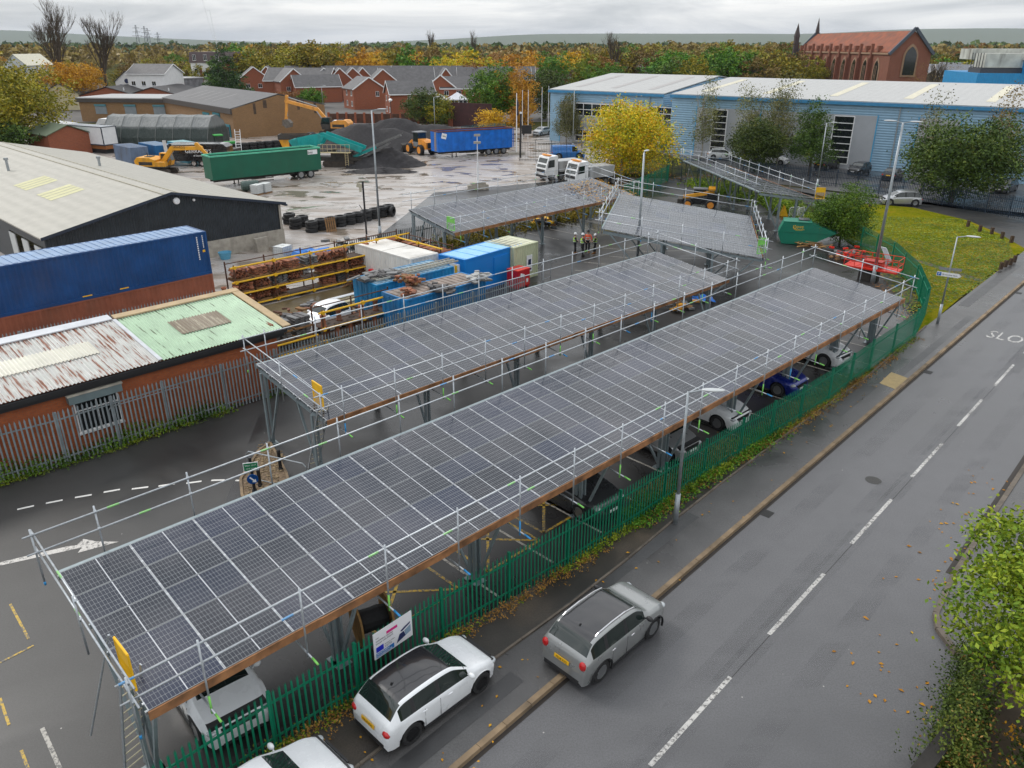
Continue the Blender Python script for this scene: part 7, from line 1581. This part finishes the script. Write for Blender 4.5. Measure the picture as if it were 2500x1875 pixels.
t=thing('blue_tarpaulin','crumpled bright blue tarpaulin over goods beside the caged tank','tarpaulin',W(768,636)); m=MB(); r_=random.Random(5); vs=[(x*.36-1.8,y*.3-1.0,(.75 if 0<x<9 and 0<y<6 else 0)+r_.uniform(0,.22)) for x in range(11) for y in range(8)]; m.add(vs,[(x*8+y,(x+1)*8+y,(x+1)*8+y+1,x*8+y+1) for x in range(10) for y in range(7)]); m.build('sheet',mat('blue_tarp',(.03,.18,.55),.35),t)
pile('slab_pile','piles of pale slabs and boards behind the racks','slabs',720,668,30,(1.2,.5,.06),1.3,(mat('pale_slab',(.34,.34,.33),.8),SCR),.5)
pile('slab_pile','dark roofing rubble and black sheets at the yard fence','scrap',880,612,26,(1.0,.4,.2),1.2,(SCR,BLK),.5)
t=thing('board_stack','long pale boards, ladders and pipes laid across trestles','boards',(-10.9,46.9,0),az(45)); m=MB(); [m.box(-1+.1*k,4.6-.2*k,-.3-.22*k,-.14-.22*k,.75+.02*k,.85+.02*k) for k in range(5)]; m.build('boards',mat('pale_board',(.40,.37,.25),.8),t); m=MB(); [m.tube((-.8,-.05-.12*k,1.0),(4.8,-.05-.12*k,1.0),.04,6) for k in range(3)]; m.build('pipes',WHT,t); m=MB(); m.box(-.2,-.05,-1.4,0,0,.74); m.box(3.4,3.55,-1.4,0,0,.74); m.build('trestle',RST,t)
# goods on the container roofs
o=(-8.0,44.4); t=thing('ladder_bundle','bundle of long aluminium ladders on the teal-blue container roof','ladders',(o[0]+.2,o[1]+.6,2.5),az(45)); m=MB()
for b_ in range(2):
    for s in (0,.36): m.box(-.2,6.3,.2+b_*.5+s,.25+b_*.5+s,.02+b_*.02,.12)
    for k in range(22): m.box(-.1+k*.29,-.06+k*.29,.25+b_*.5,.56+b_*.5,.05,.08)
m.build('ladder_frame',mat('dull_alu',(.42,.40,.34),.5,.3,.1),t)
pile('tile_heap','heap of reclaimed ridge tiles on the teal-blue container roof','roof tiles',0,0,70,(.32,.3,.09),.45,(TC,TCL,OLDT),.45,0,2.5,(-6.0,44.6))
pile('slate_heap','dark slates and felt on the left end of the teal-blue container roof','slates',0,0,40,(.9,.4,.08),.6,(SLT,SCR),.2,0,2.48,(-7.9,46.3))
pile('slate_heap','dark slate stack on the middle of the rusty container roof','slates',0,0,30,(.45,.4,.09),.38,(SLT,),.25,0,2.5,(-4.0,43.0)); pile('slate_heap','pale ridge pieces on the far end of the rusty container roof','ridge tiles',0,0,40,(.5,.3,.1),.5,(SCR,mat('pale_slab',(.34,.34,.33),.8)),.25,0,2.5,(-2.0,45.4)); pile('slate_heap','few orange tiles on the near corner of the rusty container roof','roof tiles',0,0,16,(.35,.3,.1),.3,(TCL,TC),.25,0,2.5,(-5.9,42.4))
# forklift style white vehicle in the tile yard
wv=car('white pickup among the tile racks, seen over the second canopy','pickup',(-10.9,43.4,.0),215,'suv',3.0,1.5,1.7,WP,lod=1)
car('white car partly hidden behind slates near the brick workshop','car',(-13.6,39.4,0),60,'hatch',3.6,1.6,1.2,WP,lod=1)
# ---------------------------------------------------------------- parking bay lines
bl=[]; 
def bays(o,azd,n,step,ln,side):
    a=R(azd); d=V((math.sin(a),math.cos(a))); nn=V((d.y,-d.x))*side; o=V(o)
    for k in range(n): q=o+d*k*step; bl.append((q,q+nn*ln))
bays((-5.8,24.6),46,12,2.45,2.6,1); bays((-3.2,22.1),46,14,2.45,4.0,1); bays(P(1109,600),44.5,9,2.6,4.8,1); bays((3.0,52.0),20,6,2.5,4.5,1); bays((13,60),-8,8,2.6,4.5,1)
strips('bay_line',[(a,b) for a,b in bl],.09,.009,M_BAY)
yb=[]
def cross(o,azd,L,D):
    a=R(azd); d=V((math.sin(a),math.cos(a))); nn=V((d.y,-d.x)); o=V(o); c=[o,o+d*L,o+d*L+nn*D,o+nn*D]
    for i in range(4): yb.append((c[i],c[(i+1)%4]))
    yb.append((c[0],c[2])); yb.append((c[1],c[3]))
cross((-5.6,19.3),45,3.0,2.6); cross((-2.6,22.3),45,2.4,2.6); cross((-.6,24.3),45,2.6,2.4)
strips('yellow_hatching',yb,.10,.010,M_YL)
sg=MB(); rr_=random.Random(8)
blt=[]
for k in range(12):
    x=-3+k*1.6; y=24+k*1.75
    pm_=MB(); pts=[]; n=14; cx,cy=x+rr_.uniform(-.4,.4),y+rr_.uniform(-.4,.4)
    pts=[(cx+math.cos(6.283*i/n)*rr_.uniform(.5,1.1),cy+math.sin(6.283*i/n)*rr_.uniform(.4,.9)) for i in range(n)]; sg.add([(a,b,.0125) for a,b in pts],[tuple(range(n))])
struct('dry_patches',sg,tarmac('dry_tarmac_patch',(.085,.083,.08),.6,.2,.15,60,.5,.6))
# weeds, leaves, vegetation
def weeds(name,label,pts,w,n,ls,pal,h=.18,seed=1,cat='weeds'):
    r=random.Random(seed); mb=MB(); vs=mb.v; fs=mb.f; P_=[V((p[0],p[1])) for p in pts]; segs=list(zip(P_,P_[1:])); Ls=[(b-a).length for a,b in segs]; T_=sum(Ls)
    for _ in range(n):
        k=r.random()*T_; i=0
        while k>Ls[i] and i<len(Ls)-1: k-=Ls[i]; i+=1
        a,b=segs[i]; q=a+(b-a)*(k/Ls[i]); d=(b-a).normalized(); nn=V((d.y,-d.x)); q=q+nn*r.gauss(0,w)
        dens=math.sin(k*1.3+i*2)*.5+math.sin(k*.37+i)*.5
        if dens<r.uniform(-.9,.5): continue
        hh=h*r.uniform(.3,1.3)*(1+dens)
        for _ in range(7):
            p=V((q.x+r.gauss(0,.06),q.y+r.gauss(0,.06),.06+r.random()*hh)); a_=V((r.gauss(0,1),r.gauss(0,1),r.gauss(0,.8))).normalized()*ls*r.uniform(.5,1.2); b_=a_.cross(V((r.gauss(0,1),r.gauss(0,1),r.gauss(0,1)))).normalized()*ls*.5
            j=len(vs); vs+=[tuple(p-a_),tuple(p+b_),tuple(p+a_),tuple(p-b_)]; fs.append((j,j+1,j+2,j+3)); mb.mi.append(0)
    return tag(mb.build(name,LM[pal]),label,cat,kind='stuff')
off=lambda pts,d:[(p[0]+d*.7,p[1]-d*.7) for p in pts]
weeds('weeds','green and yellow weeds growing along the foot of the green fence',off(FENCE,.1),.13,2600,.045,'lime',.16,1)
weeds('weeds','brown and russet weeds among the green ones at the fence foot',off(FENCE[2:],.25),.16,1800,.04,'rust',.14,2)
weeds('verge_plants','thick green ground cover on the verge right of the nearest street lamp',off([(4.0,23.0),(7.0,26.0),(12,30.6)],-.1),.34,2600,.05,'green',.18,3,'ground cover')
weeds('verge_plants','brown dry plants on the verge between fence and edging',off([(4.6,24.0),(13,31.8),(18.5,37.0)],-.2),.30,3000,.05,'brown',.2,4,'ground cover')
weeds('weeds','nettles growing behind and below the grey palisade fence',off(gf,-.15),.25,3600,.06,'green',.45,5)
weeds('weeds','low weeds along the kerb of the grey palisade fence',off(gf,.18),.10,900,.035,'lime',.06,6)
weeds('weeds','overgrown strip behind the farthest canopy',[(22,96),(27,84),(29.8,72)],1.0,2600,.12,'lime',.5,7)
weeds('weeds','ivy and weeds under the leaf-strewn canopy fence',[(-6,64),(4,74),(14,84)],.7,2600,.10,'olive',.4,8)
def litter(name,label,quad,n,ls,pal,seed,z=.012):
    r=random.Random(seed); mb=MB(); a,b,c,d=[V(q) for q in quad]
    for _ in range(n):
        s,t_=r.random(),r.random(); q=(a*(1-s)+b*s)*(1-t_)+(d*(1-s)+c*s)*t_; an=r.random()*6.3; l=ls*r.uniform(.5,1.2); x,y=math.cos(an)*l,math.sin(an)*l
        zz=z(q) if callable(z) else z
        mb.add([(q.x-x,q.y-y,zz),(q.x-y*.6,q.y+x*.6,zz+l*.25),(q.x+x,q.y+y,zz),(q.x+y*.6,q.y-x*.6,zz+l*.15)],[(0,1,2,3)])
    return tag(mb.build(name,LM[pal]),label,'fallen leaves',kind='stuff')
litter('fallen_leaves','scattered orange leaves on the pavement and verge',[(-6,11.5),(18,37),(19,36),(-3,10)],70,.06,'orange',1,.115)
litter('fallen_leaves','orange leaves scattered along the far gutter and side road mouth',[(10,14),(20,26),(18.5,27.5),(8,16)],90,.07,'orange',2,.012)
litter('fallen_leaves','fallen maple leaves lying on the far end of the canopy beside the yellow maple',[(4.0,70.5),(8.2,75.0),(11.5,71.6),(7.6,67.6)],420,.13,'orange',3,lambda q:3.02+max(0,((-(q.x)*.707+q.y*.707)-(-cC[0].location.x*.707+cC[0].location.y*.707))/cC[2]*1.0)+.05)
litter('fallen_leaves','brown leaf litter along the curved green fence',[(24.5,45),(29.5,65),(28,65),(23.5,45)],500,.08,'rust',4,.07)
litter('fallen_leaves','leaf litter under the yellow maple and the dark green fence',[(12,88),(22,100),(19,112),(8,100)],900,.12,'orange',5,.02)
# foreground tree and hedge at right
fg=thing('broadleaf_tree','bright yellow-green tree leaning over the low wall at the bottom right corner','tree',(W(2500,1560,3.0).x+1.25,W(2500,1560,3.0).y-.75,0)); fr_=[((-1.3,1.1,3.3),(1.5,1.5,1.3)),((-.2,.4,3.0),(1.6,1.6,1.3)),((-.9,-.3,2.4),(1.1,1.1,.8)),((-.4,2.6,3.9),(1.3,1.4,1.1)),((.8,1.6,4.2),(1.8,1.8,1.2))]
link('crown',crown_mesh('crown',fr_,19000,.08,91,LM['lime'],clus=14,csp=.45),fg); link('trunk',limbs('trunk',3.8,.5,91,3,.13,BARK),fg)
hd=thing('hedge','dark hedge with orange leaves at the bottom right corner','hedge',(12.6,12.6,0)); link('foliage',crown_mesh('foliage',[((0,0,.7),(1.5,1.0,.7)),((1.4,.6,.7),(1.4,1.0,.8)),((-.9,-.6,.5),(1.0,.7,.6))],7000,.06,92,LM['dark'],clus=20,csp=.4),hd); link('autumn_leaves',crown_mesh('foliage',[((-1.0,.3,.9),(.8,.7,.5)),((.6,.9,1.0),(1.4,.6,.4))],260,.06,93,LM['orange'],clus=9,csp=.25),hd)
tb=thing('broadleaf_tree','dark leafy branch tip entering at the right edge above the road','tree',(37.5,41.0,0)); link('crown',crown_mesh('crown',[((0,0,5),(2.2,2.2,1.6)),((2,1,6),(2.5,2.5,2))],4200,.15,94,LM['dark'],csp=.8),tb); link('trunk',limbs('trunk',6,.4,94,3,.2,BARK),tb)

rg_=random.Random(77); 
gq=[(24.5,45),(29.5,66),(42.5,66),(38,57)]; gq2=[(29.5,66),(33,77),(43.2,75),(42.5,66)]
litter('grass_tufts','rough tufts and clover patches across the lawn beside the side road',gq,7000,.09,'olive',21,.07); litter('grass_tufts','rough tufts on the far part of the lawn by the silver people carrier',gq2,4000,.11,'lime',23,.07)
litter('grass_tufts','dry straw-coloured tufts and leaves across the lawn beside the side road',gq,5000,.09,'green',22,.075)
for k,(x,y,n_,ms_) in enumerate(((760,770,40,(OLDT,TC,SCR)),(880,700,30,(RST,OLDT)),(1010,610,40,(TC,RST,OLDT)),(930,640,40,(RST,TC,SCR)),(690,800,40,(SLT,SCR,RST)),(860,790,36,(TC,OLDT,RST)),(1000,775,30,(TC,OLDT)))):
    pile('scrap_pile',['rusty heap of broken tiles below the long rack','rusty rods and timber at the right end of the long rack','terracotta rubble in front of the white container','rusty odds and ends around the red barrels','dark slates and frames piled behind the brick workshop','broken terracotta and timber beside the white pickup','timber and pots piled by the left end of the teal-blue container'][k],'scrap',x,y,n_,(.7,.25,.1),.75,ms_,.7)

weeds('hedge_growth','dark ivy and weeds spilling over the low wall at the bottom right corner',[(9.8,12.6),(12.9,16.6)],.28,2600,.05,'dark',.95,31,'ivy')
weeds('hedge_growth','autumn-tinted growth along the low wall at the bottom right corner',[(9.9,12.4),(12.7,16.0)],.30,170,.045,'rust',.9,32,'ivy')
# ---------------------------------------------------------------- people
SKIN=mat('skin',(.50,.30,.22),.6,0,0); HIV=mat('hi_vis_yellow',(.45,.80,.02),.6,0,.05); HIO=mat('hi_vis_orange',(.85,.13,.05),.6,0,.05); REFL=mat('reflective_tape',(.6,.62,.62),.35,.3,0); DCL=mat('dark_clothes',(.014,.014,.018),.8,0,.1); HATW=mat('white_helmet',(.80,.80,.80),.3,0,0); HATB=mat('black_helmet',(.015,.015,.017),.3,0,0); BOOT=mat('tan_boots',(.25,.11,.03),.7,0,0); BOOTD=mat('dark_boots',(.02,.018,.016),.7,0,0); HAIR=mat('dark_hair',(.02,.012,.008),.7,0,0)
def skin_obj(name,verts,edges,radii,m,parent,sub=1):
    me=bpy.data.meshes.new(name); me.from_pydata(verts,edges,[]); me.materials.append(m); o=link(name,me,parent)
    sm_=o.modifiers.new('skin','SKIN'); sm_.use_smooth_shade=True
    for i,r in enumerate(radii): me.skin_vertices[0].data[i].radius=(r,r) if not hasattr(r,'__len__') else r
    me.skin_vertices[0].data[0].use_root=True
    s=o.modifiers.new('sub','SUBSURF'); s.levels=sub; s.render_levels=sub
    dg=bpy.context.evaluated_depsgraph_get(); nm=bpy.data.meshes.new_from_object(o.evaluated_get(dg)); o.modifiers.clear(); o.data=nm; nm.name=name
    nm.materials.clear(); nm.materials.append(m); return o
def person(label,px,py,h,azd,top,vest,helmet,boots,arms,legs=(.10,-.04)):
    p=W(px,py); s=h/1.75; t=thing('person',label,'person',(p.x,p.y,.006),az(azd),None,s)
    hipz,kz,az_=.92,.50,.09
    V_=[(0,0,.95)]; E_=[]; R_=[(.105,.08)]
    def add(v,r,par): V_.append(v); R_.append(r); E_.append((par,len(V_)-1)); return len(V_)-1
    c=add((0,0,1.15),(.105,.08),0); ch=add((0,0,1.36),(.13,.09),c); nk=add((0,0,1.48),.06,ch); hd=add((.01,0,1.56),.07,nk); h2=add((.02,0,1.66),(.088,.085),hd); add((.02,0,1.73),.06,h2)
    for i,sd in enumerate((1,-1)):
        a=add((0,sd*.09,.88),.065,0); lx=legs[i]; k=add((lx*.6+.02,sd*.11,kz),.06,a); f=add((lx,sd*.12,az_),.042,k); add((lx+.15,sd*.14,.04),.035,f)
        el,ha=arms[i]; q=add((0,sd*.19,1.40),.052,ch); e=add((el[0],sd*el[1],el[2]),.040,q); w=add((ha[0],sd*ha[1],ha[2]),.028,e)
        d=(V(V_[w])-V(V_[e])).normalized(); pl=V(V_[w])+d*.07; pi_=add(tuple(pl),(.035,.018),w)
        for fi in range(5):
            o_=V((0,0,1)).cross(d); o_=o_.normalized() if o_.length>.1 else V((0,1,0)); b=pl+o_*(fi-2)*.016; L_=(.04,.075,.085,.078,.06)[fi]
            j=add(tuple(b+d*.03+o_*(.02 if fi==0 else 0)),.010,pi_); add(tuple(b+d*(.03+L_)-V((0,0,.015))),.008,j)
    skin_obj('body',V_,E_,R_,SKIN,t)
    # face, hair, helmet
    m=MB(); m.ball((.105,0,1.63),(.022,.014,.026),8,6); m.build('nose',SKIN,t); m=MB(); [m.ball((.098,q,1.655),.010,6,4) for q in (-.032,.032)]; m.build('eyes',HATB,t); m=MB(); m.ball((.10,0,1.59),(.010,.026,.007),6,4); m.build('mouth',mat('lips',(.35,.12,.10),.6,0,0),t)
    m=MB(); m.ball((-.012,0,1.66),(.10,.096,.10),12,8); m.build('hair',HAIR,t,True)
    m=MB(); m.lathe([(.125,1.685),(.122,1.72),(.10,1.79),(.055,1.83),(0,1.84)],(.01,0,0),14); m.lathe([(.15,1.682),(.125,1.70)],(.025,0,0),14); m.build('helmet',helmet,t,True)
    # trousers
    Tv=[(0,0,.93),(0,0,1.10)]; Te=[(0,1)]; Tr=[(.165,.13),(.15,.12)]
    for i,sd in enumerate((1,-1)):
        lx=legs[i]; b=len(Tv); Tv+=[(0,sd*.10,.88),(lx*.6+.02,sd*.11,kz),(lx,sd*.12,.12)]; Te+=[(0,b),(b,b+1),(b+1,b+2)]; Tr+=[.105,.08,.065]
    skin_obj('trousers',Tv,Te,Tr,DCL,t)
    # jacket with sleeves
    Jv=[(0,0,.95),(0,0,1.18),(0,0,1.37),(0,0,1.45)]; Je=[(0,1),(1,2),(2,3)]; Jr=[(.165,.13),(.15,.125),(.175,.135),(.09,.08)]
    for i,sd in enumerate((1,-1)):
        el,ha=arms[i]; b=len(Jv); Jv+=[(0,sd*.20,1.40),(el[0],sd*el[1],el[2]),(el[0]*.15+ha[0]*.85,sd*(el[1]*.15+ha[1]*.85),el[2]*.15+ha[2]*.85)]; Je+=[(2,b),(b,b+1),(b+1,b+2)]; Jr+=[.070,.058,.042]
    skin_obj('jacket',Jv,Je,Jr,top,t)
    if vest:
        skin_obj('vest',[(0,0,.93),(0,0,1.16),(0,0,1.36),(0,0,1.43)],[(0,1),(1,2),(2,3)],[(.185,.155),(.17,.15),(.19,.155),(.12,.11)],vest,t)
    m=MB()
    for z in ((1.05,1.22) if vest else (1.02,1.2)): m.lathe([(.208 if vest else .19,z),(.208 if vest else .19,z+.05)],n=16)
    for v in range(len(m.v)): x,y,z=m.v[v]; m.v[v]=(x*.86,y,z)
    m.build('reflective_band',REFL,t)
    m=MB()
    for i,sd in enumerate((1,-1)): lx=legs[i]; m.ball((lx+.06,sd*.13,.05),(.15,.055,.06),10,6); m.tube((lx,sd*.12,.05),(lx,sd*.12,.2),.06,8)
    m.build('boots',boots,t,True); return t
person('person in white helmet and yellow vest, leftmost of the four, turned to the right',1403,620,1.66,80,DCL,HIV,HATW,BOOT,(((.05,.26,1.14),(.22,.12,1.12)),((.05,.26,1.14),(.22,.14,1.05))))
person('person in white helmet and yellow vest over black clothes, second from the left',1421,626,1.80,70,DCL,HIV,HATW,BOOTD,(((.0,.28,1.12),(.08,.30,.90)),((.05,.26,1.14),(.22,.16,1.10))))
person('person in black helmet and open orange jacket facing the camera',1434,617,1.80,190,HIO,None,HATB,BOOT,(((-.02,.30,1.14),(.10,.22,1.0)),((-.02,.30,1.14),(.10,.22,1.0))),(.06,-.10))
person('shorter person in white helmet and yellow vest, rightmost, facing the others',1452,620,1.58,275,DCL,HIV,HATW,BOOT,(((.08,.24,1.14),(.24,.06,1.14)),((.08,.24,1.14),(.24,.06,1.10))))
# ---------------------------------------------------------------- air
hz=MB(); hz.box(-12400,12400,-400,14300,-3.2,175); hm2=bpy.data.materials.new('haze'); hm2.use_nodes=True; ht=hm2.node_tree
ht.nodes.remove(ht.nodes['Principled BSDF']); pvn=nd(ht,'VolumePrincipled',Color=(.72,.80,.92),Density=HAZE,Anisotropy=.2); ht.links.new(pvn.outputs[0],ht.nodes['Material Output'].inputs['Volume'])
tag(hz.build('haze',hm2),'thin pale air haze over the whole site','haze',kind='stuff')
# ---------------------------------------------------------------- camera, light, sky
cam=bpy.data.cameras.new('camera'); co=bpy.data.objects.new('camera',cam); COL.objects.link(co)
cam.sensor_width=36; cam.lens=36*F/2500; cam.clip_end=30000; cam.clip_start=.3
co.location=(0,0,CH); co.rotation_euler=(R(90)-PITCH,0,0); S.camera=co
SE,SR=42,305
sun=bpy.data.lights.new('sun','SUN'); so=bpy.data.objects.new('sun',sun); COL.objects.link(so)
sun.energy=1.5; sun.angle=R(14); sun.color=(1,.96,.9)
sd=V((math.sin(R(SR))*math.cos(R(SE)),math.cos(R(SR))*math.cos(R(SE)),math.sin(R(SE))))
so.rotation_euler=(-sd).to_track_quat('-Z','Y').to_euler()
w=bpy.data.worlds.new('World'); S.world=w; w.use_nodes=True; t=w.node_tree; bg=t.nodes['Background']
sky=nd(t,'TexSky',_sky_type='NISHITA',_sun_disc=False,_sun_elevation=R(SE),_sun_rotation=R(SR)).outputs[0]
g=nd(t,'TexCoord').outputs['Generated']; s=nd(t,'SeparateXYZ',Vector=g).outputs
zc=mth(t,'MAXIMUM',s[2],.0)
inv=mth(t,'DIVIDE',1.,mth(t,'ADD',zc,.09))
pv=nd(t,'CombineXYZ',X=mth(t,'MULTIPLY',s[0],inv),Y=mth(t,'MULTIPLY',s[1],inv),Z=0.).outputs[0]
pv=nd(t,'Mapping',Vector=pv,Location=(3.1,1.7,0)).outputs[0]
pb=nd(t,'Mapping',Vector=g,Scale=(2.2,2.2,17),Location=(.4,0,.35)).outputs[0]
n1=noise(t,.24,pv,8,rough=.52,dist=.15); n2=noise(t,1.5,pb,7,rough=.6,dist=.6)
nn=mth(t,'ADD',mth(t,'MULTIPLY',n1,.42),mth(t,'MULTIPLY',n2,.58))
cl=ramp(t,nn,[(.36,(.38,.41,.44)),(.45,(.54,.56,.58)),(.52,(.70,.71,.72)),(.58,(.84,.84,.83)),(.68,(1.0,.99,.96))])
lum=mth(t,'MULTIPLY_ADD',mth(t,'POWER',zc,.8),SKYGAIN*8.0,12.0)           # overcast: brighter overhead
cv=nd(t,'VectorMath',_operation='SCALE',i0=cl,Scale=lum).outputs[0]
fin=mix(t,.9,sky,cv); t.links.new(fin,bg.inputs[0]); bg.inputs[1].default_value=.1
S.view_settings.view_transform='Standard'; S.view_settings.look='None'; S.view_settings.exposure=0; S.view_settings.gamma=1
S.render.resolution_x=1024; S.render.resolution_y=768
